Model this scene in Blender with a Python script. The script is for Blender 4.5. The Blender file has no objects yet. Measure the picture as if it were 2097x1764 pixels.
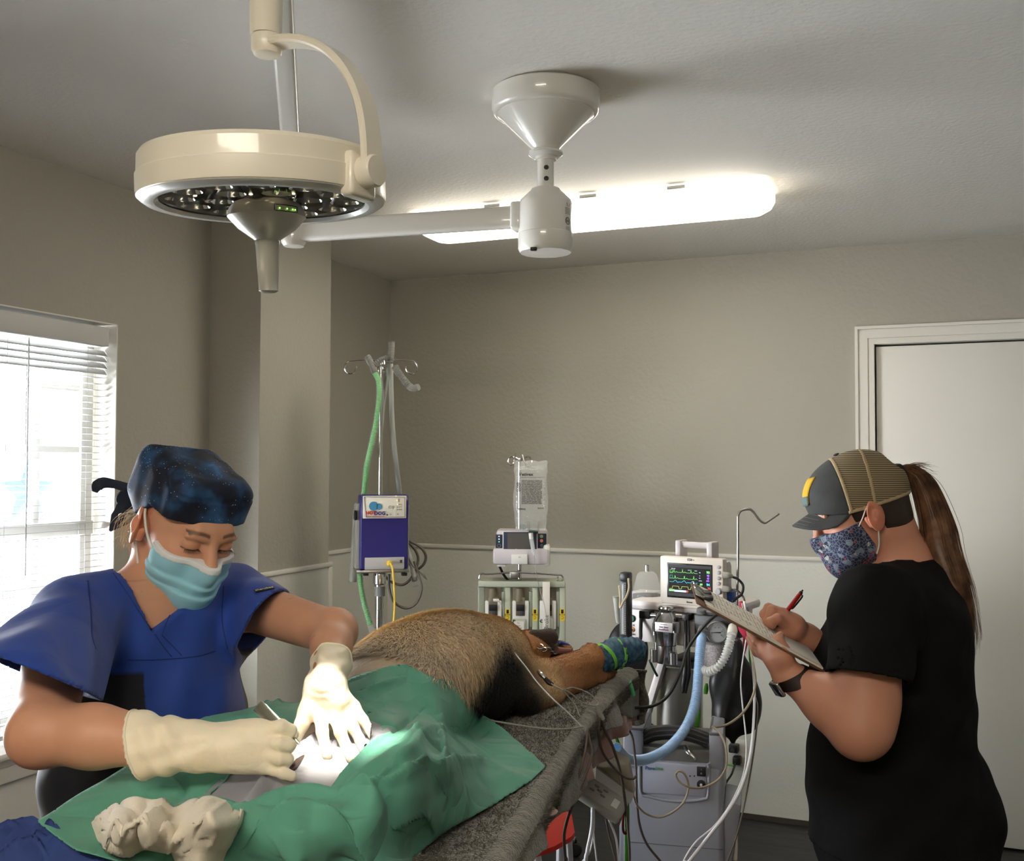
import bpy, bmesh, math, random
import numpy as np
from mathutils import Matrix, Vector, noise as mnoise
random.seed(7); np.random.seed(7)
PI = math.pi
# ---------------------------------------------------------------- camera, light, exposure
F = 2119.9; YAW = math.radians(22.16); PT = math.radians(1.986); RL = math.radians(.152); CZ = 1.49
_fw = np.array([0, math.cos(PT), math.sin(PT)]); _r0 = np.array([1., 0, 0]); _u0 = np.cross(_r0, _fw)
_rt = math.cos(RL)*_r0 + math.sin(RL)*_u0; _up = -math.sin(RL)*_r0 + math.cos(RL)*_u0
_c, _s = math.cos(YAW), math.sin(YAW)
RW = np.array([[_c, -_s, 0], [_s, _c, 0], [0, 0, 1.]])          # working frame (x right, y forward, z up) -> room frame
def W(v): return RW @ np.asarray(v, float)
def P(px, py, d):
    r = (px-1048.5)*_rt - (py-882)*_up + F*_fw
    return r*(d/r[1]) + np.array([0, 0, CZ])
def Pz(px, py, z):
    r = (px-1048.5)*_rt - (py-882)*_up + F*_fw
    return r*((z-CZ)/r[2]) + np.array([0, 0, CZ])
SC = bpy.context.scene
cam = bpy.data.cameras.new('camera'); co = bpy.data.objects.new('camera', cam); SC.collection.objects.link(co); SC.camera = co
cam.sensor_fit = 'HORIZONTAL'; cam.sensor_width = 36; cam.lens = 36*F/2097; cam.clip_start = .05; cam.clip_end = 200
_m = Matrix.Identity(4)
for i in range(3):
    _m[i][0] = W(_rt)[i]; _m[i][1] = W(_up)[i]; _m[i][2] = -W(_fw)[i]
_m.translation = Vector((0, 0, CZ)); co.matrix_world = _m
SC.view_settings.view_transform = 'Standard'; SC.view_settings.look = 'None'; SC.view_settings.gamma = 1
SC.view_settings.use_curve_mapping = False; SC.view_settings.exposure = 0.35
SC.cycles.max_bounces = 8; SC.cycles.transparent_max_bounces = 16; SC.cycles.caustics_reflective = False; SC.cycles.caustics_refractive = False
SC.cycles.sample_clamp_indirect = 6
wd = bpy.data.worlds.new('world'); SC.world = wd; wd.use_nodes = True
_nt = wd.node_tree; _bg = _nt.nodes['Background']
_sky = _nt.nodes.new('ShaderNodeTexSky'); _sky.sky_type = 'HOSEK_WILKIE'; _sky.turbidity = 4; _sky.ground_albedo = .6; _sky.sun_direction = (-.6, -.7, .5)
_mx = _nt.nodes.new('ShaderNodeMix'); _mx.data_type = 'RGBA'; _mx.inputs[0].default_value = .25
_mx.inputs[6].default_value = (.86, .93, 1, 1); _nt.links.new(_sky.outputs[0], _mx.inputs[7])
_nt.links.new(_mx.outputs[2], _bg.inputs[0]); _bg.inputs[1].default_value = 5.0
def lamp(kind, name, loc, energy, color, target=None, **kw):
    l = bpy.data.lights.new(name, kind); l.energy = energy; l.color = color
    for k, v in kw.items(): setattr(l, k, v)
    o = bpy.data.objects.new(name, l); SC.collection.objects.link(o); o.location = Vector(loc)
    if target is not None:
        d = Vector(target)-Vector(loc); o.rotation_euler = d.to_track_quat('-Z', 'Y').to_euler()
    return o
lamp('SUN', 'sun', (-6, -3, 5), 9.0, (1, .96, .9), (-6+.07, -3+1.0, 5-.10), angle=.009)
# daylight standing outside the window, facing in and slightly up (bright ground and sky beyond the glass)
lamp('AREA', 'daylight', (-3.15, 1.80, .85), 470, (.93, .96, 1), (-1.2, 2.25, 1.70), shape='RECTANGLE', size=2.2, size_y=1.5)
# light of the ceiling fixture (fills its diffuser)
FIX = (-1.115, 3.415)
LAMP_C = np.array([-.348, 1.45, 0])
LAMP_T = np.array([-.235, 1.50, 1.07])
for _k in range(4):
    _a = PI/4 + _k*PI/2
    lamp('SPOT', 'surgical_led_beam', W(LAMP_C+[.13*math.cos(_a), .13*math.sin(_a), 1.825]), 27, (1, .93, .78), W(LAMP_T),
         spot_size=math.radians(17), spot_blend=1.0, shadow_soft_size=.018)
# ---------------------------------------------------------------- materials
MATS = {}
def mat(name, col, rough=.5, metal=0, spec=.5, bump=0, bscale=60, var=0, vscale=8, col2=None, trans=0, ior=1.45, alpha=1,
        emit=None, estr=0, sheen=0, coat=0, sss=0, bdist=.002, detail=3):
    if name in MATS: return MATS[name]
    m = bpy.data.materials.new(name); m.use_nodes = True; nt = m.node_tree; b = nt.nodes['Principled BSDF']
    I = b.inputs
    I['Base Color'].default_value = (*col, 1); I['Roughness'].default_value = rough; I['Metallic'].default_value = metal
    I['Specular IOR Level'].default_value = spec; I['IOR'].default_value = ior; I['Transmission Weight'].default_value = trans
    I['Alpha'].default_value = alpha; I['Coat Weight'].default_value = coat
    if sheen: I['Sheen Weight'].default_value = sheen; I['Sheen Roughness'].default_value = .5
    if sss:
        I['Subsurface Weight'].default_value = sss; I['Subsurface Radius'].default_value = (.012, .005, .003); I['Subsurface Scale'].default_value = 1
    if emit is not None: I['Emission Color'].default_value = (*emit, 1); I['Emission Strength'].default_value = estr
    tc = nt.nodes.new('ShaderNodeTexCoord')
    if var or col2:
        n = nt.nodes.new('ShaderNodeTexNoise'); n.inputs['Scale'].default_value = vscale; n.inputs['Detail'].default_value = detail
        nt.links.new(tc.outputs['Object'], n.inputs['Vector'])
        r = nt.nodes.new('ShaderNodeValToRGB'); c2 = col2 or tuple(c*(1-var) for c in col)
        r.color_ramp.elements[0].position = .35; r.color_ramp.elements[1].position = .65
        r.color_ramp.elements[0].color = (*c2, 1); r.color_ramp.elements[1].color = (*col, 1)
        nt.links.new(n.outputs['Fac'], r.inputs['Fac']); nt.links.new(r.outputs['Color'], I['Base Color'])
    if bump:
        n2 = nt.nodes.new('ShaderNodeTexNoise'); n2.inputs['Scale'].default_value = bscale; n2.inputs['Detail'].default_value = 2
        nt.links.new(tc.outputs['Object'], n2.inputs['Vector'])
        bp = nt.nodes.new('ShaderNodeBump'); bp.inputs['Strength'].default_value = bump; bp.inputs['Distance'].default_value = bdist
        nt.links.new(n2.outputs['Fac'], bp.inputs['Height']); nt.links.new(bp.outputs['Normal'], I['Normal'])
    MATS[name] = m; return m
def srgb(r, g, b):
    f = lambda c: (c/255/12.92) if c <= 10 else ((c/255+.055)/1.055)**2.4
    return (f(r), f(g), f(b))
def crinkle(m, scale, dist, strength=.7, second=2.3):
    nt = m.node_tree; b = nt.nodes['Principled BSDF']; tc = [x for x in nt.nodes if x.type == 'TEX_COORD'][0]; old = b.inputs['Normal'].links[0].from_socket if b.inputs['Normal'].links else None
    ns = nt.nodes.new('ShaderNodeTexNoise'); ns.inputs['Scale'].default_value = scale*.6; mxv = nt.nodes.new('ShaderNodeMix'); mxv.data_type = 'RGBA'; mxv.blend_type = 'LINEAR_LIGHT'; mxv.inputs[0].default_value = .06
    nt.links.new(tc.outputs['Object'], mxv.inputs[6]); nt.links.new(tc.outputs['Object'], ns.inputs['Vector']); nt.links.new(ns.outputs['Color'], mxv.inputs[7])
    for k, sc in enumerate((scale, scale*second)):
        v = nt.nodes.new('ShaderNodeTexVoronoi'); v.feature = 'DISTANCE_TO_EDGE'; v.inputs['Scale'].default_value = sc; nt.links.new(mxv.outputs[2], v.inputs['Vector'])
        r = nt.nodes.new('ShaderNodeMapRange'); r.interpolation_type = 'SMOOTHSTEP'; r.inputs['From Max'].default_value = .32; nt.links.new(v.outputs['Distance'], r.inputs['Value'])
        bp = nt.nodes.new('ShaderNodeBump'); bp.inputs['Strength'].default_value = strength*(1 if k == 0 else .5); bp.inputs['Distance'].default_value = dist*(1 if k == 0 else .4); bp.invert = k == 0
        nt.links.new(r.outputs[0], bp.inputs['Height'])
        if old is not None: nt.links.new(old, bp.inputs['Normal'])
        old = bp.outputs['Normal']
    nt.links.new(old, b.inputs['Normal'])
M_ = {}
chrome = mat('chrome', (.62, .62, .60), .14, 1)
steel = mat('brushed_steel', (.5, .5, .48), .32, 1)
black = mat('black_plastic', (.012, .012, .013), .42)
blackrub = mat('black_rubber', (.01, .01, .01), .6)
whitep = mat('white_plastic', (.72, .71, .67), .35, var=.03)
offwhite = mat('offwhite_plastic', (.60, .585, .53), .4)
# ---------------------------------------------------------------- mesh builder
def rotm(rx=0, ry=0, rz=0):
    return np.array((Matrix.Rotation(rz, 3, 'Z') @ Matrix.Rotation(ry, 3, 'Y') @ Matrix.Rotation(rx, 3, 'X')))
def catmull(pts, n=8):
    pts = [np.asarray(p, float) for p in pts]
    if len(pts) < 3: return np.array([pts[0]+(pts[1]-pts[0])*i/n for i in range(n+1)])
    P_ = [2*pts[0]-pts[1]] + pts + [2*pts[-1]-pts[-2]]; out = []
    for i in range(1, len(P_)-2):
        a, b, c, d = P_[i-1:i+3]
        for k in range(n):
            t = k/n; out.append(.5*((2*b)+(c-a)*t+(2*a-5*b+4*c-d)*t*t+(3*b-a-3*c+d)*t**3))
    out.append(pts[-1]); return np.array(out)
def unit(v): v = np.asarray(v, float); return v/(np.linalg.norm(v)+1e-12)
class MB:
    def __init__(s): s.v = []; s.f = []; s.mi = []; s.cur = 0; s.n = 0; s.T = None
    def add(s, vs, fs):
        vs = np.asarray(vs, float)
        if s.T is not None: vs = vs @ s.T[0].T + s.T[1]
        s.v.append(vs); s.f += [tuple(int(i)+s.n for i in f) for f in fs]; s.mi += [s.cur]*len(fs); s.n += len(vs); return s
    def box(s, c, size, rot=None, bev=0, seg=2):
        bm = bmesh.new(); bmesh.ops.create_cube(bm, size=1)
        for v in bm.verts: v.co = Vector((v.co[0]*size[0], v.co[1]*size[1], v.co[2]*size[2]))
        if bev: bmesh.ops.bevel(bm, geom=list(bm.edges), offset=min(bev, min(size)*.49), segments=seg, profile=.5, affect='EDGES')
        bm.verts.index_update(); vs = np.array([v.co[:] for v in bm.verts]); fs = [[v.index for v in f.verts] for f in bm.faces]; bm.free()
        if rot is not None: vs = vs @ np.asarray(rot).T
        return s.add(vs+np.asarray(c, float), fs)
    def bx(s, x0, x1, y0, y1, z0, z1, bev=0): return s.box(((x0+x1)/2, (y0+y1)/2, (z0+z1)/2), (abs(x1-x0), abs(y1-y0), abs(z1-z0)), None, bev)
    def tube(s, pts, r, n=12, smooth=0, caps=True, flat=None):
        pts = catmull(pts, smooth) if smooth else np.array([np.asarray(p, float) for p in pts])
        m = len(pts); r = np.asarray(r, float)
        R = np.full(m, float(r)) if r.ndim == 0 else np.interp(np.linspace(0, 1, m), np.linspace(0, 1, len(r)), r)
        T = np.gradient(pts, axis=0); T /= (np.linalg.norm(T, axis=1)[:, None]+1e-12)
        u = np.cross(T[0], [0, 0, 1.]); u = np.cross(T[0], [1., 0, 0]) if np.linalg.norm(u) < .1 else u
        if flat is not None: u = np.asarray(flat[0], float)
        u = unit(u-T[0]*(u@T[0])); vs = []
        an = np.arange(n)*2*PI/n; fl = flat[1] if flat is not None else 1.0
        for i in range(m):
            u = unit(u-T[i]*(u@T[i])); w = np.cross(T[i], u)
            vs.append(pts[i]+R[i]*(np.cos(an)[:, None]*u+np.sin(an)[:, None]*w*fl))
        vs = np.concatenate(vs); fs = []
        for i in range(m-1):
            for k in range(n):
                a = i*n+k; b = i*n+(k+1) % n; fs.append((a, b, b+n, a+n))
        if caps: fs.append(tuple(range(n))[::-1]); fs.append(tuple(range((m-1)*n, m*n)))
        return s.add(vs, fs)
    def cyl(s, a, b, r, r2=None, n=24):
        return s.tube([a, b], [r, r if r2 is None else r2], n)
    def lathe(s, prof, c=(0, 0, 0), axis=(0, 0, 1), n=32):
        ax = unit(axis); u = np.cross(ax, [0, 1., 0]); u = np.cross(ax, [1., 0, 0]) if np.linalg.norm(u) < .1 else u
        u = unit(u); w = np.cross(ax, u); an = np.arange(n)*2*PI/n; c = np.asarray(c, float); vs = []
        for r, z in prof: vs.append(c+ax*z+max(r, 1e-5)*(np.cos(an)[:, None]*u+np.sin(an)[:, None]*w))
        m = len(prof); fs = []
        for i in range(m-1):
            for k in range(n):
                a = i*n+k; b = i*n+(k+1) % n; fs.append((a, b, b+n, a+n))
        return s.add(np.concatenate(vs), fs)
    def prism(s, poly, d0, d1, plane='xz', bev=0):
        """polygon in a plane (xz: x,z with depth along y; xy: depth along z; yz: depth along x)"""
        bm = bmesh.new()
        def pt(p, d): return {'xz': (p[0], d, p[1]), 'xy': (p[0], p[1], d), 'yz': (d, p[0], p[1])}[plane]
        v0 = [bm.verts.new(pt(p, d0)) for p in poly]; v1 = [bm.verts.new(pt(p, d1)) for p in poly]; k = len(poly)
        bm.faces.new(v0[::-1]); bm.faces.new(v1)
        for i in range(k): bm.faces.new((v0[i], v0[(i+1) % k], v1[(i+1) % k], v1[i]))
        bmesh.ops.recalc_face_normals(bm, faces=bm.faces)
        if bev: bmesh.ops.bevel(bm, geom=list(bm.edges), offset=bev, segments=2, profile=.5, affect='EDGES')
        bm.verts.index_update(); bm.verts.ensure_lookup_table()
        s.add(np.array([v.co[:] for v in bm.verts]), [[v.index for v in f.verts] for f in bm.faces]); bm.free(); return s
    def grid(s, G, flip=False):
        G = np.asarray(G, float); a, b = G.shape[:2]; fs = []
        for i in range(a-1):
            for j in range(b-1):
                q = (i*b+j, i*b+j+1, (i+1)*b+j+1, (i+1)*b+j); fs.append(q[::-1] if flip else q)
        return s.add(G.reshape(-1, 3), fs)
    def build(s, name, m, parent=None, smooth=True, room=False, absolute=False, auto=35, solid=0, sub=0, origin=None, mods=None):
        me = bpy.data.meshes.new(name); v = np.concatenate(s.v)
        root = parent
        while root is not None and root.parent is not None: root = root.parent
        loc = np.zeros(3)
        if root is not None and absolute: v = v - np.array(root['_c'])
        if root is None and not room:
            loc = v.mean(0) if origin is None else np.asarray(origin, float); loc = np.array([loc[0], loc[1], v[:, 2].min() if origin is None else loc[2]]); v = v-loc
        if root is None and room:
            loc = np.array([(v[:, i].min()+v[:, i].max())/2 for i in range(3)]); loc[2] = v[:, 2].min(); v = v-loc
        me.from_pydata(v.tolist(), [], s.f); me.update()
        for x in (m if isinstance(m, (list, tuple)) else [m]): me.materials.append(x)
        me.polygons.foreach_set('material_index', s.mi)
        bm = bmesh.new(); bm.from_mesh(me); bmesh.ops.recalc_face_normals(bm, faces=bm.faces)
        if smooth and auto < 180:
            lim = math.radians(auto)
            for e in bm.edges:
                if len(e.link_faces) == 2 and e.calc_face_angle(0) > lim: e.smooth = False
        for f in bm.faces: f.smooth = smooth
        bm.to_mesh(me); bm.free()
        o = bpy.data.objects.new(name, me); SC.collection.objects.link(o)
        if parent is not None: o.parent = parent
        elif room: o.location = loc
        else: o.location = W(loc); o.rotation_euler = (0, 0, YAW); o['_c'] = [float(x) for x in loc]
        if solid: mo = o.modifiers.new('thick', 'SOLIDIFY'); mo.thickness = solid; mo.offset = 0
        if sub: mo = o.modifiers.new('sub', 'SUBSURF'); mo.levels = sub; mo.render_levels = sub
        return o
def tag(o, label=None, cat=None, group=None, kind=None):
    if label: o['label'] = label
    if cat: o['category'] = cat
    if group: o['group'] = group
    if kind: o['kind'] = kind
    return o
def thing(name, label, cat, loc, rz=0, group=None):
    o = bpy.data.objects.new(name, None); SC.collection.objects.link(o); o.empty_display_size = .05
    o.location = W(loc); o.rotation_euler = (0, 0, YAW+rz); o['_c'] = [float(x) for x in loc]
    return tag(o, label, cat, group)
def rthing(name, label, cat, loc, rz=0, group=None):      # a thing given in the room's own frame
    o = bpy.data.objects.new(name, None); SC.collection.objects.link(o); o.location = loc; o.rotation_euler = (0, 0, rz)
    o['_c'] = [0., 0., 0.]
    return tag(o, label, cat, group)
_txt = {}
def text(s, size, c, m, parent, name='lettering', rot=(PI/2, 0, 0), depth=.0006, align='CENTER', bold=0, sx=1, absolute=False):
    cu = bpy.data.curves.new(name, 'FONT'); cu.body = s; cu.size = size; cu.extrude = depth; cu.align_x = align; cu.align_y = 'CENTER'; cu.offset = bold
    cu.resolution_u = 3
    t = bpy.data.objects.new(name, cu); SC.collection.objects.link(t)
    me = bpy.data.meshes.new_from_object(t, depsgraph=bpy.context.evaluated_depsgraph_get()); bpy.data.objects.remove(t)
    v = np.array([x.co[:] for x in me.vertices]); 
    R = rot if isinstance(rot, np.ndarray) else rotm(*rot)
    v[:, 0] *= sx; v = v @ R.T + np.asarray(c, float)
    if absolute:
        root = parent
        while root.parent is not None: root = root.parent
        v = v-np.array(root['_c'])
    for i, x in enumerate(me.vertices): x.co = v[i]
    me.materials.clear(); me.materials.append(m); me.name = name
    o = bpy.data.objects.new(name, me); SC.collection.objects.link(o); o.parent = parent
    return o
# ---------------------------------------------------------------- smooth volumes -> surface
class Field:
    def __init__(s, lo, hi, h):
        s.lo = np.asarray(lo, float); s.h = h; s.n = np.ceil((np.asarray(hi, float)-s.lo)/h).astype(int)+1
        s.D = np.full(s.n, 1.0, np.float32)
    def sub(s, lo, hi):
        a = np.clip(np.floor((np.asarray(lo)-s.lo)/s.h).astype(int), 0, s.n); b = np.clip(np.ceil((np.asarray(hi)-s.lo)/s.h).astype(int)+1, 0, s.n)
        if (b <= a).any(): return None
        ax = [(s.lo[i]+np.arange(a[i], b[i])*s.h).astype(np.float32) for i in range(3)]
        return (slice(a[0], b[0]), slice(a[1], b[1]), slice(a[2], b[2])), ax[0][:, None, None], ax[1][None, :, None], ax[2][None, None, :]
    def put(s, sl, d, k, op):
        o = s.D[sl]; d = d.astype(np.float32)
        if op == 'u':
            if k > 0:
                h = np.clip(.5+.5*(o-d)/k, 0, 1); s.D[sl] = o*(1-h)+d*h-k*h*(1-h)
            else: s.D[sl] = np.minimum(o, d)
        elif op == 's':
            if k > 0:
                h = np.clip(.5-.5*(o+d)/k, 0, 1); s.D[sl] = o*(1-h)-d*h+k*h*(1-h)
            else: s.D[sl] = np.maximum(o, -d)
    def run(s, prims, grow=0):
        for p in prims: s.prim(p, grow)
        return s
    def prim(s, p, grow=0):
        kind = p[0]; kw = p[-1] if isinstance(p[-1], dict) else {}
        k = kw.get('k', .02); op = kw.get('op', 'u')
        g = grow if op == 'u' else 0
        if kind == 'cap':
            a, b, ra, rb = np.asarray(p[1], float), np.asarray(p[2], float), p[3]+g, p[4]+g
            R = max(ra, rb)+k+3*s.h
            q = s.sub(np.minimum(a, b)-R, np.maximum(a, b)+R)
            if q is None: return
            sl, X, Y, Z = q; ba = b-a; L = ba@ba+1e-12
            X = X-a[0]; Y = Y-a[1]; Z = Z-a[2]
            t = np.clip((X*ba[0]+Y*ba[1]+Z*ba[2])/L, 0, 1)
            dx, dy, dz = X-t*ba[0], Y-t*ba[1], Z-t*ba[2]
            if 'sq' in kw:
                nv, sc = unit(kw['sq'][0]), kw['sq'][1]; dn = (dx*nv[0]+dy*nv[1]+dz*nv[2])*(sc-1); dx = dx+dn*nv[0]; dy = dy+dn*nv[1]; dz = dz+dn*nv[2]
            d = np.sqrt(dx*dx+dy*dy+dz*dz)-(ra+(rb-ra)*t)
        elif kind == 'ell':
            c, r, R_ = np.asarray(p[1], float), np.asarray(p[2], float)+g, kw.get('rot', np.eye(3))
            ext = np.abs(R_)@r+k+3*s.h
            q = s.sub(c-ext, c+ext)
            if q is None: return
            sl, X, Y, Z = q; X = X-c[0]; Y = Y-c[1]; Z = Z-c[2]
            u = [R_[0, i]*X+R_[1, i]*Y+R_[2, i]*Z for i in range(3)]
            k0 = np.sqrt(sum((u[i]/r[i])**2 for i in range(3))); k1 = np.sqrt(sum((u[i]/r[i]**2)**2 for i in range(3)))+1e-6
            d = k0*(k0-1)/k1
        elif kind == 'box':
            c, r, R_ = np.asarray(p[1], float), np.asarray(p[2], float)+g, kw.get('rot', np.eye(3)); rd = kw.get('r', .005)
            ext = np.abs(R_)@r+k+3*s.h
            q = s.sub(c-ext, c+ext)
            if q is None: return
            sl, X, Y, Z = q; X = X-c[0]; Y = Y-c[1]; Z = Z-c[2]
            u = [np.abs(R_[0, i]*X+R_[1, i]*Y+R_[2, i]*Z)-(r[i]-rd) for i in range(3)]
            d = np.sqrt(sum(np.maximum(x, 0)**2 for x in u))+np.minimum(np.maximum(u[0], np.maximum(u[1], u[2])), 0)-rd
        elif kind == 'fn':
            q = s.sub(s.lo-1, s.lo+s.n*s.h+1); sl, X, Y, Z = q
            s.D[sl] = p[1](s.D[sl], X, Y, Z).astype(np.float32); return
        s.put(sl, d, k, op)
    def plane(s, c, nrm, k=0):                       # keep the side the normal points away from
        q = s.sub(s.lo-1, s.lo+s.n*s.h+1); sl, X, Y, Z = q; nrm = unit(nrm)
        d = (X-c[0])*nrm[0]+(Y-c[1])*nrm[1]+(Z-c[2])*nrm[2]; s.D = np.maximum(s.D, d.astype(np.float32)); return s
    def mesh(s):
        D = s.D; n = s.n; ins = D < 0
        c = ins[:-1, :-1, :-1].astype(np.int8)
        cnt = np.zeros(n-1, np.int8)
        offs = [(i, j, k) for i in (0, 1) for j in (0, 1) for k in (0, 1)]
        def sl(o): return tuple(slice(o[i], n[i]-1+o[i]) for i in range(3))
        for o in offs: cnt += ins[sl(o)]
        act = (cnt > 0) & (cnt < 8); idx = np.argwhere(act); vid = np.full(n-1, -1, np.int64); vid[act] = np.arange(len(idx))
        val = {o: D[idx[:, 0]+o[0], idx[:, 1]+o[1], idx[:, 2]+o[2]] for o in offs}
        acc = np.zeros((len(idx), 3)); num = np.zeros(len(idx))
        for o in offs:
            for a in range(3):
                if o[a] == 0:
                    o2 = list(o); o2[a] = 1; o2 = tuple(o2); v0, v1 = val[o], val[o2]; m = (v0 < 0) != (v1 < 0)
                    t = np.where(m, v0/(v0-v1+1e-12), 0); pt = np.tile(np.array(o, float), (len(idx), 1)); pt[:, a] += t
                    acc += pt*m[:, None]; num += m
        V = s.lo+(idx+acc/num[:, None])*s.h; Fs = []
        for a in range(3):
            b, c_ = (a+1) % 3, (a+2) % 3
            s0 = [slice(None)]*3; s1 = [slice(None)]*3; s0[a] = slice(0, n[a]-1); s1[a] = slice(1, n[a])
            for x in (b, c_): s0[x] = slice(1, n[x]-1); s1[x] = slice(1, n[x]-1)
            A, B = ins[tuple(s0)], ins[tuple(s1)]; e = np.argwhere(A != B)
            if len(e) == 0: continue
            up = A[tuple(e.T)]; e = e.copy(); e[:, b] += 1; e[:, c_] += 1
            def g(db, dc): q = e.copy(); q[:, b] -= db; q[:, c_] -= dc; return vid[tuple(q.T)]
            f = np.stack([g(1, 1), g(0, 1), g(0, 0), g(1, 0)], 1); f[~up] = f[~up][:, ::-1]; Fs.append(f)
        Fc = np.concatenate(Fs)
        return V, Fc[(Fc >= 0).all(1)]
def volmesh(parts, name, m, parent, absolute=True, colfn=None, matfn=None, auto=180, dispfn=None):
    """join (V,F) pairs into ONE mesh object; colours by position go to the colour attribute 'col'"""
    V = np.concatenate([p[0] for p in parts]); Fa = []; n = 0
    for v, f in parts: Fa.append(f+n); n += len(v)
    Fa = np.concatenate(Fa)
    root = parent; loc = np.zeros(3)
    while root is not None and root.parent is not None: root = root.parent
    if root is not None: loc = np.array(root['_c'])
    me = bpy.data.meshes.new(name); Vl = V-loc
    me.vertices.add(len(V)); me.vertices.foreach_set('co', Vl.astype(np.float32).ravel())
    k = Fa.shape[1]
    me.loops.add(len(Fa)*k); me.loops.foreach_set('vertex_index', Fa.astype(np.int32).ravel())
    me.polygons.add(len(Fa)); me.polygons.foreach_set('loop_start', np.arange(0, len(Fa)*k, k, dtype=np.int32)); me.polygons.foreach_set('loop_total', np.full(len(Fa), k, np.int32))
    me.update(calc_edges=True); me.polygons.foreach_set('use_smooth', np.ones(len(Fa), bool))
    for x in (m if isinstance(m, (list, tuple)) else [m]): me.materials.append(x)
    if matfn is not None:
        me.polygons.foreach_set('material_index', matfn(V[Fa].mean(1)).astype(np.int32))
    if colfn is not None:
        a = me.color_attributes.new('col', 'FLOAT_COLOR', 'POINT'); c = np.ones((len(V), 4), np.float32); c[:, :3] = colfn(V); a.data.foreach_set('color', c.ravel())
    me.validate()
    o = bpy.data.objects.new(name, me); SC.collection.objects.link(o)
    if parent is not None: o.parent = parent
    else: o.rotation_euler = (0, 0, YAW); o['_c'] = [0., 0., 0.]
    return o
def colmat(name, rough=.6, bump=0, bscale=80, sss=0, sheen=0, bdist=.002):
    m = mat(name, (.5, .5, .5), rough, bump=bump, bscale=bscale, sss=sss, sheen=sheen, bdist=bdist)
    nt = m.node_tree; a = nt.nodes.new('ShaderNodeAttribute'); a.attribute_name = 'col'; nt.links.new(a.outputs['Color'], nt.nodes['Principled BSDF'].inputs['Base Color']); return m
def noise3(V, sc, seed=0, octv=3):
    """cheap smooth value noise for numpy arrays, range about -1..1"""
    out = np.zeros(len(V)); rs = np.random.RandomState(seed); amp = 1.0; tot = 0
    for o in range(octv):
        A = rs.normal(size=(6, 3)); A /= np.linalg.norm(A, axis=1)[:, None]; ph = rs.uniform(0, 6.28, 6)
        out += amp*np.sin(V@A.T*sc*(2**o)+ph+1.7*np.sin(V@A[::-1].T*sc*(2**o)*.6+ph[::-1])).mean(1)*1.8; tot += amp; amp *= .5
    return out/tot
# ---------------------------------------------------------------- the room (in its own frame: X right along the back wall, Y away)
LX, BY, HZ, RX, FY = -2.482, 4.5, 2.41, 1.9, -1.7
wallm = mat('taupe_wall_paint', (.388, .372, .316), .55, bump=.55, bscale=55, bdist=.004)
panm = mat('white_wall_panel', (.665, .665, .60), .5, bump=.35, bscale=75, bdist=.003)
ceilm = mat('ceiling_paint', (.84, .82, .775), .8, bump=.5, bscale=70, bdist=.003)
trimm = mat('white_trim_paint', (.74, .72, .66), .38)
floorm = mat('dark_wood_floor', (.035, .033, .032), .45, col2=(.012, .012, .012), vscale=5, detail=6, bump=.1, bscale=30)
_t = floorm.node_tree
for n in _t.nodes:
    if n.type == 'TEX_NOISE' and n.inputs['Scale'].default_value == 5:
        mp = _t.nodes.new('ShaderNodeMapping'); mp.inputs['Scale'].default_value = (1, 9, 1)
        tc = [x for x in _t.nodes if x.type == 'TEX_COORD'][0]; _t.links.new(tc.outputs['Object'], mp.inputs['Vector']); _t.links.new(mp.outputs['Vector'], n.inputs['Vector'])
def S(mb, name, m, **k): o = mb.build(name, m, room=True, **k); o['kind'] = 'structure'; return o
S(MB().bx(LX-.15, RX+.15, FY-.15, BY+.15, -.1, 0), 'floor', floorm)
S(MB().bx(LX-.15, RX+.15, FY-.15, BY+.15, HZ, HZ+.1), 'ceiling', ceilm)
DX0, DX1, DZ = -.222, .62, 1.996
b = MB().bx(LX-.15, DX0-.01, BY, BY+.12, 0, HZ).bx(DX1+.01, RX+.15, BY, BY+.12, 0, HZ).bx(DX0-.01, DX1+.01, BY, BY+.12, DZ+.01, HZ)
S(b, 'wall_back', wallm)
WY0, WY1, WZ0, WZ1 = 1.52, 2.652, .66, 1.953
b = MB().bx(LX-.14, LX, FY-.15, WY0, 0, HZ).bx(LX-.14, LX, WY1, BY, 0, HZ).bx(LX-.14, LX, WY0, WY1, 0, WZ0).bx(LX-.14, LX, WY0, WY1, WZ1, HZ)
S(b, 'wall_left', wallm)
S(MB().bx(LX, -2.257, 3.12, 3.59, 0, HZ), 'wall_pillar', wallm)
S(MB().bx(RX, RX+.12, FY, BY, 0, HZ), 'wall_right', wallm)
S(MB().bx(LX, RX, FY-.12, FY, 0, HZ), 'wall_front', wallm)
# white wainscot panels and the rails over them
PZ = 1.11; e = .006
n = 0
def trim(mb, m=trimm):
    global n; n += 1; return S(mb, 'trim_%d' % n, m)
trim(MB().bx(LX, -.30, BY-e, BY, .02, PZ), panm)
trim(MB().bx(LX, LX+e, 3.59, BY-e, .02, PZ), panm)
trim(MB().bx(LX, LX+e, 2.72, 3.12, .02, PZ-.012), panm)
trim(MB().bx(LX, LX+e, FY, WY0-.07, .02, PZ-.012), panm)
trim(MB().bx(LX+e, -2.257+e, 3.12-e, 3.12, .02, PZ-.012), panm)
trim(MB().bx(-2.257, -2.257+e, 3.12, 3.59+e, .02, PZ-.012), panm)
trim(MB().bx(LX+e, -2.257, 3.59, 3.59+e, .02, PZ-.012), panm)
trim(MB().bx(LX, LX+e, WY0-.07, 2.72, .02, .58), panm)
def rail(x0, x1, y0, y1, z): return trim(MB().bx(x0, x1, y0, y1, z-.012, z+.006, .004))
rail(LX, -.298, BY-.016, BY, PZ); rail(LX, LX+.016, 3.6, BY-.016, PZ)
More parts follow.
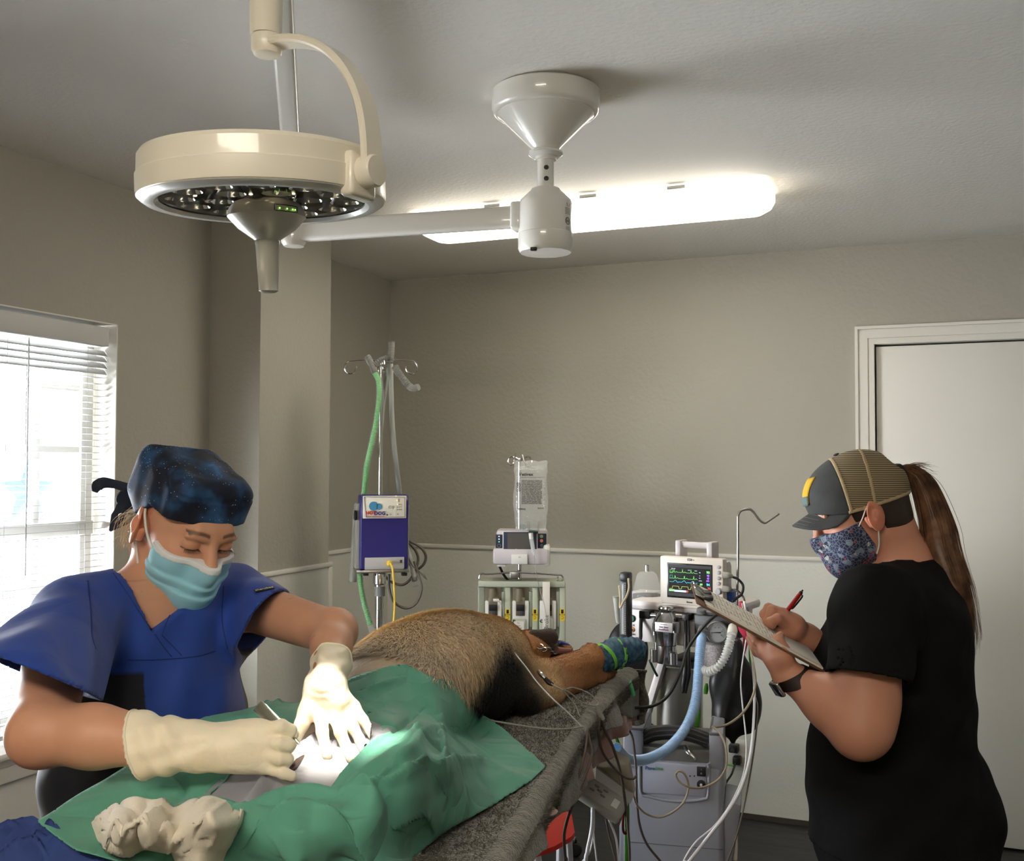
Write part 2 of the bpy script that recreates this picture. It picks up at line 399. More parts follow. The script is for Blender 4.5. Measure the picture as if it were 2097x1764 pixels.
rail(LX, LX+.016, 2.72, 3.11, PZ-.012); rail(LX+.016, -2.257+.014, 3.12-.014, 3.12, PZ-.012); rail(-2.257, -2.257+.014, 3.106, 3.604, PZ-.012)
trim(MB().bx(-2.257, -2.257+.013, 3.578, 3.604, .02, PZ-.024, .004))
trim(MB().bx(LX+.0, LX+.03, BY-.03, BY, .02, PZ-.012, .008))
o = S(MB().bx(LX, -.30, BY-.012, BY, 0, .022), 'base_gap_strip', mat('dark_base_gap', (.05, .043, .035), .7))  # no baseboard here: dark strip standing in for the gap under the panel
# door with a moulded casing
def casing(xa, xb, za, zb, up):
    m = MB(); return m
m = MB()
for (o0, o1, th) in ((0, .012, .022), (.012, .02, .012), (.02, .05, .018), (.05, .058, .012), (.058, .075, .016)):
    m.bx(DX0-.075+o0, DX0-.075+o1, BY-th, BY, 0, DZ+.075-o1, .0)
    m.bx(DX0-.075+o0, DX1+.075-o0, BY-th, BY, DZ+.075-o1, DZ+.075-o0, .0)
    m.bx(DX1+.075-o1, DX1+.075-o0, BY-th, BY, 0, DZ+.075-o1, .0)
trim(m)
d = S(MB().bx(DX0+.006, DX1-.006, BY+.012, BY+.05, .01, DZ-.008, .002), 'door_1', mat('white_door_paint', (.76, .745, .69), .42, var=.04, vscale=2))
trim(MB().bx(DX0-.01, DX0+.001, BY, BY+.11, 0, DZ).bx(DX1-.001, DX1+.01, BY, BY+.11, 0, DZ).bx(DX0, DX1, BY, BY+.11, DZ-.001, DZ+.01))
trim(MB().bx(DX0-.2, DX1+.2, BY+.10, BY+.14, 0, DZ+.2), mat('door_gap_shade', (.01, .01, .01), .9))  # near-black sheet behind the door, standing in for shade in its gap
m = MB().lathe([(0, -.06), (.022, -.058), (.027, -.045), (.024, -.03), (.012, -.022), (.011, -.008), (.028, -.006), (.03, 0)], (DX1-.075, BY+.012, .93), (0, 1, 0))
k = m.build('door_knob', steel, None, room=True); k.parent = d; k.location = k.location-d.location
# window: frame with muntins and glass, sill, side returns
wf = MB(); X0, X1 = LX-.125, LX-.085
fy0, fy1, fz0, fz1 = WY0+.012, WY1-.012, WZ0+.03, WZ1-.01
wf.bx(X0, X1, fy0, fy0+.05, fz0, fz1, .004).bx(X0, X1, fy1-.05, fy1, fz0, fz1, .004).bx(X0, X1, fy0, fy1, fz0, fz0+.05, .004).bx(X0, X1, fy0, fy1, fz1-.05, fz1, .004)
zm = (fz0+fz1)/2
wf.bx(X0, X1+.008, fy0, fy1, 1.265, 1.31, .004)
for i in range(1, 5): y = fy0+(fy1-fy0)*i/5; wf.bx(X0+.01, X1-.008, y-.012, y+.012, fz0+.04, fz1-.04, .002)
for z in (.93, 1.105, 1.54, 1.74): wf.bx(X0+.012, X1-.0095, fy0+.04, fy1-.04, z-.011, z+.011, .002)
w1 = S(wf, 'window_1', trimm)
gl = MB().bx(X0+.02, X0+.024, fy0+.03, fy1-.03, fz0+.03, fz1-.03)
gm = bpy.data.materials.new('window_glass'); gm.use_nodes = True
_b = gm.node_tree; _b.nodes.clear(); _o = _b.nodes.new('ShaderNodeOutputMaterial'); _x = _b.nodes.new('ShaderNodeMixShader'); _x.inputs[0].default_value = .06
_tr = _b.nodes.new('ShaderNodeBsdfTransparent'); _gg = _b.nodes.new('ShaderNodeBsdfGlossy'); _gg.inputs['Roughness'].default_value = .02
_b.links.new(_tr.outputs[0], _x.inputs[1]); _b.links.new(_gg.outputs[0], _x.inputs[2]); _b.links.new(_x.outputs[0], _o.inputs[0])
g = gl.build('pane', gm, None, room=True); g.parent = w1; g.location = g.location-w1.location
trim(MB().bx(LX-.085, LX+.001, WY1-.004, WY1, WZ0, WZ1).bx(LX-.085, LX+.001, WY0, WY0+.004, WZ0, WZ1).bx(LX-.085, LX+.001, WY0, WY1, WZ1-.004, WZ1))
m = MB().bx(LX-.09, LX+.055, WY0-.05, WY1+.05, WZ0-.004, WZ0+.018, .008).bx(LX, LX+.022, WY0-.04, WY1+.04, WZ0-.08, WZ0-.004, .006).bx(LX, LX+.03, WY0-.04, WY1+.04, WZ0-.03, WZ0-.004, .006)
trim(m)
# venetian blind inside the window recess
bl = rthing('venetian_blind', 'white horizontal slatted blind drawn down inside the window recess', 'window blind', (LX-.045, (WY0+WY1)/2, WZ0+.04))
ox, oy, oz = bl.location
slm = mat('blind_slat', (.52, .53, .54), .45)
MB().bx(-.032, .030, WY0+.012-oy, WY1-.02-oy, WZ1-.075-oz, WZ1-.012-oz, .004).build('valance', mat('blind_valance', (.62, .62, .60), .45), bl)
yl0, yl1 = WY0+.012-oy, WY1-.0055-oy
zs = np.arange(WZ1-.095, WZ0+.055, -.0205)
for i, z in enumerate(zs):
    tl = .85 if i < 4 else -.05
    G = []
    for j, t in enumerate(np.linspace(-1, 1, 5)):
        w = t*.0125; h = .0012*(1-t*t)
        G.append([(w*math.cos(tl)+h*math.sin(tl), y, z-oz-w*math.sin(tl)+h) for y in (yl0, yl1)])
    MB().grid(G).build('slat', slm, bl, solid=.0006)
MB().bx(-.013, .013, yl0, yl1, WZ0+.028-oz, WZ0+.042-oz, .003).build('bottom_rail', slm, bl)
for fy in (.08, .36, .64, .92):
    y = yl0+(yl1-yl0)*fy
    m = MB(); 
    for x in (-.0135, .0135): m.tube([(x, y, WZ1-.08-oz), (x, y, WZ0+.04-oz)], .0006, 6)
    m.build('ladder_cord', slm, bl)
MB().tube([(.02, yl1-.33, WZ1-.08-oz), (.022, yl1-.33, WZ0+.5-oz)], .0022, 6).build('tilt_wand', slm, bl)
# five-pointed star ornament hanging outside the window
st = rthing('star_ornament', 'dark five pointed metal star hanging outside the window behind the blind', 'ornament', (LX-.26, 2.527, 1.36))
poly = []
for i in range(10):
    r = .115 if i % 2 == 0 else .048; a = PI/2+i*PI/5; poly.append((r*math.cos(a), .04+r*math.sin(a)))
m = MB(); vs = [(-.014, p[0], p[1]) for p in poly]+[(.014, p[0], p[1]) for p in poly]+[(-.03, 0, .04), (.03, 0, .04)]
fs = []
for i in range(10): j = (i+1) % 10; fs += [(i, j, 20), (10+j, 10+i, 21), (i, 10+i, 10+j, j)]
m.add(vs, fs); m.build('star', mat('star_metal', (.10, .16, .27), .5, .3), st, smooth=False)
MB().tube([(0, 0, .155), (0, 0, .69)], .002, 6).build('hanging_wire', black, st)
# light switch and outlet on the back wall
sw = rthing('light_switch', 'white light switch plate on the back wall beside the door', 'light switch', (-.432, BY-.006, 1.165))
MB().bx(-.038, .038, -.006, .006, 0, .118, .003).build('plate', trimm, sw)
MB().bx(-.016, .016, -.010, -.006, .028, .09, .002).build('rocker', whitep, sw)
ou = rthing('power_outlet', 'white wall outlet with two black plugs behind the grey cabinet', 'outlet', (-.79, BY-.006, .23))
MB().bx(-.036, .036, -.006, 0, -.03, .10, .003).build('plate', trimm, ou)
MB().bx(-.028, .012, -.05, -.006, .05, .085, .006).bx(-.014, .0, -.085, -.045, .06, .075, .004).build('plug', black, ou)
MB().bx(-.012, .022, -.045, -.006, .0, .035, .006).tube([(-.0, -.04, .01), (-.01, -.07, -.03), (-.04, -.08, -.09), (-.05, -.06, -.22)], .0045, 8, 6).build('plug', black, ou)
MB().bx(-.04, -.005, -.052, -.045, -.004, .004, .003).build('cable_tie', mat('lime_plastic', (.12, .5, .05), .4), ou)
# wraparound ceiling light
cl = rthing('ceiling_light', 'long wraparound fluorescent ceiling light glowing warm white', 'ceiling light', (FIX[0], FIX[1], HZ-.085))
fx, fy, L2, W2 = 0, 0, .635, .13
MB().bx(-L2+.03, L2-.03, -W2+.05, W2-.05, .075, .085).build('housing', mat('fixture_metal', (.5, .49, .45), .5), cl)
prof = [(-1, .072), (-1.0, .05), (-.93, .025), (-.78, .006), (-.5, 0), (.5, 0), (.78, .006), (.93, .025), (1, .05), (1, .072)]
def rr(sx, sy):     # rounded, bevel-cornered ring
    ch = .045; p = []
    for qx, qy in ((1, 1), (-1, 1), (-1, -1), (1, -1)):
        a0 = {(1, 1): 0, (-1, 1): 1, (-1, -1): 2, (1, -1): 3}[(qx, qy)]
        for k in range(5):
            a = (a0+k/4)*PI/2; p.append(((sx-ch)*qx+ch*math.cos(a), (sy-ch)*qy+ch*math.sin(a)))
    return p
rings = []
q_ = 0
for ins, z in ((0, .074), (0, .05), (.012, .024), (.035, .006), (.06, 0)): rings.append([(x, y, z) for x, y in rr(L2-ins, W2-ins)])
vs = np.array([q for r in rings for q in r]); k = len(rings[0]); fs = []
for i in range(len(rings)-1):
    for j in range(k): fs.append((i*k+j, i*k+(j+1) % k, (i+1)*k+(j+1) % k, (i+1)*k+j))
fs.append(tuple(range((len(rings)-1)*k, len(rings)*k))); fs.append(tuple(range(k))[::-1]); side_ = fs[:k]+[fs[-1]]; fs = fs[k:-1]
MB().add(vs, side_).build('diffuser_rim', mat('dim_diffuser_edge', (.85, .84, .8), .4, emit=(1, .92, .78), estr=2.2), cl)
MB().add(vs, fs).build('diffuser', mat('glowing_diffuser', (.9, .9, .85), .4, emit=(1, .92, .78), estr=10), cl)
for x in (-.3, .05, .35): MB().bx(x-.03, x+.03, -W2-.004, -W2+.01, .066, .078, .002).build('clip', steel, cl)
# a second fixture, added unseen behind the camera to brighten the near side
o2 = cl.copy(); SC.collection.objects.link(o2); o2.location = (-.35, -.75, HZ-.085); o2.rotation_euler[2] = 0; o2['label'] = 'added wraparound ceiling light, unseen behind the camera, brightening the near side'
bd2 = mat('added_light_diffuser', (.9, .9, .85), .4, emit=(1, .90, .76), estr=33)
for ch in list(cl.children):
    c_ = ch.copy(); SC.collection.objects.link(c_); c_.parent = o2
    if ch.name.startswith('diffuser'): c_.data = ch.data.copy(); c_.data.materials.clear(); c_.data.materials.append(bd2)
# ---------------------------------------------------------------- surgical light
sgl = thing('surgical_light', 'cream round surgical lamp hanging on a jointed ceiling arm over the patient', 'surgical light', (.08, 2.518-.012, HZ))
def A(p): return p   # absolute coordinates follow
cream = mat('cream_enamel', (.84, .785, .66), .3, coat=.2)
wenam = mat('white_enamel', (.76, .75, .70), .18, coat=.5)
cx, cy = .0805, 2.505
MB().lathe([(0, HZ-.001), (.126, HZ-.001), (.132, HZ-.006), (.132, HZ-.05), (.128, HZ-.056), (.122, HZ-.060), (.116, HZ-.060)], (cx, cy, 0), n=64).build('ceiling_canopy', wenam, sgl, absolute=True)
MB().lathe([(.12, HZ-.055), (.118, HZ-.062), (.110, HZ-.068), (.036, HZ-.142), (.034, HZ-.148), (.041, HZ-.152), (.042, HZ-.158), (.034, HZ-.164), (.026, HZ-.165), (.026, HZ-.172), (.02, HZ-.173)], (cx, cy, 0), n=64).build('canopy_cone', wenam, sgl, absolute=True)
MB().cyl((cx, cy, HZ-.16), (cx, cy, HZ-.25), .0205).build('mounting_post', wenam, sgl, absolute=True)
for z in (HZ-.195, HZ-.222): MB().lathe([(.0062, 0), (.0055, .0022), (0, .0025)], (cx+.001, cy-.0195, z), (0, -1, 0), 16).build('socket_bolt', black, sgl, absolute=True)
MB().lathe([(0, HZ-.243), (.034, HZ-.243), (.037, HZ-.248), (.062, HZ-.272), (.065, HZ-.280), (.066, HZ-.352), (.066, HZ-.354), (.067, HZ-.355), (.067, HZ-.392), (.062, HZ-.400), (0, HZ-.402)], (cx, cy, 0), n=64).build('rotation_hub', wenam, sgl, absolute=True)
MB().box((cx-.03, cy-.055, HZ-.402), (.016, .012, .008), bev=.002).build('hub_catch', black, sgl, absolute=True)
# small printed label on the hub, wrapped round it
gm2 = mat('grey_print', (.12, .12, .12), .6)
lab = MB()
def onhub(a, z, w, h): # small raised patch on the hub
    r = .0665; aa = np.linspace(a-w/2/r, a+w/2/r, 4); lab.grid([[(cx+r*math.sin(t), cy-r*math.cos(t), zz) for t in aa] for zz in (z-h/2, z+h/2)])
for i in range(5): onhub(.92, HZ-.300-.0035*i-(.0 if i < 3 else .0), .022, .0008)
for i in range(3): onhub(.90, HZ-.346-.003*i, .015, .0007)
for t in range(20):
    a0 = 2*PI*t/20; onhub(.90+.008*math.cos(a0)/.066, HZ-.331+.008*math.sin(a0), .003, .0016)
for dx in (-.004, 0, .004): onhub(.90+dx/.066, HZ-.331, .0012, .008)
onhub(.90, HZ-.331, .010, .001); 
for sgn in (-1, 1):
    for q in range(4): onhub(.93+(.0035*sgn+sgn*.0006*q)/.066, HZ-.294+.0022*q-.001, .0012, .0022)
lab.build('printed_label', gm2, sgl, absolute=True, solid=.0003)
# horizontal arm
A0 = np.array([cx-.04, cy+.0, HZ-.31]); A1 = P(602, 452, 2.70); A1[2] = A0[2]+.004
m = MB(); ax = unit(A1-A0); nrm = np.array([-ax[1], ax[0], 0]); R_ = np.stack([ax, nrm, [0, 0, 1]], 1)
L = np.linalg.norm(A1-A0)
m.box((A0+A1)/2+ax*.0, (L-.02, .034, .054), R_, .010, 3); m.build('horizontal_arm', wenam, sgl, absolute=True)
MB().box(A0-ax*.0+ax*.028, (.03, .05, .07), R_, .008, 3).build('arm_collar', wenam, sgl, absolute=True)
K = A1
MB().lathe([(0, -.04), (.026, -.038), (.032, -.03), (.034, -.02), (.034, .035), (.03, .045), (.024, .05), (.024, .09), (0, .092)], K, n=40).build('elbow_joint', wenam, sgl, absolute=True)
# spring arm rising toward the drop tube
D1 = P(531, 20, 1.46); top = np.array([LAMP_C[0]-.006, 1.47, HZ-.055])
S0 = K+np.array([0, 0, .11]); S1 = top+np.array([.0, .03, -.02])
ax = unit(S1-S0); sd = unit(np.cross(ax, [0, 0, 1])); upv = np.cross(sd, ax); R_ = np.stack([ax, sd, upv], 1)
m = MB(); m.box((S0+S1)/2, (np.linalg.norm(S1-S0), .042, .05), R_, .008, 3); m.build('spring_arm', wenam, sgl, absolute=True)
MB().box(S0-[0, 0, .01], (.05, .046, .08), None, .012, 3).build('arm_fork', wenam, sgl, absolute=True)
c_ = P(579, 132, 2.0); 
MB().lathe([(.004, 0), (.005, .002), (0, .003)], S0+(S1-S0)*.6+sd*(.021)-upv*.0, sd, 16).build('adjuster', black, sgl, absolute=True)
jz = P(540, 74, 1.45)[2]
MB().lathe([(0, jz-.0), (.0225, jz), (.0255, HZ-.05), (.026, HZ-.03), (.02, HZ-.018), (0, HZ-.016)][::-1], (LAMP_C[0]-.003, 1.45, 0), n=40).build('drop_tube', cream, sgl, absolute=True)
jc = np.array([LAMP_C[0]-.001, 1.45, 0])
MB().lathe([(0, jz-.001), (.0222, jz-.001), (.0225, jz-.004), (.0225, jz-.020), (.019, jz-.027), (.016, jz-.028), (0, jz-.028)], jc, n=40).build('swivel_joint', cream, sgl, absolute=True)
# yoke
th = math.radians(-31); rad = np.array([math.cos(th), math.sin(th), 0]); tan = np.array([-rad[1], rad[0], 0])
YR = .190; z1 = P(768, 350, 1.45-.1)[2]; hz = jz-.013
pts = []
for t in np.linspace(0, 1, 33):
    a = t*PI/2; rr_ = YR*(math.sin(a)**.92); zz = z1+(hz-z1)*(math.cos(a)**.82)
    pts.append(jc+rad*rr_+np.array([0, 0, zz]))
pts = np.array(pts); T = np.gradient(pts, axis=0); T /= np.linalg.norm(T, axis=1)[:, None]
m = MB(); rings = []
hw = np.interp(np.linspace(0, 1, 33), [0, .1, .5, 1], [.015, .017, .019, .019]); ht = .0055
for i in range(33):
    nn = np.cross(T[i], tan)
    rings.append([pts[i]+tan*hw[i]*sx+nn*ht*sy for sx, sy in ((-1, -.5), (-.85, -1), (.85, -1), (1, -.5), (1, .5), (.85, 1), (-.85, 1), (-1, .5))])
vs = np.array(rings).reshape(-1, 3); fs = []
for i in range(32):
    for k in range(8): fs.append((i*8+k, i*8+(k+1) % 8, (i+1)*8+(k+1) % 8, (i+1)*8+k))
fs += [tuple(range(8))[::-1], tuple(range(256, 264))]
m.add(vs, fs); m.build('yoke', cream, sgl, absolute=True, auto=25)
pv = pts[-1]
MB().lathe([(0, -.016), (.019, -.016), (.0215, -.012), (.0215, .006), (.0195, .010), (0, .0105)], pv, rad, 32).build('pivot_knob', cream, sgl, absolute=True)
# lamp head, tilted a little away
tilt = rotm(math.radians(4.2), math.radians(-1.0), 0)
hc = P(540, 421, 1.45); HR = .1715
hd = MB(); hd.T = (tilt, hc)
hd.lathe([(HR-.028, .004), (HR-.016, .0), (HR-.008, .001), (HR-.001, .006), (HR, .012), (HR, .034), (HR-.002, .036), (HR-.003, .060), (HR-.007, .066), (HR-.03, .070), (.05, .078), (0, .079)], n=96)
head = hd.build('lamp_head', cream, sgl, absolute=True, auto=30)
hd = MB(); hd.T = (tilt, hc); hd.lathe([(HR-.030, .0035), (HR-.024, -.0012), (HR-.010, -.001), (HR-.003, .004), (HR-.002, .007), (HR-.03, .007)], n=96)
hd.build('rim_ring', mat('pale_grey_rim', (.56, .56, .54), .25, coat=.4), head, absolute=True)
# clear cover, reflector bowl and LED cells
cv = MB(); cv.T = (tilt, hc); cv.lathe([(HR-.029, .003), (.04, -.001), (.04, .0), (HR-.029, .004)], n=96)
cov = mat('clear_cover', (1, 1, 1), .03, trans=1, ior=1.3); cv.build('cover_glass', gm, head, absolute=True)
bk = MB(); bk.T = (tilt, hc); bk.lathe([(HR-.03, .006), (HR-.034, .020), (.03, .024), (0, .024)], n=64); bk.build('reflector_plate', mat('reflector_dark', (.22, .22, .22), .12, 1), head, absolute=True)
lens = mat('led_lens', (.62, .63, .62), .08, .9); ledm = mat('led_glow', (1, .9, .7), .3, emit=(1, .82, .5), estr=9)
for ring, cnt, off in ((.062, 6, 0), (.113, 12, .2)):
    for k in range(cnt):
        a = off+2*PI*k/cnt; q = MB(); q.T = (tilt, hc); c0 = (ring*math.cos(a), ring*math.sin(a), 0)
        q.lathe([(.0205, .006), (.019, .008), (.016, .014), (.010, .0185), (.0045, .020)], c0, n=24); o = q.build('reflector_cup', lens, head, absolute=True)
        q = MB(); q.T = (tilt, hc); q.lathe([(0, .0155), (.0022, .016), (.0028, .020), (0, .021)], c0, n=10); q.build('led', ledm if k % 3 else lens, head, absolute=True)
# central control housing and handle
cc = MB(); cc.T = (tilt, hc+np.array([.004, 0, 0])); cc.lathe([(.030, .008), (.046, .002), (.052, -.006), (.0545, -.017), (.052, -.020), (.040, -.033), (.016, -.050)], n=64)
ch = cc.build('control_housing', mat('grey_cream', (.55, .53, .46), .3, coat=.3), head, absolute=True, auto=40)
q = MB(); q.T = (tilt, hc+np.array([.004, 0, 0]))
def onc(a, z, w, h, r=.0535): aa = np.linspace(a-w/2/r, a+w/2/r, 5); q.grid([[(r*math.sin(t), -r*math.cos(t), zz) for t in aa] for zz in (z-h/2, z+h/2)])
for a, z, w, h in ((.75, -.0072, .034, .001), (.75, -.0155, .034, .001), (.42, -.0113, .001, .0085), (1.08, -.0113, .001, .0085)): onc(a, z, w, h, .0552)
q.build('panel_outline', black, head, absolute=True, solid=.0004)
for a in (.55, .75, .92, 1.0):
    q = MB(); q.T = (tilt, hc+np.array([.004, 0, 0])); onc(a, -.012, .0016, .0016, .0553); q.build('indicator', mat('green_led', (.2, .8, .1), .4, emit=(.35, 1, .12), estr=3), head, absolute=True, solid=.0004)
hh = MB(); hh.T = (tilt, hc+np.array([.004, 0, 0])); hh.lathe([(0, -.045), (.0165, -.045), (.0175, -.052), (.0165, -.058), (.0135, -.118), (.0138, -.120), (.0095, -.123), (0, -.1235)], n=40)
hh.build('sterile_handle', mat('translucent_handle', (.50, .49, .42), .25, trans=.35, ior=1.45), sgl, absolute=True, auto=40)
# bracket block by the pivot
bk = MB(); dirv = rad; bc = jc+rad*(HR-.004)+np.array([0, 0, z1-.004]); R_ = np.stack([rad, tan, [0, 0, 1]], 1)
bk.box(bc, (.022, .052, .060), R_, .006, 3); bk.build('pivot_bracket', cream, sgl, absolute=True)
MB().cyl(bc, pv, .010).build('pivot_pin', cream, sgl, absolute=True)
# ---------------------------------------------------------------- table, towel, blanket, patient
E0 = np.array([.335, 2.875]); TU = unit([-.2256, -.974]); TN = unit([-.974, .2256]); TZ = .93
def tb(a, b, z): q = E0+TU*a+TN*b; return np.array([q[0], q[1], z])
def tbi(V): r = V[:, :2]-E0; return r@TU, r@TN
tabrot = math.atan2(-TU[0], -TU[1])     # table axis
tbl = thing('operating_table', 'steel operating table covered by a grey towel and green drape', 'operating table', tb(1.0, .29, 0))
def tbox(mb, a0, a1, b0, b1, z0, z1, bev=.004):
    R_ = np.stack([np.append(TU, 0), np.append(TN, 0), [0, 0, 1.]], 1); R_[:, 2] *= np.sign(np.linalg.det(R_))
    return mb.box(tb((a0+a1)/2, (b0+b1)/2, (z0+z1)/2), (a1-a0, b1-b0, z1-z0), R_, bev)
tbox(MB(), .03, 2.1, .065, .56, .865, .905).build('table_top', steel, tbl, absolute=True)
tbox(MB(), .85, 1.25, .20, .40, .06, .865, .02).build('pedestal', steel, tbl, absolute=True)
tbox(MB(), .65, 1.45, .06, .52, 0, .06, .02).build('base', steel, tbl, absolute=True)
def tps(pts, vals, reg=1e-3):
    pts = np.asarray(pts, float)/300; n = len(pts); r = np.linalg.norm(pts[:, None]-pts[None], axis=2)
    K = np.where(r > 0, r*r*np.log(r+1e-9), 0)+reg*np.eye(n); Pm = np.c_[np.ones(n), pts]; A_ = np.block([[K, Pm], [Pm.T, np.zeros((3, 3))]])
    w = np.linalg.solve(A_, np.r_[np.asarray(vals, float), 0, 0, 0])
    def f(q):
        q = np.asarray(q, float)/300; out = np.zeros(len(q))
        for i in range(0, len(q), 4000):
            s_ = q[i:i+4000]; rr = np.linalg.norm(s_[:, None]-pts[None], axis=2); out[i:i+4000] = np.where(rr > 0, rr*rr*np.log(rr+1e-9), 0)@w[:n]+w[n]+s_@w[n+1:]
        return out
    return f
def inpoly(q, poly):
    poly = np.asarray(poly, float); x, y = q[:, 0], q[:, 1]; ins = np.zeros(len(q), bool); j = len(poly)-1
    for i in range(len(poly)):
        a, b = poly[i], poly[j]; c = ((a[1] > y) != (b[1] > y)) & (x < (b[0]-a[0])*(y-a[1])/(b[1]-a[1]+1e-12)+a[0]); ins ^= c; j = i
    return ins
def segdist(q, a, b):
    a, b = np.asarray(a, float), np.asarray(b, float); ab = b-a; t = np.clip(((q-a)@ab)/(ab@ab+1e-9), 0, 1); c = a+t[:, None]*ab
    return np.linalg.norm(q-c, axis=1), c, t
def snap(q, poly):
    best = np.full(len(q), 1e9); out = q.copy(); n = len(poly)
    for i in range(n):
        d, c, _ = segdist(q, poly[i], poly[(i+1) % n]); m = d < best; best[m] = d[m]; out[m] = c[m]
    return out, best
def smoothpoly(p, n=4): p = [np.asarray(x, float) for x in p]; q = catmull(p+[p[0], p[1]], n); return q[:len(p)*n] 
def patch(name, outline, holes, dfun, step, m, creases=(), bvh=None, off=.005, parent=None, wob=0, wsc=1, thick=.0012, seed=1, rough=0, post=None, absolute=True):
    """a cloth: spread over an outline, each point at its own distance on the surface dfun gives, creased along lines"""
    ol = np.asarray(outline, float); lo, hi = ol.min(0)-step, ol.max(0)+step
    nx, ny = int((hi[0]-lo[0])/step)+1, int((hi[1]-lo[1])/step)+1
    gx, gy = np.meshgrid(lo[0]+np.arange(nx)*step, lo[1]+np.arange(ny)*step, indexing='ij'); q = np.c_[gx.ravel(), gy.ravel()]
    ins = inpoly(q, ol)
    for h in holes: ins &= ~inpoly(q, h)
    I = ins.reshape(nx, ny); cell = np.argwhere((I[:-1, :-1].astype(int)+I[1:, :-1]+I[:-1, 1:]+I[1:, 1:]) >= 2)
    F_ = [(i*ny+j, (i+1)*ny+j, (i+1)*ny+j+1, i*ny+j+1) for i, j in cell]
    used = np.unique(np.array(F_)); qs = q.copy(); polys = [ol]+[np.asarray(h, float) for h in holes]
    cand = []
    for pz in polys: cand.append(snap(q[used], pz))
    D_ = np.stack([c[1] for c in cand]); w = D_.argmin(0); sn = np.stack([c[0] for c in cand])[w, np.arange(len(used))]
    out = ~ins[used]; near = D_.min(0) < step*.45
    mv = out | near; qq = q[used].copy(); qq[mv] = sn[mv]; qs[used] = qq
    d = dfun(qs[used]); V = np.array([P(x, y, dd) for (x, y), dd in zip(qs[used], d)])
    if wob:
        V[:, 2] += wob*noise3(V, 14*wsc, seed, 3); V += (rough*np.stack([noise3(V, 60, seed+k, 2) for k in range(3)], 1)) if rough else 0
    for pl, amp, wid in creases:
        pl = [np.asarray(p, float) for p in pl]
        if len(pl) > 2: pl = list(catmull(pl, 5))
        best = np.full(len(V), 1e9); tt = np.zeros(len(V)); n = len(pl)-1
        for i in range(n):
            dd, c, t = segdist(qs[used], pl[i], pl[i+1]); mm = dd < best; best[mm] = dd[mm]; tt[mm] = (i+t[mm])/n
        V[:, 2] += 1.35*amp*(.75*np.exp(-best/(1.5*wid))+.65*np.exp(-(best/(.45*wid))**2))*np.sin(np.clip(tt, .03, .97)*PI)**.5
    if bvh is not None:
        o = Vector((0, 0, CZ))
        for i in range(len(V)):
            dr = Vector(V[i]-np.array([0, 0, CZ])); L = dr.length; hit = bvh.ray_cast(o, dr/L, 6)
            if hit[0] is not None and hit[3]-off < L: V[i] = np.array(o)+np.array(dr/L)*(hit[3]-off)
    if post is not None: V = post(V)
    remap = {int(u): i for i, u in enumerate(used)}; F_ = [tuple(remap[int(x)] for x in f) for f in F_]
    mb = MB(); mb.add(V, F_); return mb.build(name, m, parent, absolute=absolute, auto=180, solid=thick)
# --- dog body
def arot(): return np.stack([np.append(TN, 0), np.append(TU, 0), [0, 0, -1.]], 1)
AR = arot()
def de(a, b, z, ra, rb, rz, k=.05): return ('ell', tb(a, b, z), (rb, ra, rz), dict(k=k, rot=AR))
dog = [de(.48, .30, 1.03, .16, .115, .10), de(.64, .335, 1.045, .20, .145, .118), de(.80, .345, 1.05, .22, .150, .120), de(.98, .345, 1.035, .22, .145, .112),
       de(1.18, .345, 1.005, .22, .14, .095), de(1.42, .34, .995, .20, .15, .085),
       # underside fills, neck, head
       de(.60, .31, .985, .22, .13, .06), ('cap', tb(.42, .33, 1.03), tb(.20, .36, 1.015), .078, .062, dict(k=.05)),
       ('cap', tb(.24, .36, 1.01), tb(.12, .375, 1.005), .062, .052, dict(k=.03))]
H0 = P(1098, 1322, 2.80)
dog += [('ell', P(1082, 1330, 2.78), (.062, .075, .05), dict(k=.03, rot=rotm(0, 0, -.4))), ('ell', P(1128, 1333, 2.86), (.062, .032, .03), dict(k=.02, rot=rotm(0, 0, .1)))]
# near foreleg, folded forward over the table end
L0, L1, L2, L3 = P(1045, 1395, 2.42), P(1115, 1388, 2.50), P(1212, 1352, 2.66), P(1290, 1336, 2.74)
dog += [('cap', P(1010, 1400, 2.40), L0, .06, .052, dict(k=.04)), ('cap', L0, L1, .050, .042, dict(k=.03)), ('cap', L1, L2, .038, .034, dict(k=.02)), ('ell', P(1210, 1343, 2.66), (.030, .030, .031), dict(k=.012)),
        ('cap', P(1222, 1352, 2.68), L3, .026, .026, dict(k=.012)),
        ('cap', P(1120, 1415, 2.46), P(1225, 1385, 2.68), .034, .02, dict(k=.02)), ('cap', P(1225, 1385, 2.68), P(1252, 1374, 2.76), .02, .016, dict(k=.01)),
        # skin folds of the armpit
        ('cap', P(1060, 1350, 2.50), P(1120, 1382, 2.50), .022, .012, dict(k=.02)), ('cap', P(1075, 1440, 2.34), P(1135, 1425, 2.45), .03, .02, dict(k=.03))]
fd = Field(np.minimum(tb(1.75, .1, .9), tb(0, .6, .9))-.25, np.maximum(tb(-.05, 0, 1.25), tb(.5, .1, 1.25))+.15, .0055)
fd = Field((-.75, .95, .90), (.50, 3.05, 1.22), .0055); fd.run(dog); fd.plane((0, 0, .925), (0, 0, -1))
DV, DF = fd.mesh()
DV[:, 2] = np.maximum(DV[:, 2], .926)
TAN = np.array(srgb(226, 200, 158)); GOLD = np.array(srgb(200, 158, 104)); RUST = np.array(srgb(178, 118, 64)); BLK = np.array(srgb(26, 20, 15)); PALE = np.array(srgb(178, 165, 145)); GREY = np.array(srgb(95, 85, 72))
def sst(x, a, b): t = np.clip((x-a)/(b-a), 0, 1); return t*t*(3-2*t)
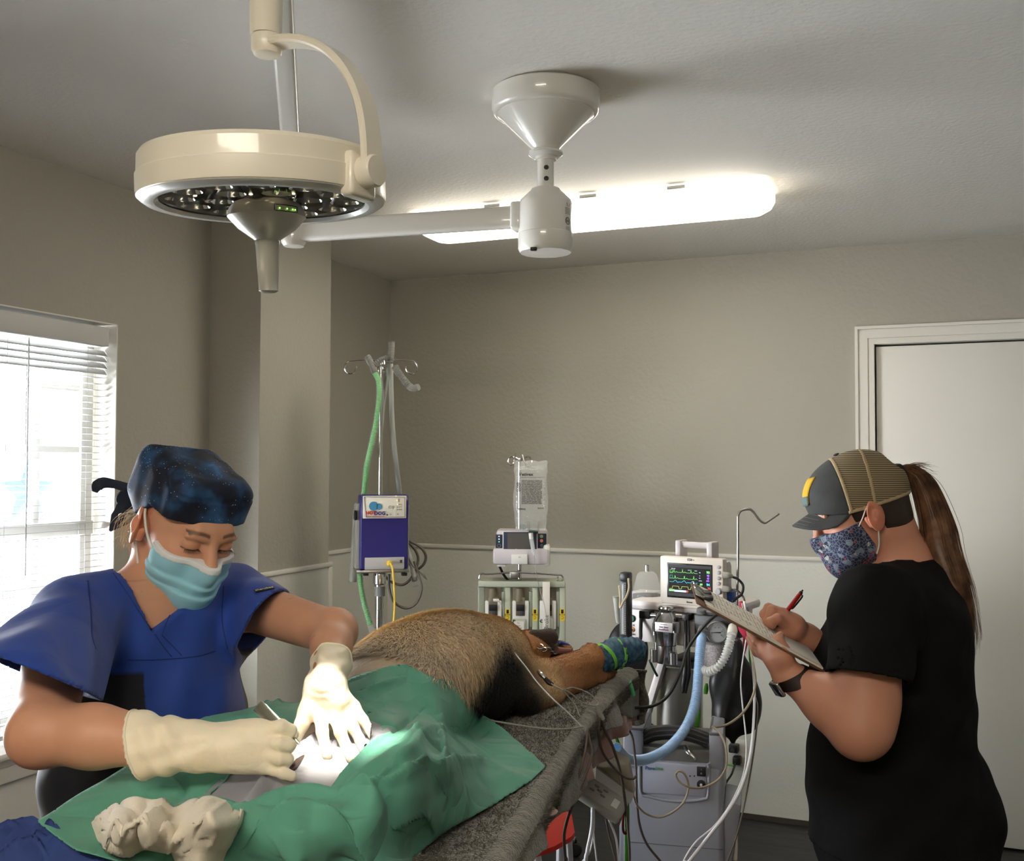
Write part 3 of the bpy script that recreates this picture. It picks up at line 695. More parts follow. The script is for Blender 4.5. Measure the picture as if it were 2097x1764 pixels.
def dogcol(V):
    a, b = tbi(V); z = V[:, 2]; nz = noise3(V, 22, 3)*.018; n2 = noise3(V, 70, 5)
    c = np.tile(TAN, (len(V), 1))
    def mx(c, col, w): return c*(1-w[:, None])+col*w[:, None]
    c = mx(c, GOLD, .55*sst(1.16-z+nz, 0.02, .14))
    c = mx(c, PALE, sst(a+nz*3, .86, 1.05)*sst(z, 1.04, 1.1)*.7)
    c = mx(c, GREY, sst(a+nz*4, .98, 1.15)*.6*sst(b, .3, .45))
    c = mx(c, RUST, sst(.50-a+nz, 0, .14)*.85)
    # black saddle on the near flank, low down
    edge = 1.070+.045*np.exp(-((a-.70)/.12)**2)-.10*sst(a, .92, 1.15)-.10*sst(.56-a, 0, .12)
    w = sst(edge-z+nz, -.014, .036)*sst(a+nz, .47, .60)*sst(.36-b, 0, .06)
    c = mx(c, BLK, w)
    # face: dark crown and muzzle
    hd = ((V-P(1118, 1312, 2.82))**2).sum(1)**.5; c = mx(c, np.array(srgb(52, 40, 32)), sst(.062-hd, -.004, .012))
    c *= (1+.13*n2)[:, None]; return np.clip(c, 0, 1)
dogt = thing('dog', 'tan and black dog lying on its side on the grey towel, under anaesthesia', 'dog', tb(.8, .33, .926))
furm = colmat('dog_coat', .75, bump=.6, bscale=160, bdist=.003, sheen=.15)
FURCUT = [(x, y-4) for x, y in ((60, 1690), (420, 1466), (700, 1400), (832, 1363), (898, 1394), (925, 1397), (985, 1462), (1120, 1572), (900, 1800), (300, 1800))]
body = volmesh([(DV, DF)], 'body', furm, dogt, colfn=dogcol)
from mathutils.bvhtree import BVHTree
BV = BVHTree.FromPolygons(DV.tolist(), DF.tolist())
# short coat lying along the body
rs = np.random.RandomState(4); tri = DV[DF]; nn = np.cross(tri[:, 1]-tri[:, 0], tri[:, 2]-tri[:, 0]); ar = np.linalg.norm(nn, axis=1); nn /= ar[:, None]+1e-12
ctr = tri.mean(1); aa_, bb_ = tbi(ctr); vis = ((nn*(np.array([0, 0, CZ])-ctr)).sum(1) > -.15) & (ctr[:, 2] > .932) & (aa_ < 1.05)
pr = ar*vis; pr /= pr.sum(); vis &= ~inpoly(np.c_[1048.5+F*ctr[:, 0]/ctr[:, 1], 955.5+F*(CZ-ctr[:, 2])/ctr[:, 1]], FURCUT); pr = ar*vis; pr /= pr.sum(); NF = 42000; fi = rs.choice(len(DF), NF, p=pr); r1, r2 = rs.rand(NF, 1), rs.rand(NF, 1)
base = tri[fi, 0]+(tri[fi, 1]-tri[fi, 0])*r1+(tri[fi, 3]-tri[fi, 0])*r2; N_ = nn[fi]
a_, b_ = tbi(base); sw = noise3(base, 9, 11, 2)*1.1
flow = np.c_[TU[0]*np.cos(sw)-TU[1]*np.sin(sw), TU[0]*np.sin(sw)+TU[1]*np.cos(sw), -.5*np.ones(NF)]; flow += rs.normal(size=(NF, 3))*.22
flow -= N_*(flow*N_).sum(1)[:, None]; flow /= np.linalg.norm(flow, axis=1)[:, None]
Lh = (.015+.016*rs.rand(NF))*np.interp(a_, [.1, .45, .6, 1.0], [.35, .5, 1, 1.35]); lift = .16+.22*rs.rand(NF)
side = np.cross(N_, flow)*(.00055+.0004*rs.rand(NF))[:, None]
mid = base+flow*(Lh*.5)[:, None]+N_*(Lh*lift*.55)[:, None]; tip = base+flow*Lh[:, None]+N_*(Lh*lift*.75)[:, None]
HV = np.stack([base-side-N_*.001, base+side-N_*.001, mid+side*.8, mid-side*.8, tip], 1).reshape(-1, 3); k5 = np.arange(NF)*5
q4 = np.stack([k5, k5+1, k5+2, k5+3], 1); q3 = np.stack([k5+3, k5+2, k5+4, k5+4], 1)
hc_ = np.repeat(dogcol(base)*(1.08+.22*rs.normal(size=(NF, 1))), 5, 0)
me = bpy.data.meshes.new('fur'); fl = [tuple(x) for x in q4]+[(int(x[0]), int(x[1]), int(x[2])) for x in q3]
me.from_pydata((HV-np.array(dogt['_c'])).tolist(), [], fl)
ca = me.color_attributes.new('col', 'FLOAT_COLOR', 'POINT'); cc4 = np.ones((len(HV), 4), np.float32); cc4[:, :3] = np.clip(hc_, 0, 1); ca.data.foreach_set('color', cc4.ravel())
me.materials.append(colmat('fur_strand', .6)); fo = bpy.data.objects.new('fur', me); SC.collection.objects.link(fo); fo.parent = dogt; fo['kind'] = 'stuff'
def onbody(px, py, off=0.0):
    o = Vector((0, 0, CZ)); dr = Vector(P(px, py, 1)-np.array([0, 0, CZ])).normalized(); h = BV.ray_cast(o, dr, 6)
    return np.array(h[0])-np.array(dr)*off if h[0] is not None else None
q = onbody(969, 1290, 0)
if q is not None: MB().lathe([(0, -.003), (.005, -.002), (.006, .001), (.004, .0035), (0, .004)], q, (0, -.6, .8), 14).build('skin_tag', mat('dark_skin', srgb(60, 38, 30), .6), dogt, absolute=True)
# wrapped paw
wrapm = mat('vet_wrap_navy', srgb(28, 50, 92), .6, col2=srgb(60, 110, 130), vscale=60, bump=.5, bscale=120, bdist=.003)
wf_ = Field(np.minimum(P(1220, 1360, 2.6), L3)-.08, np.maximum(P(1220, 1300, 2.6), L3)+.08, .003)
wa = P(1228, 1350, 2.68)
wf_.run([('cap', wa, P(1262, 1338, 2.72), .035, .039, dict(k=.01)), ('cap', P(1262, 1338, 2.72), P(1298, 1331, 2.755), .039, .033, dict(k=.01))])
wf_.prim(('fn', lambda D, X, Y, Z: D+.0014*np.sin(X*420+Z*160)+.0012*np.sin(Y*300-Z*350+X*100)))
wp = volmesh([wf_.mesh()], 'bandage_wrap', wrapm, dogt)
lime = mat('lime_tape', srgb(120, 205, 70), .5)
wd_ = unit(P(1262, 1338, 2.72)-wa); upw = unit(np.cross(np.cross(wd_, [0, 0, 1]), wd_))
for t, r, tl in ((.3, .0380, .35), (.92, .0405, -.15)):
    c0 = wa+(P(1262, 1338, 2.72)-wa)*t; ax = unit(wd_+upw*tl)
    MB().lathe([(r, -.0055), (r+.0014, -.004), (r+.0014, .004), (r, .0055)], c0, ax, 40).build('tape_band', lime, wp, absolute=True)
# catheter / mouth pieces at the head
MB().tube([P(1146, 1316, 2.84), P(1156, 1319, 2.85), P(1166, 1324, 2.86), P(1150, 1330, 2.84)], .004, 8, 5).build('tube_holder', mat('blue_plastic', srgb(50, 80, 190), .4), dogt, absolute=True)
MB().tube([P(1140, 1332, 2.80), P(1160, 1333, 2.82), P(1168, 1331, 2.84)], [.010, .007, .004], 10, 5).build('tongue', mat('pink_tissue', srgb(150, 100, 92), .4), dogt, absolute=True)
for i, (x, y) in enumerate(((1106, 1325), (1113, 1331), (1121, 1330), (1128, 1337), (1137, 1336))):
    p0 = onbody(x, y, .004); p0 = P(x, y, 2.62) if p0 is None else p0; an = np.linspace(0, 2*PI, 13); tl = i*1.2
    MB().tube([p0+.008*np.array([math.cos(t), math.sin(t)*math.cos(tl), math.sin(t)*.6]) for t in an], .0018, 6).build('collar_link', chrome, dogt, absolute=True)
# dark ear resting on top of the head
ear = Field(P(1118, 1312, 2.78)-.09, P(1118, 1312, 2.78)+.09, .003)
ear.run([('ell', P(1103, 1307, 2.76), (.032, .018, .022), dict(k=.012, rot=rotm(0, .2, 0))), ('ell', P(1123, 1306, 2.77), (.027, .02, .025), dict(k=.012))])
volmesh([ear.mesh()], 'ear', furm, dogt, colfn=lambda V: np.tile(srgb(56, 44, 36), (len(V), 1))*(1+.25*noise3(V, 120, 2))[:, None])
# --- grey towel over the table, with its side falling over the right edge
towm = mat('grey_towel_pile', srgb(98, 95, 80), .95, col2=srgb(66, 64, 54), vscale=120, bump=1.0, bscale=260, sheen=.4, bdist=.004, detail=5)
tw = MB(); aa = np.linspace(-.0, 2.0, 330); rows = []
def eoff(a): return np.interp(a, [0, .2, .4, .66, .9, 1.1, 1.4, 2], [.0, .020, .034, .046, .042, .034, .032, .032])
def hang(a): return float(np.interp(a, [0, .12, .3, .45, .66, .88, 1.07, 1.2, 1.4, 2], [.11, .09, .05, .05, .075, .07, .055, .04, .03, .03]))+.005*math.sin(a*23)
for i, a in enumerate(aa):
    row = []
    h = float(hang(a)); hn = 16
    wav = .010*math.sin(a*13)+.006*math.sin(a*29+1)
    for k in range(hn, 0, -1):
        t = k/hn; row.append(tb(a, -.012-.010*t+wav*t*1.2, TZ-.012-h*t))
    for ang in np.linspace(.15, 1, 5): row.append(tb(a, .012-.024*math.cos(ang*PI/2), TZ-.014+.014*math.sin(ang*PI/2)))
    for bb in np.linspace(.03, .57, 66): row.append(tb(a, bb, TZ))
    row.append(tb(a, .58, TZ-.01)); row.append(tb(a, .585, TZ-.10))
    of = float(eoff(a)); row = [p+np.append(TN, 0)*of*max(0, min(1, 1-tbi(p[None])[1][0]/.14)) for p in row]
    rows.append(row)
G = np.array(rows); sh = G.shape; Vt = G.reshape(-1, 3)
Vt[:, 2] += .004*noise3(Vt, 16, 5, 3)+.0022*noise3(Vt, 150, 6, 2)
Vt[:, 0] += .002*noise3(Vt, 60, 8, 2)
tw.grid(Vt.reshape(sh)); twl = tag(tw.build('grey_towel', towm, None, auto=180, solid=.006, origin=tb(1, .29, TZ)), 'thick grey terry towel spread over the operating table under the dog', 'towel')
rsx = np.random.RandomState(12); NT = 34000; ra, rb_ = rsx.uniform(.02, 1.55, NT), rsx.uniform(.05, .38, NT)
sd_ = rsx.rand(NT) < .22; bt_ = np.array([tb(a, b, TZ+.005) for a, b in zip(ra, rb_)]); hh_ = rsx.rand(NT)*.07
for i in np.where(sd_)[0]: bt_[i] = tb(ra[i], -.018+float(eoff(ra[i])), TZ-.012-hh_[i]*.5)
dr_ = rsx.normal(size=(NT, 3))*[.6, .6, .35]; dr_[:, 2] = np.abs(dr_[:, 2])+.35; dr_[sd_] += np.append(-TN, 0)*.9; dr_ /= np.linalg.norm(dr_, axis=1)[:, None]; sw_ = np.cross(dr_, rsx.normal(size=(NT, 3))); sw_ /= np.linalg.norm(sw_, axis=1)[:, None]
tv_ = np.stack([bt_-sw_*.0009, bt_+sw_*.0009, bt_+dr_*(.005+.004*rsx.rand(NT))[:, None]], 1).reshape(-1, 3); pl_ = MB(); pl_.add(tv_, [(3*i, 3*i+1, 3*i+2) for i in range(NT)]); o_ = pl_.build('towel_pile', towm, twl, absolute=True, smooth=False); o_['kind'] = 'stuff'
# towel end falling over the far end of the table, gathered
tw = MB(); rows = []
for b_ in np.linspace(-.035, .585, 120):
    row = []
    for t in np.linspace(0, 1, 26):
        f_ = sst(np.array(t), 0, .4); wav = .016*math.sin(b_*62)+.007*math.sin(b_*141+2)
        rnd = -.030*math.sin(min(t/.18, 1)*PI/2)
        drop = .11+.05*math.exp(-((b_-.0)/.06)**2)
        row.append(tb(rnd-.004-wav*f_*.7, b_+.006*math.sin(t*9+b_*20), TZ-.003-.014*min(t/.18, 1)**2-drop*max(0, t-.1)))
    rows.append(row)
tw.grid(rows); e1 = tw.build('end_fold', towm, twl, absolute=True, auto=180, solid=.006)
# pale pink blanket under it
pk = MB(); rows = []
for a in np.linspace(-.04, 1.15, 200):
    row = []; h = float(np.interp(a, [-.04, .0, .12, .3, .45, .68, .9, 1.0, 1.15], [.12, .12, .115, .11, .115, .095, .055, .02, .01]))
    for t in np.linspace(0, 1, 22):
        wav = (.014*math.sin(a*26+1)+.006*math.sin(a*61))*t; row.append(tb(a, -.002-.006*t+wav+float(eoff(a)), TZ-.022-h*t))
    rows.append(row)
pk.grid(rows); rows = []
for b_ in np.linspace(0.0, .5, 60):
    row = []
    for t in np.linspace(0, 1, 16): row.append(tb(-.022-.012*math.sin(b_*40+1)*t, b_, TZ-.03-.13*t))
    rows.append(row)
pk.grid(rows)
tag(pk.build('pink_blanket', mat('pink_fleece', srgb(176, 140, 132), .95, var=.15, vscale=40, bump=.7, bscale=200, sheen=.3), None, auto=180, solid=.004, origin=tb(.3, .1, .7)), 'pale pink fleece blanket hanging below the grey towel edge', 'blanket')
# --- green surgical drape
grm = mat('green_drape_cloth', srgb(92, 158, 136), .8, var=.10, vscale=6, bump=.25, bscale=300, bdist=.0008, sheen=.1); crinkle(grm, 5.0, .022, .7)
OUT = [(75, 1682), (160, 1630), (300, 1546), (372, 1488), (420, 1466), (520, 1450), (615, 1438), (668, 1425), (700, 1398), (745, 1382), (800, 1366), (832, 1361), (868, 1378), (898, 1392), (925, 1395), (962, 1440), (985, 1460), (1030, 1492), (1075, 1530), (1117, 1570), (1085, 1600), (1040, 1628), (1000, 1655), (955, 1680), (900, 1712), (845, 1760), (830, 1800), (480, 1800), (350, 1770), (250, 1765), (155, 1738)]
HOLE = [(428, 1624), (455, 1600), (500, 1560), (560, 1510), (610, 1488), (680, 1470), (740, 1478), (797, 1500), (770, 1533), (725, 1568), (700, 1590), (677, 1624), (640, 1626), (590, 1625), (540, 1640), (508, 1656), (470, 1642)]
def zd(px, py, z): return Pz(px, py, z)[1]
cp = []
def C(px, py, d=None, z=None):
    if z is not None: d = zd(px, py, z)
    if d is None:
        h = onbody(px, py, .006)
        if h is None: return
        d = h[1]
    cp.append((px, py, d))
for px, py in ((745, 1382), (800, 1366), (832, 1361), (868, 1378), (898, 1392), (925, 1400), (962, 1440), (985, 1462), (850, 1440), (800, 1420), (900, 1460), (950, 1500), (1010, 1490)): C(px, py)
for px, py, z in ((1117, 1570, .94), (1085, 1600, .941), (1040, 1628, .942), (1000, 1655, .942), (955, 1680, .944), (900, 1712, .946), (845, 1760, .948), (1075, 1530, .942), (1030, 1500, .95), (1040, 1560, .95), (990, 1600, .955),
                  (75, 1682, 1.035), (160, 1630, 1.045), (300, 1546, 1.06), (420, 1466, 1.085), (520, 1450, 1.085), (615, 1438, 1.085), (700, 1400, 1.095),
                  (640, 1560, 1.078), (700, 1500, 1.082), (560, 1560, 1.072), (500, 1620, 1.06), (430, 1625, 1.052), (680, 1620, 1.07), (790, 1505, 1.09), (590, 1640, 1.06), (300, 1640, 1.04), (155, 1738, 1.02), (300, 1760, 1.0), (400, 1790, .99),
                  (520, 1720, 1.03), (520, 1790, .98), (640, 1700, 1.05), (700, 1790, .985), (780, 1700, 1.035), (830, 1780, .96), (880, 1620, 1.045), (850, 1540, 1.085), (820, 1600, 1.075), (900, 1680, .985), (930, 1560, 1.03)): C(px, py, z=z)
cpa = np.array(cp); dfun = tps(cpa[:, :2], cpa[:, 2], 2e-4)
CR = [([(620, 1560), (700, 1640), (700, 1640)], 0, 10),
      ([(885, 1418), (865, 1430), (840, 1462), (805, 1500)], -.010, 9), ([(900, 1425), (905, 1460), (905, 1500)], .006, 10), ([(905, 1495), (860, 1520), (830, 1540)], .009, 12),
      ([(900, 1500), (912, 1555), (905, 1600)], .011, 13), ([(905, 1490), (960, 1465), (975, 1455)], -.008, 12), ([(880, 1520), (800, 1560), (740, 1600), (700, 1640)], .006, 14), ([(905, 1500), (850, 1550), (800, 1590), (760, 1640)], .010, 12),
      ([(800, 1500), (760, 1545), (720, 1585), (700, 1598)], .007, 7), ([(1050, 1590), (985, 1570), (930, 1590), (900, 1640)], .010, 12), ([(1015, 1545), (970, 1560)], -.007, 12), ([(740, 1640), (790, 1630), (850, 1605), (905, 1600), (950, 1580)], .012, 14),
      ([(700, 1640), (740, 1640), (775, 1665), (800, 1690)], .014, 14), ([(860, 1590), (920, 1665)], .012, 12), ([(870, 1600), (890, 1700)], -.010, 10), ([(800, 1690), (850, 1655), (900, 1640)], -.012, 12),
      ([(480, 1660), (560, 1640), (640, 1632), (700, 1640)], .007, 12), ([(500, 1760), (560, 1700), (620, 1690), (680, 1700), (740, 1740)], .018, 16), ([(720, 1700), (760, 1764)], -.012, 12), ([(560, 1720), (620, 1760)], -.012, 12),
      ([(330, 1560), (380, 1600), (350, 1640)], -.007, 16), ([(350, 1640), (420, 1610), (460, 1590)], -.009, 9), ([(400, 1500), (480, 1480), (560, 1470)], .006, 12), ([(450, 1500), (520, 1490)], -.006, 9), ([(640, 1455), (690, 1425)], .006, 9), ([(720, 1430), (800, 1400), (860, 1395)], .007, 14), ([(720, 1460), (790, 1440)], -.005, 10), ([(770, 1600), (830, 1580)], -.006, 9)]
rc_ = np.random.RandomState(21)
for _ in range(70):
    x0, y0 = rc_.uniform(230, 1100), rc_.uniform(1380, 1780); a_ = rc_.uniform(-.9, 1.1); L_ = rc_.uniform(40, 150)
    CR.append(([(x0, y0), (x0+L_*math.cos(a_), y0-L_*math.sin(a_)*.7)], rc_.choice([-1, 1])*rc_.uniform(.0015, .0042), rc_.uniform(6, 13)))
drp = patch('surgical_drape', OUT, [HOLE], dfun, 3.6, grm, CR, BV, .009, wob=.0045, wsc=1.3, thick=.0012)
tag(drp, 'creased green surgical drape with an open window spread over the dog', 'surgical drape')
hemm = mat('green_hem', srgb(34, 112, 88), .8)
# grey inner panel of the window, a touch lower, and the wound
IN = [(x+(x-640)*.05, y+(y-1560)*.05) for x, y in HOLE]
pnm = mat('grey_field_panel', srgb(150, 150, 158), .45, var=.12, vscale=9, bump=.3, bscale=40, bdist=.004)
pn = patch('field_panel', IN, [], lambda q: dfun(q)+.012, 5.0, pnm, [([(500, 1650), (545, 1610), (570, 1590)], .012, 9), ([(560, 1585), (620, 1545), (660, 1505)], .010, 9), ([(640, 1540), (700, 1520)], .004, 12), ([(520, 1650), (570, 1610)], -.010, 9)], None, parent=drp, wob=.002, thick=.001)
wz = lambda x, y, o=.0: P(x, y, dfun(np.array([[x, y]]))[0]-o)
MB().tube([wz(592, 1580, .004), wz(601, 1573, .002), wz(610, 1563, .002), wz(621, 1551, .004)], [.003, .0075, .007, .003], 12, 6, flat=((0, 0, 1), .6)).build('incision', mat('dark_wound', srgb(70, 36, 30), .3, col2=srgb(30, 14, 12), vscale=150), drp, absolute=True)
MB().tube([wz(622, 1549, .006), wz(634, 1538, .004), wz(650, 1524, .005)], [.0015, .0025, .0012], 8, 6).build('tissue_edge', mat('pink_wound_edge', srgb(200, 130, 115), .35), drp, absolute=True)
# --- blue drape bundled in the near left corner
blm = mat('blue_drape_cloth', srgb(44, 66, 128), .8, var=.2, vscale=9, bump=.2, bscale=300, bdist=.0008); crinkle(blm, 8, .014)
BO = [(-140, 1740), (-60, 1712), (0, 1697), (40, 1682), (68, 1677), (88, 1688), (120, 1712), (155, 1738), (250, 1740), (420, 1730), (500, 1706), (545, 1722), (560, 1745), (530, 1830), (-140, 1830)]
bp = [(-140, 1740, 1.0), (0, 1700, 1.02), (68, 1680, 1.03), (155, 1740, 1.005), (250, 1750, 1.0), (420, 1745, .99), (520, 1722, 1.005), (550, 1800, .96), (300, 1820, .955), (0, 1790, .975), (-140, 1830, .95), (100, 1770, .99)]
bf = tps([(x, y) for x, y, z in bp], [zd(x, y, z)-.01 for x, y, z in bp], 1e-4)
CB = [([(0, 1740), (60, 1712), (110, 1712)], -.014, 9), ([(60, 1725), (95, 1708), (130, 1718)], .012, 10), ([(0, 1760), (40, 1735), (70, 1740), (100, 1764)], .010, 10), ([(110, 1764), (130, 1745), (170, 1740)], .010, 9), ([(-20, 1720), (40, 1700)], .009, 12), ([(480, 1735), (520, 1720)], .01, 8), ([(460, 1764), (500, 1745), (540, 1750)], -.01, 8)]
for _ in range(30):
    x0, y0 = rc_.uniform(-40, 540), rc_.uniform(1690, 1790); a_ = rc_.uniform(-.8, 1.0); L_ = rc_.uniform(30, 90); CB.append(([(x0, y0), (x0+L_*math.cos(a_), y0-L_*math.sin(a_)*.7)], rc_.choice([-1, 1])*rc_.uniform(.002, .004), rc_.uniform(5, 10)))
tag(patch('blue_drape', BO, [], bf, 5.0, blm, CB, None, wob=.006, wsc=2.2, thick=.0015), 'crumpled navy blue cloth bundled at the near end of the table', 'cloth')
# --- white gauze pad lying on it
GO = smoothpoly([(178, 1735), (186, 1700), (198, 1676), (238, 1648), (288, 1638), (330, 1645), (358, 1655), (398, 1636), (430, 1632), (462, 1644), (503, 1656), (512, 1668), (512, 1704), (484, 1742), (462, 1800), (350, 1800), (345, 1760), (300, 1744), (268, 1756), (210, 1752)], 4)
gp = []
for x, y in GO[::4]: gp.append((x, y, zd(x, y, float(np.interp(y, [1635, 1700, 1800], [1.045, 1.015, .97])))))
for x, y, z in ((270, 1680, 1.065), (240, 1710, 1.05), (330, 1690, 1.06), (300, 1725, 1.04), (400, 1670, 1.07), (440, 1665, 1.075), (470, 1690, 1.06), (420, 1720, 1.045), (400, 1770, 1.01), (330, 1660, 1.055), (230, 1670, 1.055)): gp.append((x, y, zd(x, y, z)))
gp = np.array(gp); gf = tps(gp[:, :2], gp[:, 2]-.012, 2e-4)
CG = [([(335, 1655), (300, 1690), (255, 1710)], .008, 7), ([(300, 1650), (260, 1680), (240, 1720)], -.009, 6), ([(360, 1660), (320, 1700), (300, 1730)], -.007, 6), ([(210, 1690), (235, 1700), (225, 1715), (250, 1730)], .009, 6), ([(195, 1715), (230, 1725), (270, 1745)], -.008, 6), ([(310, 1695), (280, 1715), (290, 1735)], .008, 6), ([(345, 1735), (352, 1700), (380, 1670)], -.006, 8), ([(350, 1764), (352, 1735)], .006, 8), ([(500, 1660), (492, 1700), (470, 1740)], .007, 6), ([(460, 1650), (420, 1690), (395, 1730)], .005, 10), ([(185, 1700), (215, 1690)], .008, 5), ([(240, 1700), (215, 1712), (245, 1718)], -.007, 5)]
for _ in range(34):
    x0, y0 = rc_.uniform(185, 500), rc_.uniform(1640, 1764); a_ = rc_.uniform(.2, 1.1) if x0 > 330 else rc_.uniform(-.6, 1.2); L_ = rc_.uniform(20, 70); CG.append(([(x0, y0), (x0+L_*math.cos(a_), y0-L_*math.sin(a_))], rc_.choice([-1, 1])*rc_.uniform(.002, .0045), rc_.uniform(3, 6)))
gzm = mat('gauze', srgb(236, 226, 206), .95, bump=.6, bscale=420, bdist=.001, var=.06, vscale=30, sheen=.2)
tag(patch('gauze_pad', GO, [], gf, 3.2, gzm, CG, None, wob=.003, wsc=3, thick=.003, rough=.0018), 'bundle of white gauze sponges lying on the blue cloth in the foreground', 'gauze')
# ---------------------------------------------------------------- people
def frame(yawdir, pitch, roll=0):
    h = unit(np.array([yawdir[0], yawdir[1], 0])); z = np.array([0, 0, 1.]); l = np.cross(z, h)
    f = h*math.cos(pitch)-z*math.sin(pitch); u = h*math.sin(pitch)+z*math.cos(pitch)
    if roll: l, u = l*math.cos(roll)+u*math.sin(roll), u*math.cos(roll)-l*math.sin(roll)
    return np.stack([f, l, u], 1)
class Head:
    def __init__(s, c, R, sc=1.0): s.c = np.asarray(c, float); s.R = R; s.s = sc
    def L(s, *p): return s.c+s.R@(np.array(p, float)*s.s)
    def inv(s, V): return (V-s.c)@s.R/s.s
    def e(s, c, r, k=.02, rot=None, **kw): return ('ell', s.L(*c), np.array(r)*s.s, dict(k=k, rot=s.R if rot is None else s.R@rot, **kw))
    def cp(s, a, b, ra, rb, k=.015, **kw): return ('cap', s.L(*a), s.L(*b), ra*s.s, rb*s.s, dict(k=k, **kw))
    def bx(s, c, r, k=.02, rd=.02, **kw): return ('box', s.L(*c), np.array(r)*s.s, dict(k=k, rot=s.R, r=rd, **kw))
    def skull(s):
        return [s.e((-.012, 0, .028), (.095, .074, .088), 0), s.e((.030, 0, -.018), (.062, .060, .085), .02), s.e((.028, 0, -.075), (.052, .050, .036), .02), s.e((.070, 0, -.098), (.020, .022, .018), .02),
                s.cp((.052, -.036, -.022), (.052, .036, -.022), .027, .027, .02), s.cp((.078, -.026, .030), (.078, .026, .030), .014, .014, .02), s.e((-.03, 0, -.05), (.055, .055, .05), .03)]
    def face(s):
        pr = s.skull()
        for t in (-1, 1): pr.append(s.e((.098, t*.032, .010), (.020, .017, .012), .010, op='s'))
        pr += [s.cp((.088, 0, .018), (.112, 0, -.026), .0085, .012, .010), s.cp((.100, -.012, -.031), (.100, .012, -.031), .0075, .0075, .008)]
        for t in (-1, 1): pr.append(s.e((.0765, t*.032, .008), (.0145, .0155, .0125), .003))
        for t in (-1, 1): pr.append(s.cp((.0885, t*.018, .0245), (.080, t*.047, .024), .0055, .004, .008))
        pr += [s.cp((.088, -.02, -.054), (.088, .02, -.054), .006, .006, .006), s.cp((.098, -.012, -.056), (.098, .012, -.056), .005, .005, .006), s.cp((.095, -.012, -.066), (.095, .012, -.066), .006, .006, .006)]
        return pr
    def ear(s, t):
        r = rotm(0, -.25, t*.35)
        r = rotm(0, -.25, t*.55); return [s.e((-.016, t*.083, -.008), (.0225, .0065, .036), .006, r), s.e((-.010, t*.093, -.002), (.0115, .0065, .017), .003, r, op='s'), s.e((-.020, t*.096, .014), (.009, .0045, .010), .003, r, op='s'),
                s.cp((.004, t*.080, -.010), (.000, t*.080, -.026), .0055, .006, .004), s.cp((-.020, t*.082, -.002), (-.012, t*.082, -.028), .0028, .0035, .003), s.cp((-.018, t*.080, -.01), (-.018, t*.07, -.012), .012, .014, .006)]
def skincol(base, heads=(), brow=(0.05, .03, .02), blush=None):
    base = np.array(base)
    def fn(V):
        c = np.tile(base, (len(V), 1)); c *= (1+.05*noise3(V, 35, 1)+.03*noise3(V, 140, 2))[:, None]
        sp = noise3(V, 300, 9, 1)*noise3(V, 250, 19, 1); c *= np.where(sp > 1.15, .82, 1)[:, None]
        for H in heads:
            q = H.inv(V); f, l, u = q[:, 0], np.abs(q[:, 1]), q[:, 2]; fr = (f > .05) & (u > -.03) & (u < .06)
            ub = .031+.004*np.sin((l-.012)/.036*PI)-.004*(l > .04)*(l-.04)/.01
            w = np.clip(1-np.abs(u-ub)/.0042, 0, 1)*(l > .012)*(l < .046)*fr; w = np.clip(w*1.6, 0, .82)
            c = c*(1-w[:, None])+np.array(brow)*w[:, None]
            du = (u-.0022+(l-.032)**2*7.0); w2 = np.clip(1-np.abs(du)/.0016, 0, 1)*(np.abs(l-.032) < .0155)*fr; w2 = np.clip(w2*2, 0, .95)
            c = c*(1-w2[:, None])+np.array([.02, .012, .008])*w2[:, None]
            w3 = np.exp(-((l-.032)/.014)**2-((u-.010)/.008)**2)*.35*fr; c = c*(1-w3[:, None]*np.array([.15, .35, .4]))
            w4 = np.exp(-((l-.048)/.02)**2-((u+.025)/.018)**2)*.3*(f > .03); c = c*(1-w4[:, None]*np.array([0, .3, .3]))
            ear = (l > .073)*(np.abs(f+.01) < .03)*(np.abs(u+.004) < .04); c = np.where(ear[:, None] > 0, c*np.array([1.0, .80, .76]), c)
        if blush is not None: c = blush(V, c)
        return np.clip(c, 0, 1)
    return fn
def arm(a, b, c, ra, rb, rc, rd, k=.03): # shoulder, elbow, wrist
    a, b, c = map(np.asarray, (a, b, c)); m = b+(c-b)*.28
    return [('cap', a, b, ra, rb, dict(k=k)), ('cap', b, m, rb*.98, rc, dict(k=.02)), ('cap', m, c, rc, rd, dict(k=.02))]
def sleeve(fld, a, hem, dirn, r0, r1, rin, k=.03, wall=.009, deep=.05):
    a, hem, dirn = np.asarray(a), np.asarray(hem), unit(dirn); far = hem+unit(hem-a)*.12
    t = np.linalg.norm(hem-a); r_far = r0+(r1-r0)*(t+.12)/t
    def fn(D, X, Y, Z):
        ba = far-a; L = ba@ba; x, y, z = X-a[0], Y-a[1], Z-a[2]; tt = np.clip((x*ba[0]+y*ba[1]+z*ba[2])/L, 0, 1)
        d = np.sqrt((x-tt*ba[0])**2+(y-tt*ba[1])**2+(z-tt*ba[2])**2)-(r0+(r_far-r0)*tt)
        pl = (X-hem[0])*dirn[0]+(Y-hem[1])*dirn[1]+(Z-hem[2])*dirn[2]
        fold = .0025*np.sin(60*X+35*Z)+.002*np.sin(80*Z-50*Y+1)
        d = d+fold; dc = np.maximum(d, pl); h = np.clip(.5+.5*(D-dc)/k, 0, 1); D2 = D*(1-h)+dc*h-k*h*(1-h)
        inner = np.maximum(d+wall, -(pl+deep)); rr = np.maximum(-inner, -1)
        return np.maximum(D2, -inner)
    fld.prim(('fn', fn))
skin_m = colmat('skin', .5, bump=.12, bscale=350, sss=.12, bdist=.0006)
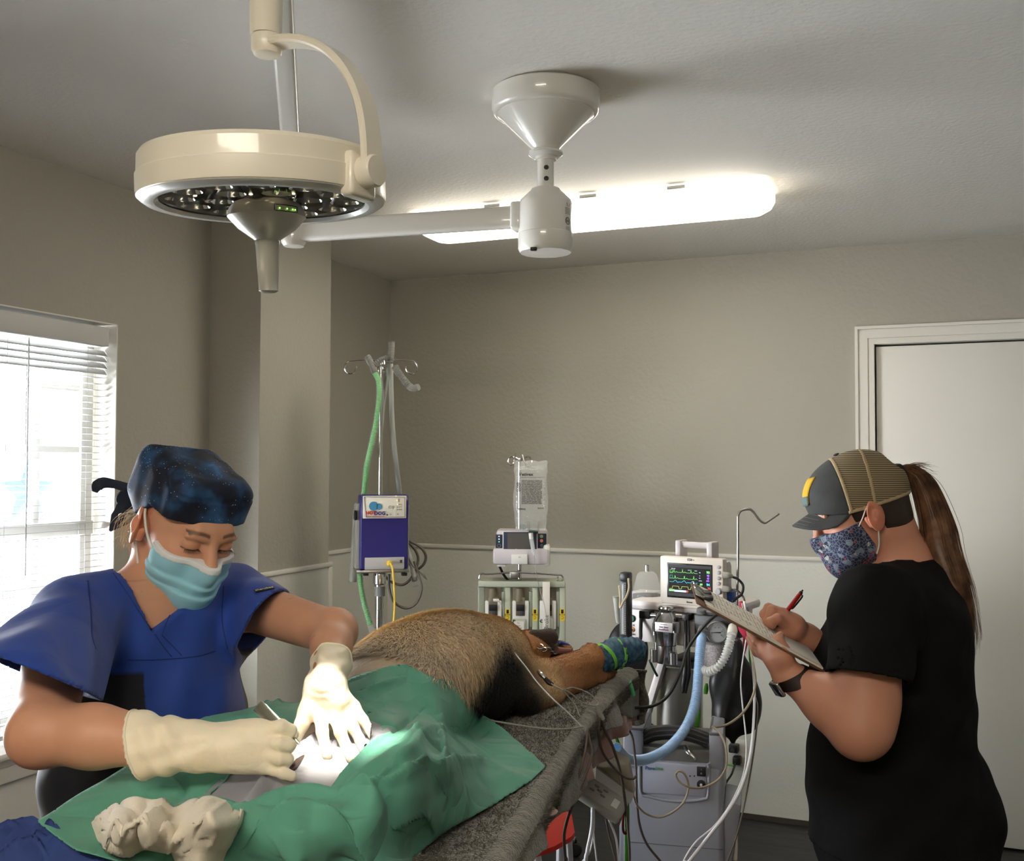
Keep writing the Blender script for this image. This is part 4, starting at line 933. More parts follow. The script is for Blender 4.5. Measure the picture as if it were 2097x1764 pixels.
def multires(prims, lo, hi, h, fine):
    Fb = Field(lo, hi, h).run(prims); v, f = Fb.mesh(); c = v[f].mean(1); kp = np.ones(len(f), bool); out = []
    for a, b, hh in fine:
        a, b = np.asarray(a), np.asarray(b); kp &= ~((c > a+h*.7) & (c < b-h*.7)).all(1); out.append(Field(a, b, hh).run(prims).mesh())
    return [(v, f[kp])]+out
# ================= the surgeon
surg = tag(thing('person', 'x', 'person', (-.70, 1.88, 0)), 'person in blue scrubs, starry cap and surgical mask bending over the green drape', 'person')
SH = Head(P(381, 1078, 1.83), frame((.72, -.69), math.radians(27), math.radians(-5)), 1.0)
Rs, Ls = P(132, 1268, 1.70), P(482, 1232, 1.97)      # shoulder joints
Re, Rw = P(86, 1500, 1.44), P(478, 1531, 1.41)
Le, Lw = P(682, 1296, 1.77), P(668, 1405, 1.575)
mid = (Rs+Ls)/2; sl = unit(Ls-Rs); nb = mid+np.array([.0, .0, .035]); fwdb = unit(np.array([-sl[1], sl[0], 0])*-1)
TR = np.stack([unit(np.array([sl[0], sl[1], 0])), unit(np.array([-sl[1], sl[0], 0])), [0, 0, 1.]], 1)
def te(c, r, k=.06): return ('ell', c, r, dict(k=k, rot=TR))
C1 = mid+np.array([0, 0, -.10]); C2 = mid+np.array([-.045, .02, -.30]); C3 = mid+np.array([-.055, .07, -.47])
torso = [te(C1, (.145, .10, .15), 0), ('cap', Rs+[.02, 0, .0], Ls-[.02, 0, 0], .052, .052, dict(k=.06)), te(mid+[0, 0, -.20]-fwdb*-.035, (.13, .085, .09)), te(C2, (.118, .095, .16)), te(C3, (.165, .12, .15))]
legs = []
for t in (-1, 1):
    hp = C3+TR@np.array([t*.085, 0, -.06]); kn = hp+[0.0, .0, -.36]; an = kn+[-.0, .03, -.34]
    kn[2] = .46; an[2] = .09
    legs += [('cap', hp, kn, .088, .062, dict(k=.03)), ('cap', kn, an, .062, .045, dict(k=.03))]
feet = []
for t in (-1, 1):
    hp = C3+TR@np.array([t*.085, 0, 0]); feet += [('cap', (hp[0], hp[1]+.03, .045), (hp[0]+.08, hp[1]-.09, .038), .042, .036, dict(k=.02))]
neck = [('cap', SH.L(-.035, 0, -.045), nb+[0.0, .01, -.02], .053, .058, dict(k=.03)), ('cap', nb+[0, 0, -.01], Rs+(Ls-Rs)*.2+[0, 0, .01], .045, .045, dict(k=.05)), ('cap', nb+[0, 0, -.01], Rs+(Ls-Rs)*.8+[0, 0, .01], .045, .045, dict(k=.05))]
Rarm = arm(Rs, Re, Rw, .050, .043, .0405, .024)+[('ell', Re+[-.004, 0, -.012], (.034, .034, .03), dict(k=.02))]
Larm = arm(Ls, Le, Lw, .048, .037, .031, .022)+[('ell', Le+[.006, 0, .006], (.028, .028, .028), dict(k=.02))]
allp = torso+legs+feet+neck+Rarm+Larm+SH.face()+SH.ear(-1)+SH.ear(1)
sparts = multires(allp, (-1.08, 1.25, .0), (-.12, 2.28, 1.58), .0062, [(SH.c-[.15, .15, .15], SH.c+[.15, .15, .16], .0021)])
SK = srgb(205, 152, 122)
def sblush(V, c):
    d = np.linalg.norm(V-(Re+[-.01, -.02, -.02]), axis=1); w = np.exp(-(d/.035)**2)*.35; return c*(1-w[:, None]*np.array([.05, .4, .4]))
body = volmesh(sparts, 'body', skin_m, surg, colfn=skincol(SK, [SH], (.09, .045, .025), sblush))
# eyelashes
for t in (-1, 1):
    m = MB()
    for q in np.linspace(-1, 1, 15): m.tube([SH.L(.0885-.004*q*q, t*(.032+q*.0135), .003-.0016*q*q), SH.L(.0965-.003*q*q, t*(.033+q*.017), -.001)], [.0006, .0002], 4)
    m.build('eyelashes', black, body, absolute=True)
# scrub top
sc_m = colmat('royal_blue_scrub', .75, bump=.2, bscale=420, bdist=.0006, sheen=.12)
crinkle(sc_m, 4.5, .010, .45); blue = np.array(srgb(28, 62, 146)); navy = np.array(srgb(14, 18, 30))
Ft = Field((-1.10, 1.30, .78), (-.40, 2.25, 1.36), .0043)
Ft.run(torso, .016); Ft.run([('cap', nb+[0, .02, -.035], Rs+(Ls-Rs)*.2+[0, 0, .0], .055, .058, dict(k=.04)), ('cap', nb+[0, .02, -.035], Rs+(Ls-Rs)*.8+[0, 0, .0], .055, .058, dict(k=.04))])
Ft.run([te(C3+[-.02, 0, -.05], (.185, .15, .16)), te(C2+[-.02, .01, 0], (.135, .110, .17))])
fold = lambda D, X, Y, Z: D+.004*np.sin(X*34+Z*22)*np.sin(Z*31+Y*12)+.0025*np.sin(X*70-Z*25+Y*30)
Ft.prim(('fn', fold))
ud = unit(Re-Rs); sleeve(Ft, Rs+[.02, .02, .0], P(82, 1388, 1.525), np.array([-.32, -.35, -.85]), .066, .090, .06)
ul = unit(Le-Ls); sleeve(Ft, Ls-ul*.01, P(541, 1276, 1.885), np.array([.8, -.12, -.5]), .062, .074, .06)
# V neck: cut the cloth away in front over a wedge, and round the neck
vb = P(333, 1302, 1.70); lx0 = (vb-nb)@TR[:, 0]
nfront = -TR[:, 1] if (-TR[:, 1])@np.array([0, -1., 0]) > 0 else TR[:, 1]
def vneck(D, X, Y, Z):
    q = [(X-nb[0]), (Y-nb[1]), (Z-nb[2])]
    lx = q[0]*TR[0, 0]+q[1]*TR[1, 0]; fy = q[0]*nfront[0]+q[1]*nfront[1]; z = q[2]
    zb = vb[2]-nb[2]; half = .095*(z-zb)/(0.03-zb); w = np.abs(lx-lx0*np.clip(1-(z-zb)/(0.03-zb), 0, 1))-np.clip(half, -.2, .095)
    cut1 = np.maximum(w*.75, np.maximum(-(fy+.0), -(z-zb)*.7))
    rr = np.sqrt(lx**2*.75+(fy+.02)**2)-.072; cut2 = np.maximum(rr, -(z+.0+.10*fy))
    return np.maximum(D, -np.minimum(cut1, cut2))
Ft.prim(('fn', vneck)); Ft.plane((0, 0, .79), (0, 0, -1))
# hollow only where skin shows: take the neck and arms back out with a thin gap
for p_ in neck+SH.skull(): Ft.prim((p_[0], p_[1], p_[2], *( [p_[3], p_[4]] if p_[0] == 'cap' else []), dict(p_[-1], op='s', k=0)), 0)
tv, tf = Ft.mesh()
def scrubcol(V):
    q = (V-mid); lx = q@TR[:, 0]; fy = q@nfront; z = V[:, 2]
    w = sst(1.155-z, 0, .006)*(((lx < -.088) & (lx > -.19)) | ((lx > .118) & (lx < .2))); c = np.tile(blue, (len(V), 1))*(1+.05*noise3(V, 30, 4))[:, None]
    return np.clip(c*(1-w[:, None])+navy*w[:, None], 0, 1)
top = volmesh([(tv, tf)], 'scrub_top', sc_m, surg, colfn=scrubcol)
TB = BVHTree.FromPolygons(tv.tolist(), tf.tolist())
def on(bv_, px, py, off=.001):
    o = Vector((0, 0, CZ)); dr = Vector(P(px, py, 1)-np.array([0, 0, CZ])).normalized(); h = bv_.ray_cast(o, dr, 6)
    return (np.array(h[0])-np.array(dr)*off, np.array(h[1])) if h[0] is not None else (None, None)
# neckline band, yoke seam
def seam(pts, r, m, parent, name, bvh=TB, flat=.4, off=.0):
    Q = []; 
    for x, y in catmull([np.array(p, float) for p in pts], 6):
        q, n_ = on(bvh, x, y, off)
        if q is not None and (not Q or np.linalg.norm(q-Q[-1]) < .05): Q.append(q)
    if len(Q) > 2: return MB().tube(Q, r, 6).build(name, m, parent, absolute=True)
seamm = mat('scrub_seam', srgb(20, 44, 108), .8)
seam([(262, 1352), (330, 1351), (400, 1345), (440, 1334)], .0012, seamm, top, 'yoke_seam')
for a in ([(226, 1142), (262, 1190), (300, 1248), (331, 1300)], [(331, 1300), (352, 1250), (366, 1215)], [(214, 1150), (250, 1200), (288, 1258), (330, 1318), (352, 1346)], [(331, 1301), (355, 1325), (372, 1343)]): seam(a, .0011, seamm, top, 'neck_seam')
seam([(196, 1330), (188, 1300), (186, 1260), (180, 1190)], .0011, seamm, top, 'armhole_seam')
seam([(466, 1330), (455, 1270), (458, 1200)], .0011, seamm, top, 'armhole_seam')
# sleeve label
q0, n0 = on(TB, 541, 1208, .001)
if q0 is not None:
    upv = unit(P(565, 1220, 1.9)-P(549, 1252, 1.9)); n0 = n0 if n0@(q0-[0, 0, CZ]) < 0 else -n0; upv = unit(upv-n0*(upv@n0)); R_ = np.stack([upv, np.cross(n0, upv), n0], 1)
    MB().box(q0+n0*.001, (.034, .0125, .0015), R_, .0004).build('sleeve_label', black, top, absolute=True)
    text('cherokee', .0085, q0+n0*.0022, whitep, top, 'label_lettering', R_, .0002, absolute=True)
# trousers
Fp = Field((-1.10, 1.50, .0), (-.35, 2.3, .86), .008); Fp.run([te(C3+[-.01, .02, -.04], (.185, .145, .15))]+legs, .022); Fp.plane((0, 0, .10), (0, 0, -1)); Fp.plane((0, 0, .84), (0, 0, 1))
volmesh([Fp.mesh()], 'trousers', mat('navy_scrub_trousers', (.010, .013, .020), .8), surg)
Fs = Field((-1.1, 1.5, -.01), (-.3, 2.3, .12), .006); Fs.run(feet, .01); Fs.plane((0, 0, .0), (0, 0, -1)); volmesh([Fs.mesh()], 'shoes', blackrub, surg)
# surgical cap
capm = mat('starry_cap_cloth', srgb(30, 70, 112), .75, col2=srgb(10, 18, 36), vscale=22, detail=7, bump=.2, bscale=300, bdist=.0008)
_n = capm.node_tree; _pb = _n.nodes['Principled BSDF']; _ramp = [x for x in _n.nodes if x.type == 'VALTORGB'][0]; _tcc = [x for x in _n.nodes if x.type == 'TEX_COORD'][0]
_ramp.color_ramp.elements.new(.78).color = (*srgb(58, 104, 150), 1); _ramp.color_ramp.elements.new(.48).color = (*srgb(14, 32, 58), 1); _ramp.color_ramp.elements[0].position = .40
_vo = _n.nodes.new('ShaderNodeTexVoronoi'); _vo.inputs['Scale'].default_value = 190; _n.links.new(_tcc.outputs['Object'], _vo.inputs['Vector'])
_lt = _n.nodes.new('ShaderNodeMath'); _lt.operation = 'LESS_THAN'; _lt.inputs[1].default_value = .13; _n.links.new(_vo.outputs['Distance'], _lt.inputs[0])
_n2 = _n.nodes.new('ShaderNodeTexNoise'); _n2.inputs['Scale'].default_value = 24; _n.links.new(_tcc.outputs['Object'], _n2.inputs['Vector'])
_gt = _n.nodes.new('ShaderNodeMath'); _gt.operation = 'GREATER_THAN'; _gt.inputs[1].default_value = .53; _n.links.new(_n2.outputs['Fac'], _gt.inputs[0])
_mu = _n.nodes.new('ShaderNodeMath'); _mu.operation = 'MULTIPLY'; _n.links.new(_lt.outputs[0], _mu.inputs[0]); _n.links.new(_gt.outputs[0], _mu.inputs[1])
_mc = _n.nodes.new('ShaderNodeMix'); _mc.data_type = 'RGBA'; _mc.inputs[7].default_value = (*srgb(190, 200, 205), 1); _n.links.new(_mu.outputs[0], _mc.inputs[0]); _n.links.new(_ramp.outputs[0], _mc.inputs[6]); _n.links.new(_mc.outputs[2], _pb.inputs['Base Color'])
Fc = Field(SH.c-.19, SH.c+.19, .0024)
Fc.run([SH.e((-.016, 0, .044), (.100, .084, .074), 0), SH.bx((-.022, 0, .057), (.092, .081, .057), .012, .034), SH.e((-.055, 0, .01), (.058, .068, .06), .03)])
def capcut(D, X, Y, Z):
    q = [X-SH.c[0], Y-SH.c[1], Z-SH.c[2]]; f = sum(q[i]*SH.R[i, 0] for i in range(3)); l = sum(q[i]*SH.R[i, 1] for i in range(3)); u = sum(q[i]*SH.R[i, 2] for i in range(3))
    lim = np.where(f > .0, .040-(.0)*f, .034+f*.75); lim = np.where(f > .03, .040+(f-.03)*.06, lim)
    D = D+.0018*np.sin(l*95+f*60)*np.sin(f*50+u*40)
    band = np.abs(u-(.098-.0*f)+.012*np.sin(f*20))-.0008; D = D+np.where(np.abs(band) < .0024, .0014, 0)
    return np.maximum(D, lim-u)
Fc.prim(('fn', capcut)); capo = volmesh([Fc.mesh()], 'surgical_cap', capm, surg)
tiem = mat('navy_ribbon', (.010, .016, .030), .8, bump=.2, bscale=200)
kb = P(282, 1004, 1.87)
MB().tube([kb, P(262, 1000, 1.88), P(235, 992, 1.885), P(212, 989, 1.89), P(199, 996, 1.89), P(194, 1008, 1.89)], [.006, .009, .008, .010, .011, .005], 12, 6, flat=((0, 0, 1), .25)).build('cap_tie', tiem, capo, absolute=True)
MB().tube([P(278, 1002, 1.875), P(266, 1020, 1.885), P(258, 1045, 1.89), P(243, 1065, 1.885), P(225, 1088, 1.88)], [.010, .017, .019, .016, .002], 12, 6, flat=((1, 0, 0), .15)).build('cap_tie', tiem, capo, absolute=True)
MB().tube([P(276, 996, 1.88), P(255, 1006, 1.895), P(246, 1020, 1.90), P(252, 1034, 1.90), P(268, 1044, 1.89), P(280, 1048, 1.88)], [.006, .009, .010, .010, .008, .004], 10, 6, flat=((0, 1, 0), .5)).build('cap_tie', tiem, capo, absolute=True)
MB().tube([kb+[.01, 0, 0], kb, kb+[-.012, 0, -.003]], [.006, .011, .006], 12, 5).build('cap_knot', tiem, capo, absolute=True)
# nape hair
def strands(mb, root, tips, n, spread, tspread, r, seed, sag=0, seg=8):
    rs_ = np.random.RandomState(seed); path = catmull(tips, seg)
    for i in range(n):
        o0 = rs_.normal(size=3)*spread; o1 = rs_.normal(size=3)*tspread; ph = rs_.uniform(0, 6.28); t = np.linspace(0, 1, len(path))[:, None]
        Q = path+o0*(1-t)+o1*t+.004*np.sin(t*5+ph)*rs_.normal(size=3)*t; e_ = int(len(Q)*rs_.uniform(.7, 1))
        mb.tube(Q[:max(e_, 4)], [r, r, r*.3], 4, caps=False)
hm = mat('blond_hair', srgb(196, 176, 140), .5); m = MB()
strands(m, None, [SH.L(-.055, -.055, -.01), SH.L(-.085, -.055, -.04), SH.L(-.08, -.05, -.09)], 120, .010, .014, .0005, 3)
strands(m, None, [SH.L(-.02, -.072, -.02), SH.L(-.045, -.068, -.05), SH.L(-.06, -.05, -.085)], 90, .008, .012, .0005, 4)
m.build('nape_hair', hm, surg, absolute=True)
# mask
mskm = mat('blue_mask', srgb(150, 204, 222), .8, bump=.15, bscale=500, bdist=.0005, sss=.1); mskw = mat('white_mask_band', srgb(226, 230, 232), .8)
def maskfield(H, step=.0021, top=(.004, -.055), tent=True, side=.012, low=-.125):
    Fm = Field(H.c-.17, H.c+.17, step); Fm.run(H.skull(), .0055)
    Fm.run([H.e((.098, 0, -.030), (.029, .022, .032), .02), H.e((.088, 0, -.008), (.024, .017, .018), .015), H.e((.078, 0, -.082), (.036, .040, .038), .03), H.cp((.05, -.045, -.055), (.05, .045, -.055), .024, .024, .03)])
    return Fm
def maskclip(Fm, H, top, side, low, pleat=True, extra=0):
    def fn(D, X, Y, Z):
        q = [X-H.c[0], Y-H.c[1], Z-H.c[2]]; f, l, u = (sum(q[i]*H.R[i, j] for i in range(3))/H.s for j in range(3))
        D = D-extra
        if pleat:
            for u0, a in ((-.058, .0022), (-.078, .0022)): D = D+a*np.tanh((u-u0-.10*np.abs(l))/.0016)*np.exp(-((u-u0)/.012)**2)
        tl = top[0]+top[1]*(.11-f)*3.3-.10*np.abs(l); sd = side+.25*np.abs(u+.07)-0*f
        return np.maximum(np.maximum(D, u-tl), np.maximum(sd-f, low-u+.25*(.06-f)))
    Fm.prim(('fn', fn))
Fm = maskfield(SH); maskclip(Fm, SH, (-.014, .035), .018, -.122); mo = volmesh([Fm.mesh()], 'face_mask', mskm, surg)
Fm = maskfield(SH)
def bandf(D, X, Y, Z):
    q = [X-SH.c[0], Y-SH.c[1], Z-SH.c[2]]; f, l, u = (sum(q[i]*SH.R[i, j] for i in range(3)) for j in range(3)); tl = -.014+.035*(.11-f)*3.3-.10*np.abs(l)
    return np.maximum(np.maximum(D-.0008, u-tl-.0006), np.maximum(.018+.25*np.abs(u+.07)-f-.0005, (tl-.0095)-u))
Fm.prim(('fn', bandf)); volmesh([Fm.mesh()], 'mask_band', mskw, mo)
loopm = mat('ear_loop', srgb(225, 222, 214), .7)
for t in (-1, 1):
    MB().tube([SH.L(.034, t*.072, -.026), SH.L(.015, t*.079, -.008), SH.L(-.002, t*.083, .016), SH.L(-.016, t*.078, .026)], .0022, 6, 6).build('ear_loop', loopm, mo, absolute=True)
    MB().tube([SH.L(.020, t*.062, -.098), SH.L(.002, t*.068, -.072), SH.L(-.014, t*.076, -.042), SH.L(-.022, t*.078, -.03)], .0022, 6, 6).build('ear_loop', loopm, mo, absolute=True)
# gloves
glm = mat('latex_glove', srgb(244, 232, 206), .42, bump=.4, bscale=60, bdist=.003, sss=.15, spec=.4)
crinkle(glm, 22, .0018, .45)
def glove(cuff, wrist, fingers, palm, name, rc, rw, box, cuffdir, wr=()):
    G_ = Field(box[0], box[1], .0021); cuff, wrist = np.asarray(cuff), np.asarray(wrist)
    G_.run([('cap', cuff-unit(wrist-cuff)*.03, wrist, rc+.002, rw, dict(k=0))]); G_.run(palm)
    for fg in fingers:
        rs_ = fg[-1]; pts = fg[:-1]
        for i in range(len(pts)-1): G_.run([('cap', pts[i], pts[i+1], rs_[i], rs_[i+1], dict(k=.0035 if i else .007))])
    cd = unit(cuffdir)
    def fn(D, X, Y, Z):
        s_ = (X-cuff[0])*cd[0]+(Y-cuff[1])*cd[1]+(Z-cuff[2])*cd[2]
        env = np.clip(1-np.abs(s_-.05)/.085, 0, 1)
        D = D+env*(.0028*np.sin(X*120+Z*90+2*np.sin(X*40))+.0016*np.sin(Z*210-X*70+Y*60))
        return np.maximum(D, -s_)
    G_.prim(('fn', fn)); o = volmesh([G_.mesh()], name, glm, surg)
    # rolled cuff bead
    GV = BVHTree.FromPolygons(*[x.tolist() for x in G_.mesh()]); u = unit(np.cross(cd, [0, 0, 1.])); w = np.cross(cd, u); Q = []
    for a in np.linspace(0, 2*PI, 41):
        d_ = u*math.cos(a)+w*math.sin(a); h = GV.ray_cast(Vector(cuff+cd*.003+d_*.15), Vector(-d_), .2)
        Q.append(np.array(h[0]) if h[0] is not None else cuff+d_*rc)
    MB().tube(Q, .0017, 8).build('cuff_bead', glm, o, absolute=True); return o
def K(x, y, d): return P(x, y, d)
rp = [('cap', Rw, K(520, 1505, 1.41), .026, .020, dict(k=.02)), ('cap', Rw, K(518, 1552, 1.405), .026, .019, dict(k=.02)), ('cap', K(505, 1515, 1.41), K(538, 1500, 1.408), .022, .014, dict(k=.015)), ('cap', K(505, 1530, 1.41), K(545, 1520, 1.402), .022, .013, dict(k=.012)),
      ('cap', K(505, 1535, 1.405), K(545, 1545, 1.40), .021, .013, dict(k=.012)), ('cap', K(500, 1545, 1.405), K(540, 1566, 1.40), .021, .012, dict(k=.012))]
rf = [(K(536, 1499, 1.408), K(576, 1489, 1.398), K(595, 1497, 1.402), K(596, 1510, 1.412), (.0115, .0098, .0085, .0075)),
      (K(543, 1521, 1.402), K(575, 1525, 1.388), K(593, 1527, 1.392), K(592, 1533, 1.408), (.0105, .0088, .008, .0072)),
      (K(543, 1546, 1.40), K(572, 1555, 1.386), K(589, 1556, 1.392), K(588, 1561, 1.405), (.0102, .0085, .0078, .007)),
      (K(538, 1567, 1.40), K(560, 1576, 1.392), K(580, 1584, 1.388), K(597, 1590, 1.39), (.0105, .0082, .0078, .0072)),
      (K(512, 1506, 1.43), K(545, 1490, 1.435), K(575, 1490, 1.436), K(600, 1504, 1.435), (.0155, .0125, .0110, .0085))]
rc0 = K(281, 1527, 1.413)
glove(rc0, Rw, rf, rp, 'glove', .0470, .0275, (K(255, 1640, 1.42)-[0, .09, 0], K(625, 1430, 1.42)+[.02, .08, .02]), unit(Rw-rc0)+np.array([.05, 0, .28]))
G1 = 1.565
lp = [('cap', Lw, K(690, 1440, 1.56), .024, .020, dict(k=.02)), ('cap', K(668, 1425, 1.57), K(655, 1458, 1.555), .022, .0112, dict(k=.010)), ('cap', K(678, 1425, 1.57), K(686, 1458, 1.555), .022, .0110, dict(k=.008)),
      ('cap', K(684, 1428, 1.57), K(707, 1456, 1.56), .021, .0105, dict(k=.008)), ('cap', K(684, 1425, 1.575), K(723, 1450, 1.57), .020, .0098, dict(k=.008)), ('cap', K(652, 1418, 1.57), K(632, 1455, 1.555), .021, .014, dict(k=.014))]
def tipd(x, y): return float(dfun(np.array([[x, y]]))[0])-.004
lf = [(K(632, 1450, 1.555), K(618, 1484, 1.54), K(603, 1518, min(1.53, tipd(603, 1518))), (.0145, .0110, .0085)),
      (K(656, 1460, 1.555), K(660, 1500, 1.525), K(666, 1530, 1.515), K(671, 1549, tipd(671, 1549)), (.0108, .0090, .0080, .0068)),
      (K(686, 1460, 1.555), K(697, 1500, 1.525), K(709, 1530, 1.52), K(719, 1553, tipd(719, 1553)), (.0108, .0090, .0080, .0068)),
      (K(708, 1458, 1.56), K(724, 1492, 1.54), K(737, 1516, 1.535), K(745, 1536, tipd(745, 1536)), (.0104, .0085, .0076, .0064)),
      (K(724, 1452, 1.57), K(744, 1477, 1.56), K(757, 1496, 1.555), K(766, 1513, tipd(766, 1513)), (.0098, .0078, .0070, .006))]
lc0 = K(681, 1352, 1.665)
glove(lc0, Lw, lf, lp, 'glove', .0325, .0265, (K(590, 1570, 1.5)-[.02, .1, .01], K(790, 1320, 1.72)+[0, .08, .03]), unit(Lw-lc0)+np.array([0, 0, -.1]))
# forceps held in the right hand
fc = thing('forceps', 'polished steel thumb forceps held in the gloved right hand over the wound', 'forceps', K(612, 1524, 1.42))
fa, fb = K(527, 1446, 1.445), K(613, 1524, 1.400); dd = unit(fb-fa); sdv = unit(np.cross(dd, [0, -1, .3])); nv = np.cross(dd, sdv)
for t in (-1, 1):
    m = MB(); Q = [fa+dd*.0, fa+dd*.012+nv*t*.0018, fa+(fb-fa)*.5+nv*t*.0045, fb-dd*.012+nv*t*.0022, fb+nv*t*.0006]; m.tube(Q, [.0085, .009, .0068, .0030, .0013], 12, 5, flat=(sdv, .13)); m.build('tine', mat('forceps_steel', (.72, .74, .62), .25, 1), fc, absolute=True)
# ================= the technician with the clipboard
tech = tag(thing('person', 'x', 'person', (.86, 2.33, 0)), 'person in black scrubs, mesh cap and floral mask writing on a clipboard', 'person')
TH = Head(P(1763, 1050, 2.32), frame((-.985, .17), math.radians(22)), 1.0)
Sn, En, Wn = P(1803, 1255, 2.14), P(1762, 1492, 2.09), P(1612, 1382, 2.20)
Sf, Ef, Wf = P(1800, 1240, 2.50), P(1745, 1400, 2.50), P(1652, 1306, 2.36)
def qe(c, r, k=.06, tilt=0): return ('ell', c, r, dict(k=k, rot=rotm(0, tilt, 0)))
tm = (Sn+Sf)/2
ttorso = [qe(P(1843, 1290, 2.32), (.125, .185, .14), 0), qe(P(1800, 1370, 2.31), (.13, .16, .10)), qe(P(1833, 1430, 2.32), (.145, .17, .14)), qe(P(1822, 1560, 2.32), (.165, .175, .16)), qe(P(1845, 1690, 2.32), (.180, .185, .16)),
          qe(P(1880, 1650, 2.32), (.14, .17, .13)), ('cap', Sn+[0, .03, 0], Sf-[0, .03, 0], .068, .068, dict(k=.06))]
tneck = [('cap', TH.L(-.04, 0, -.045), P(1850, 1170, 2.32), .058, .066, dict(k=.03)), ('cap', P(1850, 1172, 2.32), P(1840, 1215, 2.24), .052, .06, dict(k=.05)), ('cap', P(1850, 1172, 2.32), P(1840, 1215, 2.40), .052, .06, dict(k=.05))]
narm = [('cap', Sn, En, .060, .060, dict(k=.04)), ('ell', P(1772, 1440, 2.10), (.064, .058, .075), dict(k=.03)), ('cap', En, P(1700, 1440, 2.14), .054, .050, dict(k=.03)), ('cap', P(1700, 1440, 2.14), Wn, .050, .029, dict(k=.03))]
farm = [('cap', Sf, Ef, .062, .05, dict(k=.04)), ('cap', Ef, P(1700, 1345, 2.44), .05, .044, dict(k=.03)), ('cap', P(1700, 1345, 2.44), Wf, .044, .029, dict(k=.03))]
tlegs = []; tfeet = []
for t in (-1, 1):
    hp = P(1865, 1764, 2.32)+[0, t*.095, 0]; kn = hp+[.0, 0, -.32]; kn[2] = .45; an = kn+[.03, 0, 0]; an[2] = .09
    tlegs += [('cap', hp, kn, .098, .068, dict(k=.03)), ('cap', kn, an, .068, .05, dict(k=.03))]; tfeet += [('cap', (an[0]+.02, an[1], .045), (an[0]-.12, an[1], .038), .042, .036, dict(k=.02))]
# hands: left carries the board from below with the thumb on top, right holds the pen
def hand(palm, fingers):
    pr = list(palm)
    for fg in fingers:
        rs_ = fg[-1]; pts = fg[:-1]
        for i in range(len(pts)-1): pr.append(('cap', pts[i], pts[i+1], rs_[i], rs_[i+1], dict(k=.005 if i else .009)))
    return pr
lhand = hand([('cap', Wn, K(1592, 1350, 2.20), .027, .023, dict(k=.02)), ('cap', K(1596, 1352, 2.20), K(1570, 1335, 2.22), .024, .018, dict(k=.015)), ('cap', K(1600, 1345, 2.19), K(1590, 1322, 2.20), .024, .018, dict(k=.015)), ('cap', K(1590, 1352, 2.21), K(1562, 1330, 2.26), .022, .015, dict(k=.012))],
             [(K(1600, 1330, 2.19), K(1592, 1312, 2.205), K(1598, 1302, 2.235), (.015, .012, .009)),
              (K(1572, 1328, 2.22), K(1550, 1313, 2.235), K(1538, 1302, 2.27), (.012, .0105, .0088)), (K(1570, 1334, 2.235), K(1548, 1320, 2.26), K(1535, 1308, 2.30), (.012, .0105, .0088)),
              (K(1568, 1338, 2.25), K(1548, 1328, 2.285), K(1538, 1316, 2.32), (.0115, .010, .0085)), (K(1566, 1344, 2.26), K(1550, 1337, 2.30), K(1542, 1326, 2.33), (.011, .009, .008))])
rhand = hand([('cap', Wf, K(1622, 1282, 2.33), .026, .024, dict(k=.02)), ('cap', K(1625, 1280, 2.33), K(1604, 1262, 2.32), .024, .017, dict(k=.015)), ('cap', K(1622, 1290, 2.33), K(1600, 1290, 2.33), .022, .016, dict(k=.015)), ('cap', K(1625, 1285, 2.34), K(1605, 1270, 2.36), .022, .015, dict(k=.012))],
             [(K(1612, 1282, 2.315), K(1592, 1268, 2.295), K(1578, 1274, 2.29), K(1582, 1281, 2.292), (.0125, .0112, .0098, .0085)),     # thumb side
              (K(1604, 1258, 2.325), K(1580, 1250, 2.32), K(1572, 1272, 2.315), K(1577, 1291, 2.31), (.0118, .0105, .0095, .008)),
              (K(1600, 1255, 2.345), K(1574, 1245, 2.345), K(1564, 1258, 2.345), K(1572, 1280, 2.335), (.0115, .010, .009, .008)),
              (K(1605, 1290, 2.34), K(1585, 1290, 2.325), K(1580, 1298, 2.322), (.0115, .010, .008)), (K(1605, 1296, 2.345), K(1592, 1298, 2.335), K(1588, 1303, 2.33), (.0105, .009, .0078))])
tall = ttorso+tlegs+tfeet+tneck+narm+farm+lhand+rhand+TH.face()+TH.ear(-1)+TH.ear(1)
tparts = multires(tall, (.44, 1.94, .0), (1.22, 2.70, 1.66), .0066, [(TH.c-[.15, .15, .15], TH.c+[.17, .15, .16], .0023), ((.455, 2.08, .985), (.70, 2.46, 1.256), .0021)])
xv, xf = tparts[2]
SK2 = srgb(200, 142, 116)
tbody = volmesh(tparts, 'body', skin_m, tech, colfn=skincol(SK2, [TH], (.03, .02, .015)))
for (x, y, d) in ((1718, 1412, 2.1), (1723, 1446, 2.1), (1817, 1428, 2.06), (1668, 1423, 2.1), (1692, 1408, 2.1)): pass
blk = mat('black_scrub_cloth', (.0042, .0042, .0045), .9, bump=.3, bscale=260, bdist=.001, spec=.2)
crinkle(blk, 4.5, .012, .5); Ft = Field((.52, 1.98, .62), (1.24, 2.68, 1.36), .0052); Ft.run(ttorso, .014); Ft.run([('ell', Sn+[0, .01, .0], (.088, .08, .085), dict(k=.03))])
Ft.run([('cap', P(1850, 1190, 2.32), P(1840, 1225, 2.22), .066, .068, dict(k=.05)), ('cap', P(1850, 1190, 2.32), P(1840, 1225, 2.42), .066, .068, dict(k=.05)), qe(P(1965, 1650, 2.30), (.07, .13, .07), .03), qe(P(1850, 1760, 2.32), (.185, .19, .12), .05)])
Ft.prim(('fn', lambda D, X, Y, Z: D+.0035*np.sin(X*30+Z*26)*np.sin(Z*24+Y*18)+.002*np.sin(X*60-Z*45)))
sleeve(Ft, Sn+[0, .03, .01], P(1777, 1386, 2.085), unit(En-Sn+np.array([.02, 0, 0])), .082, .085, .07)
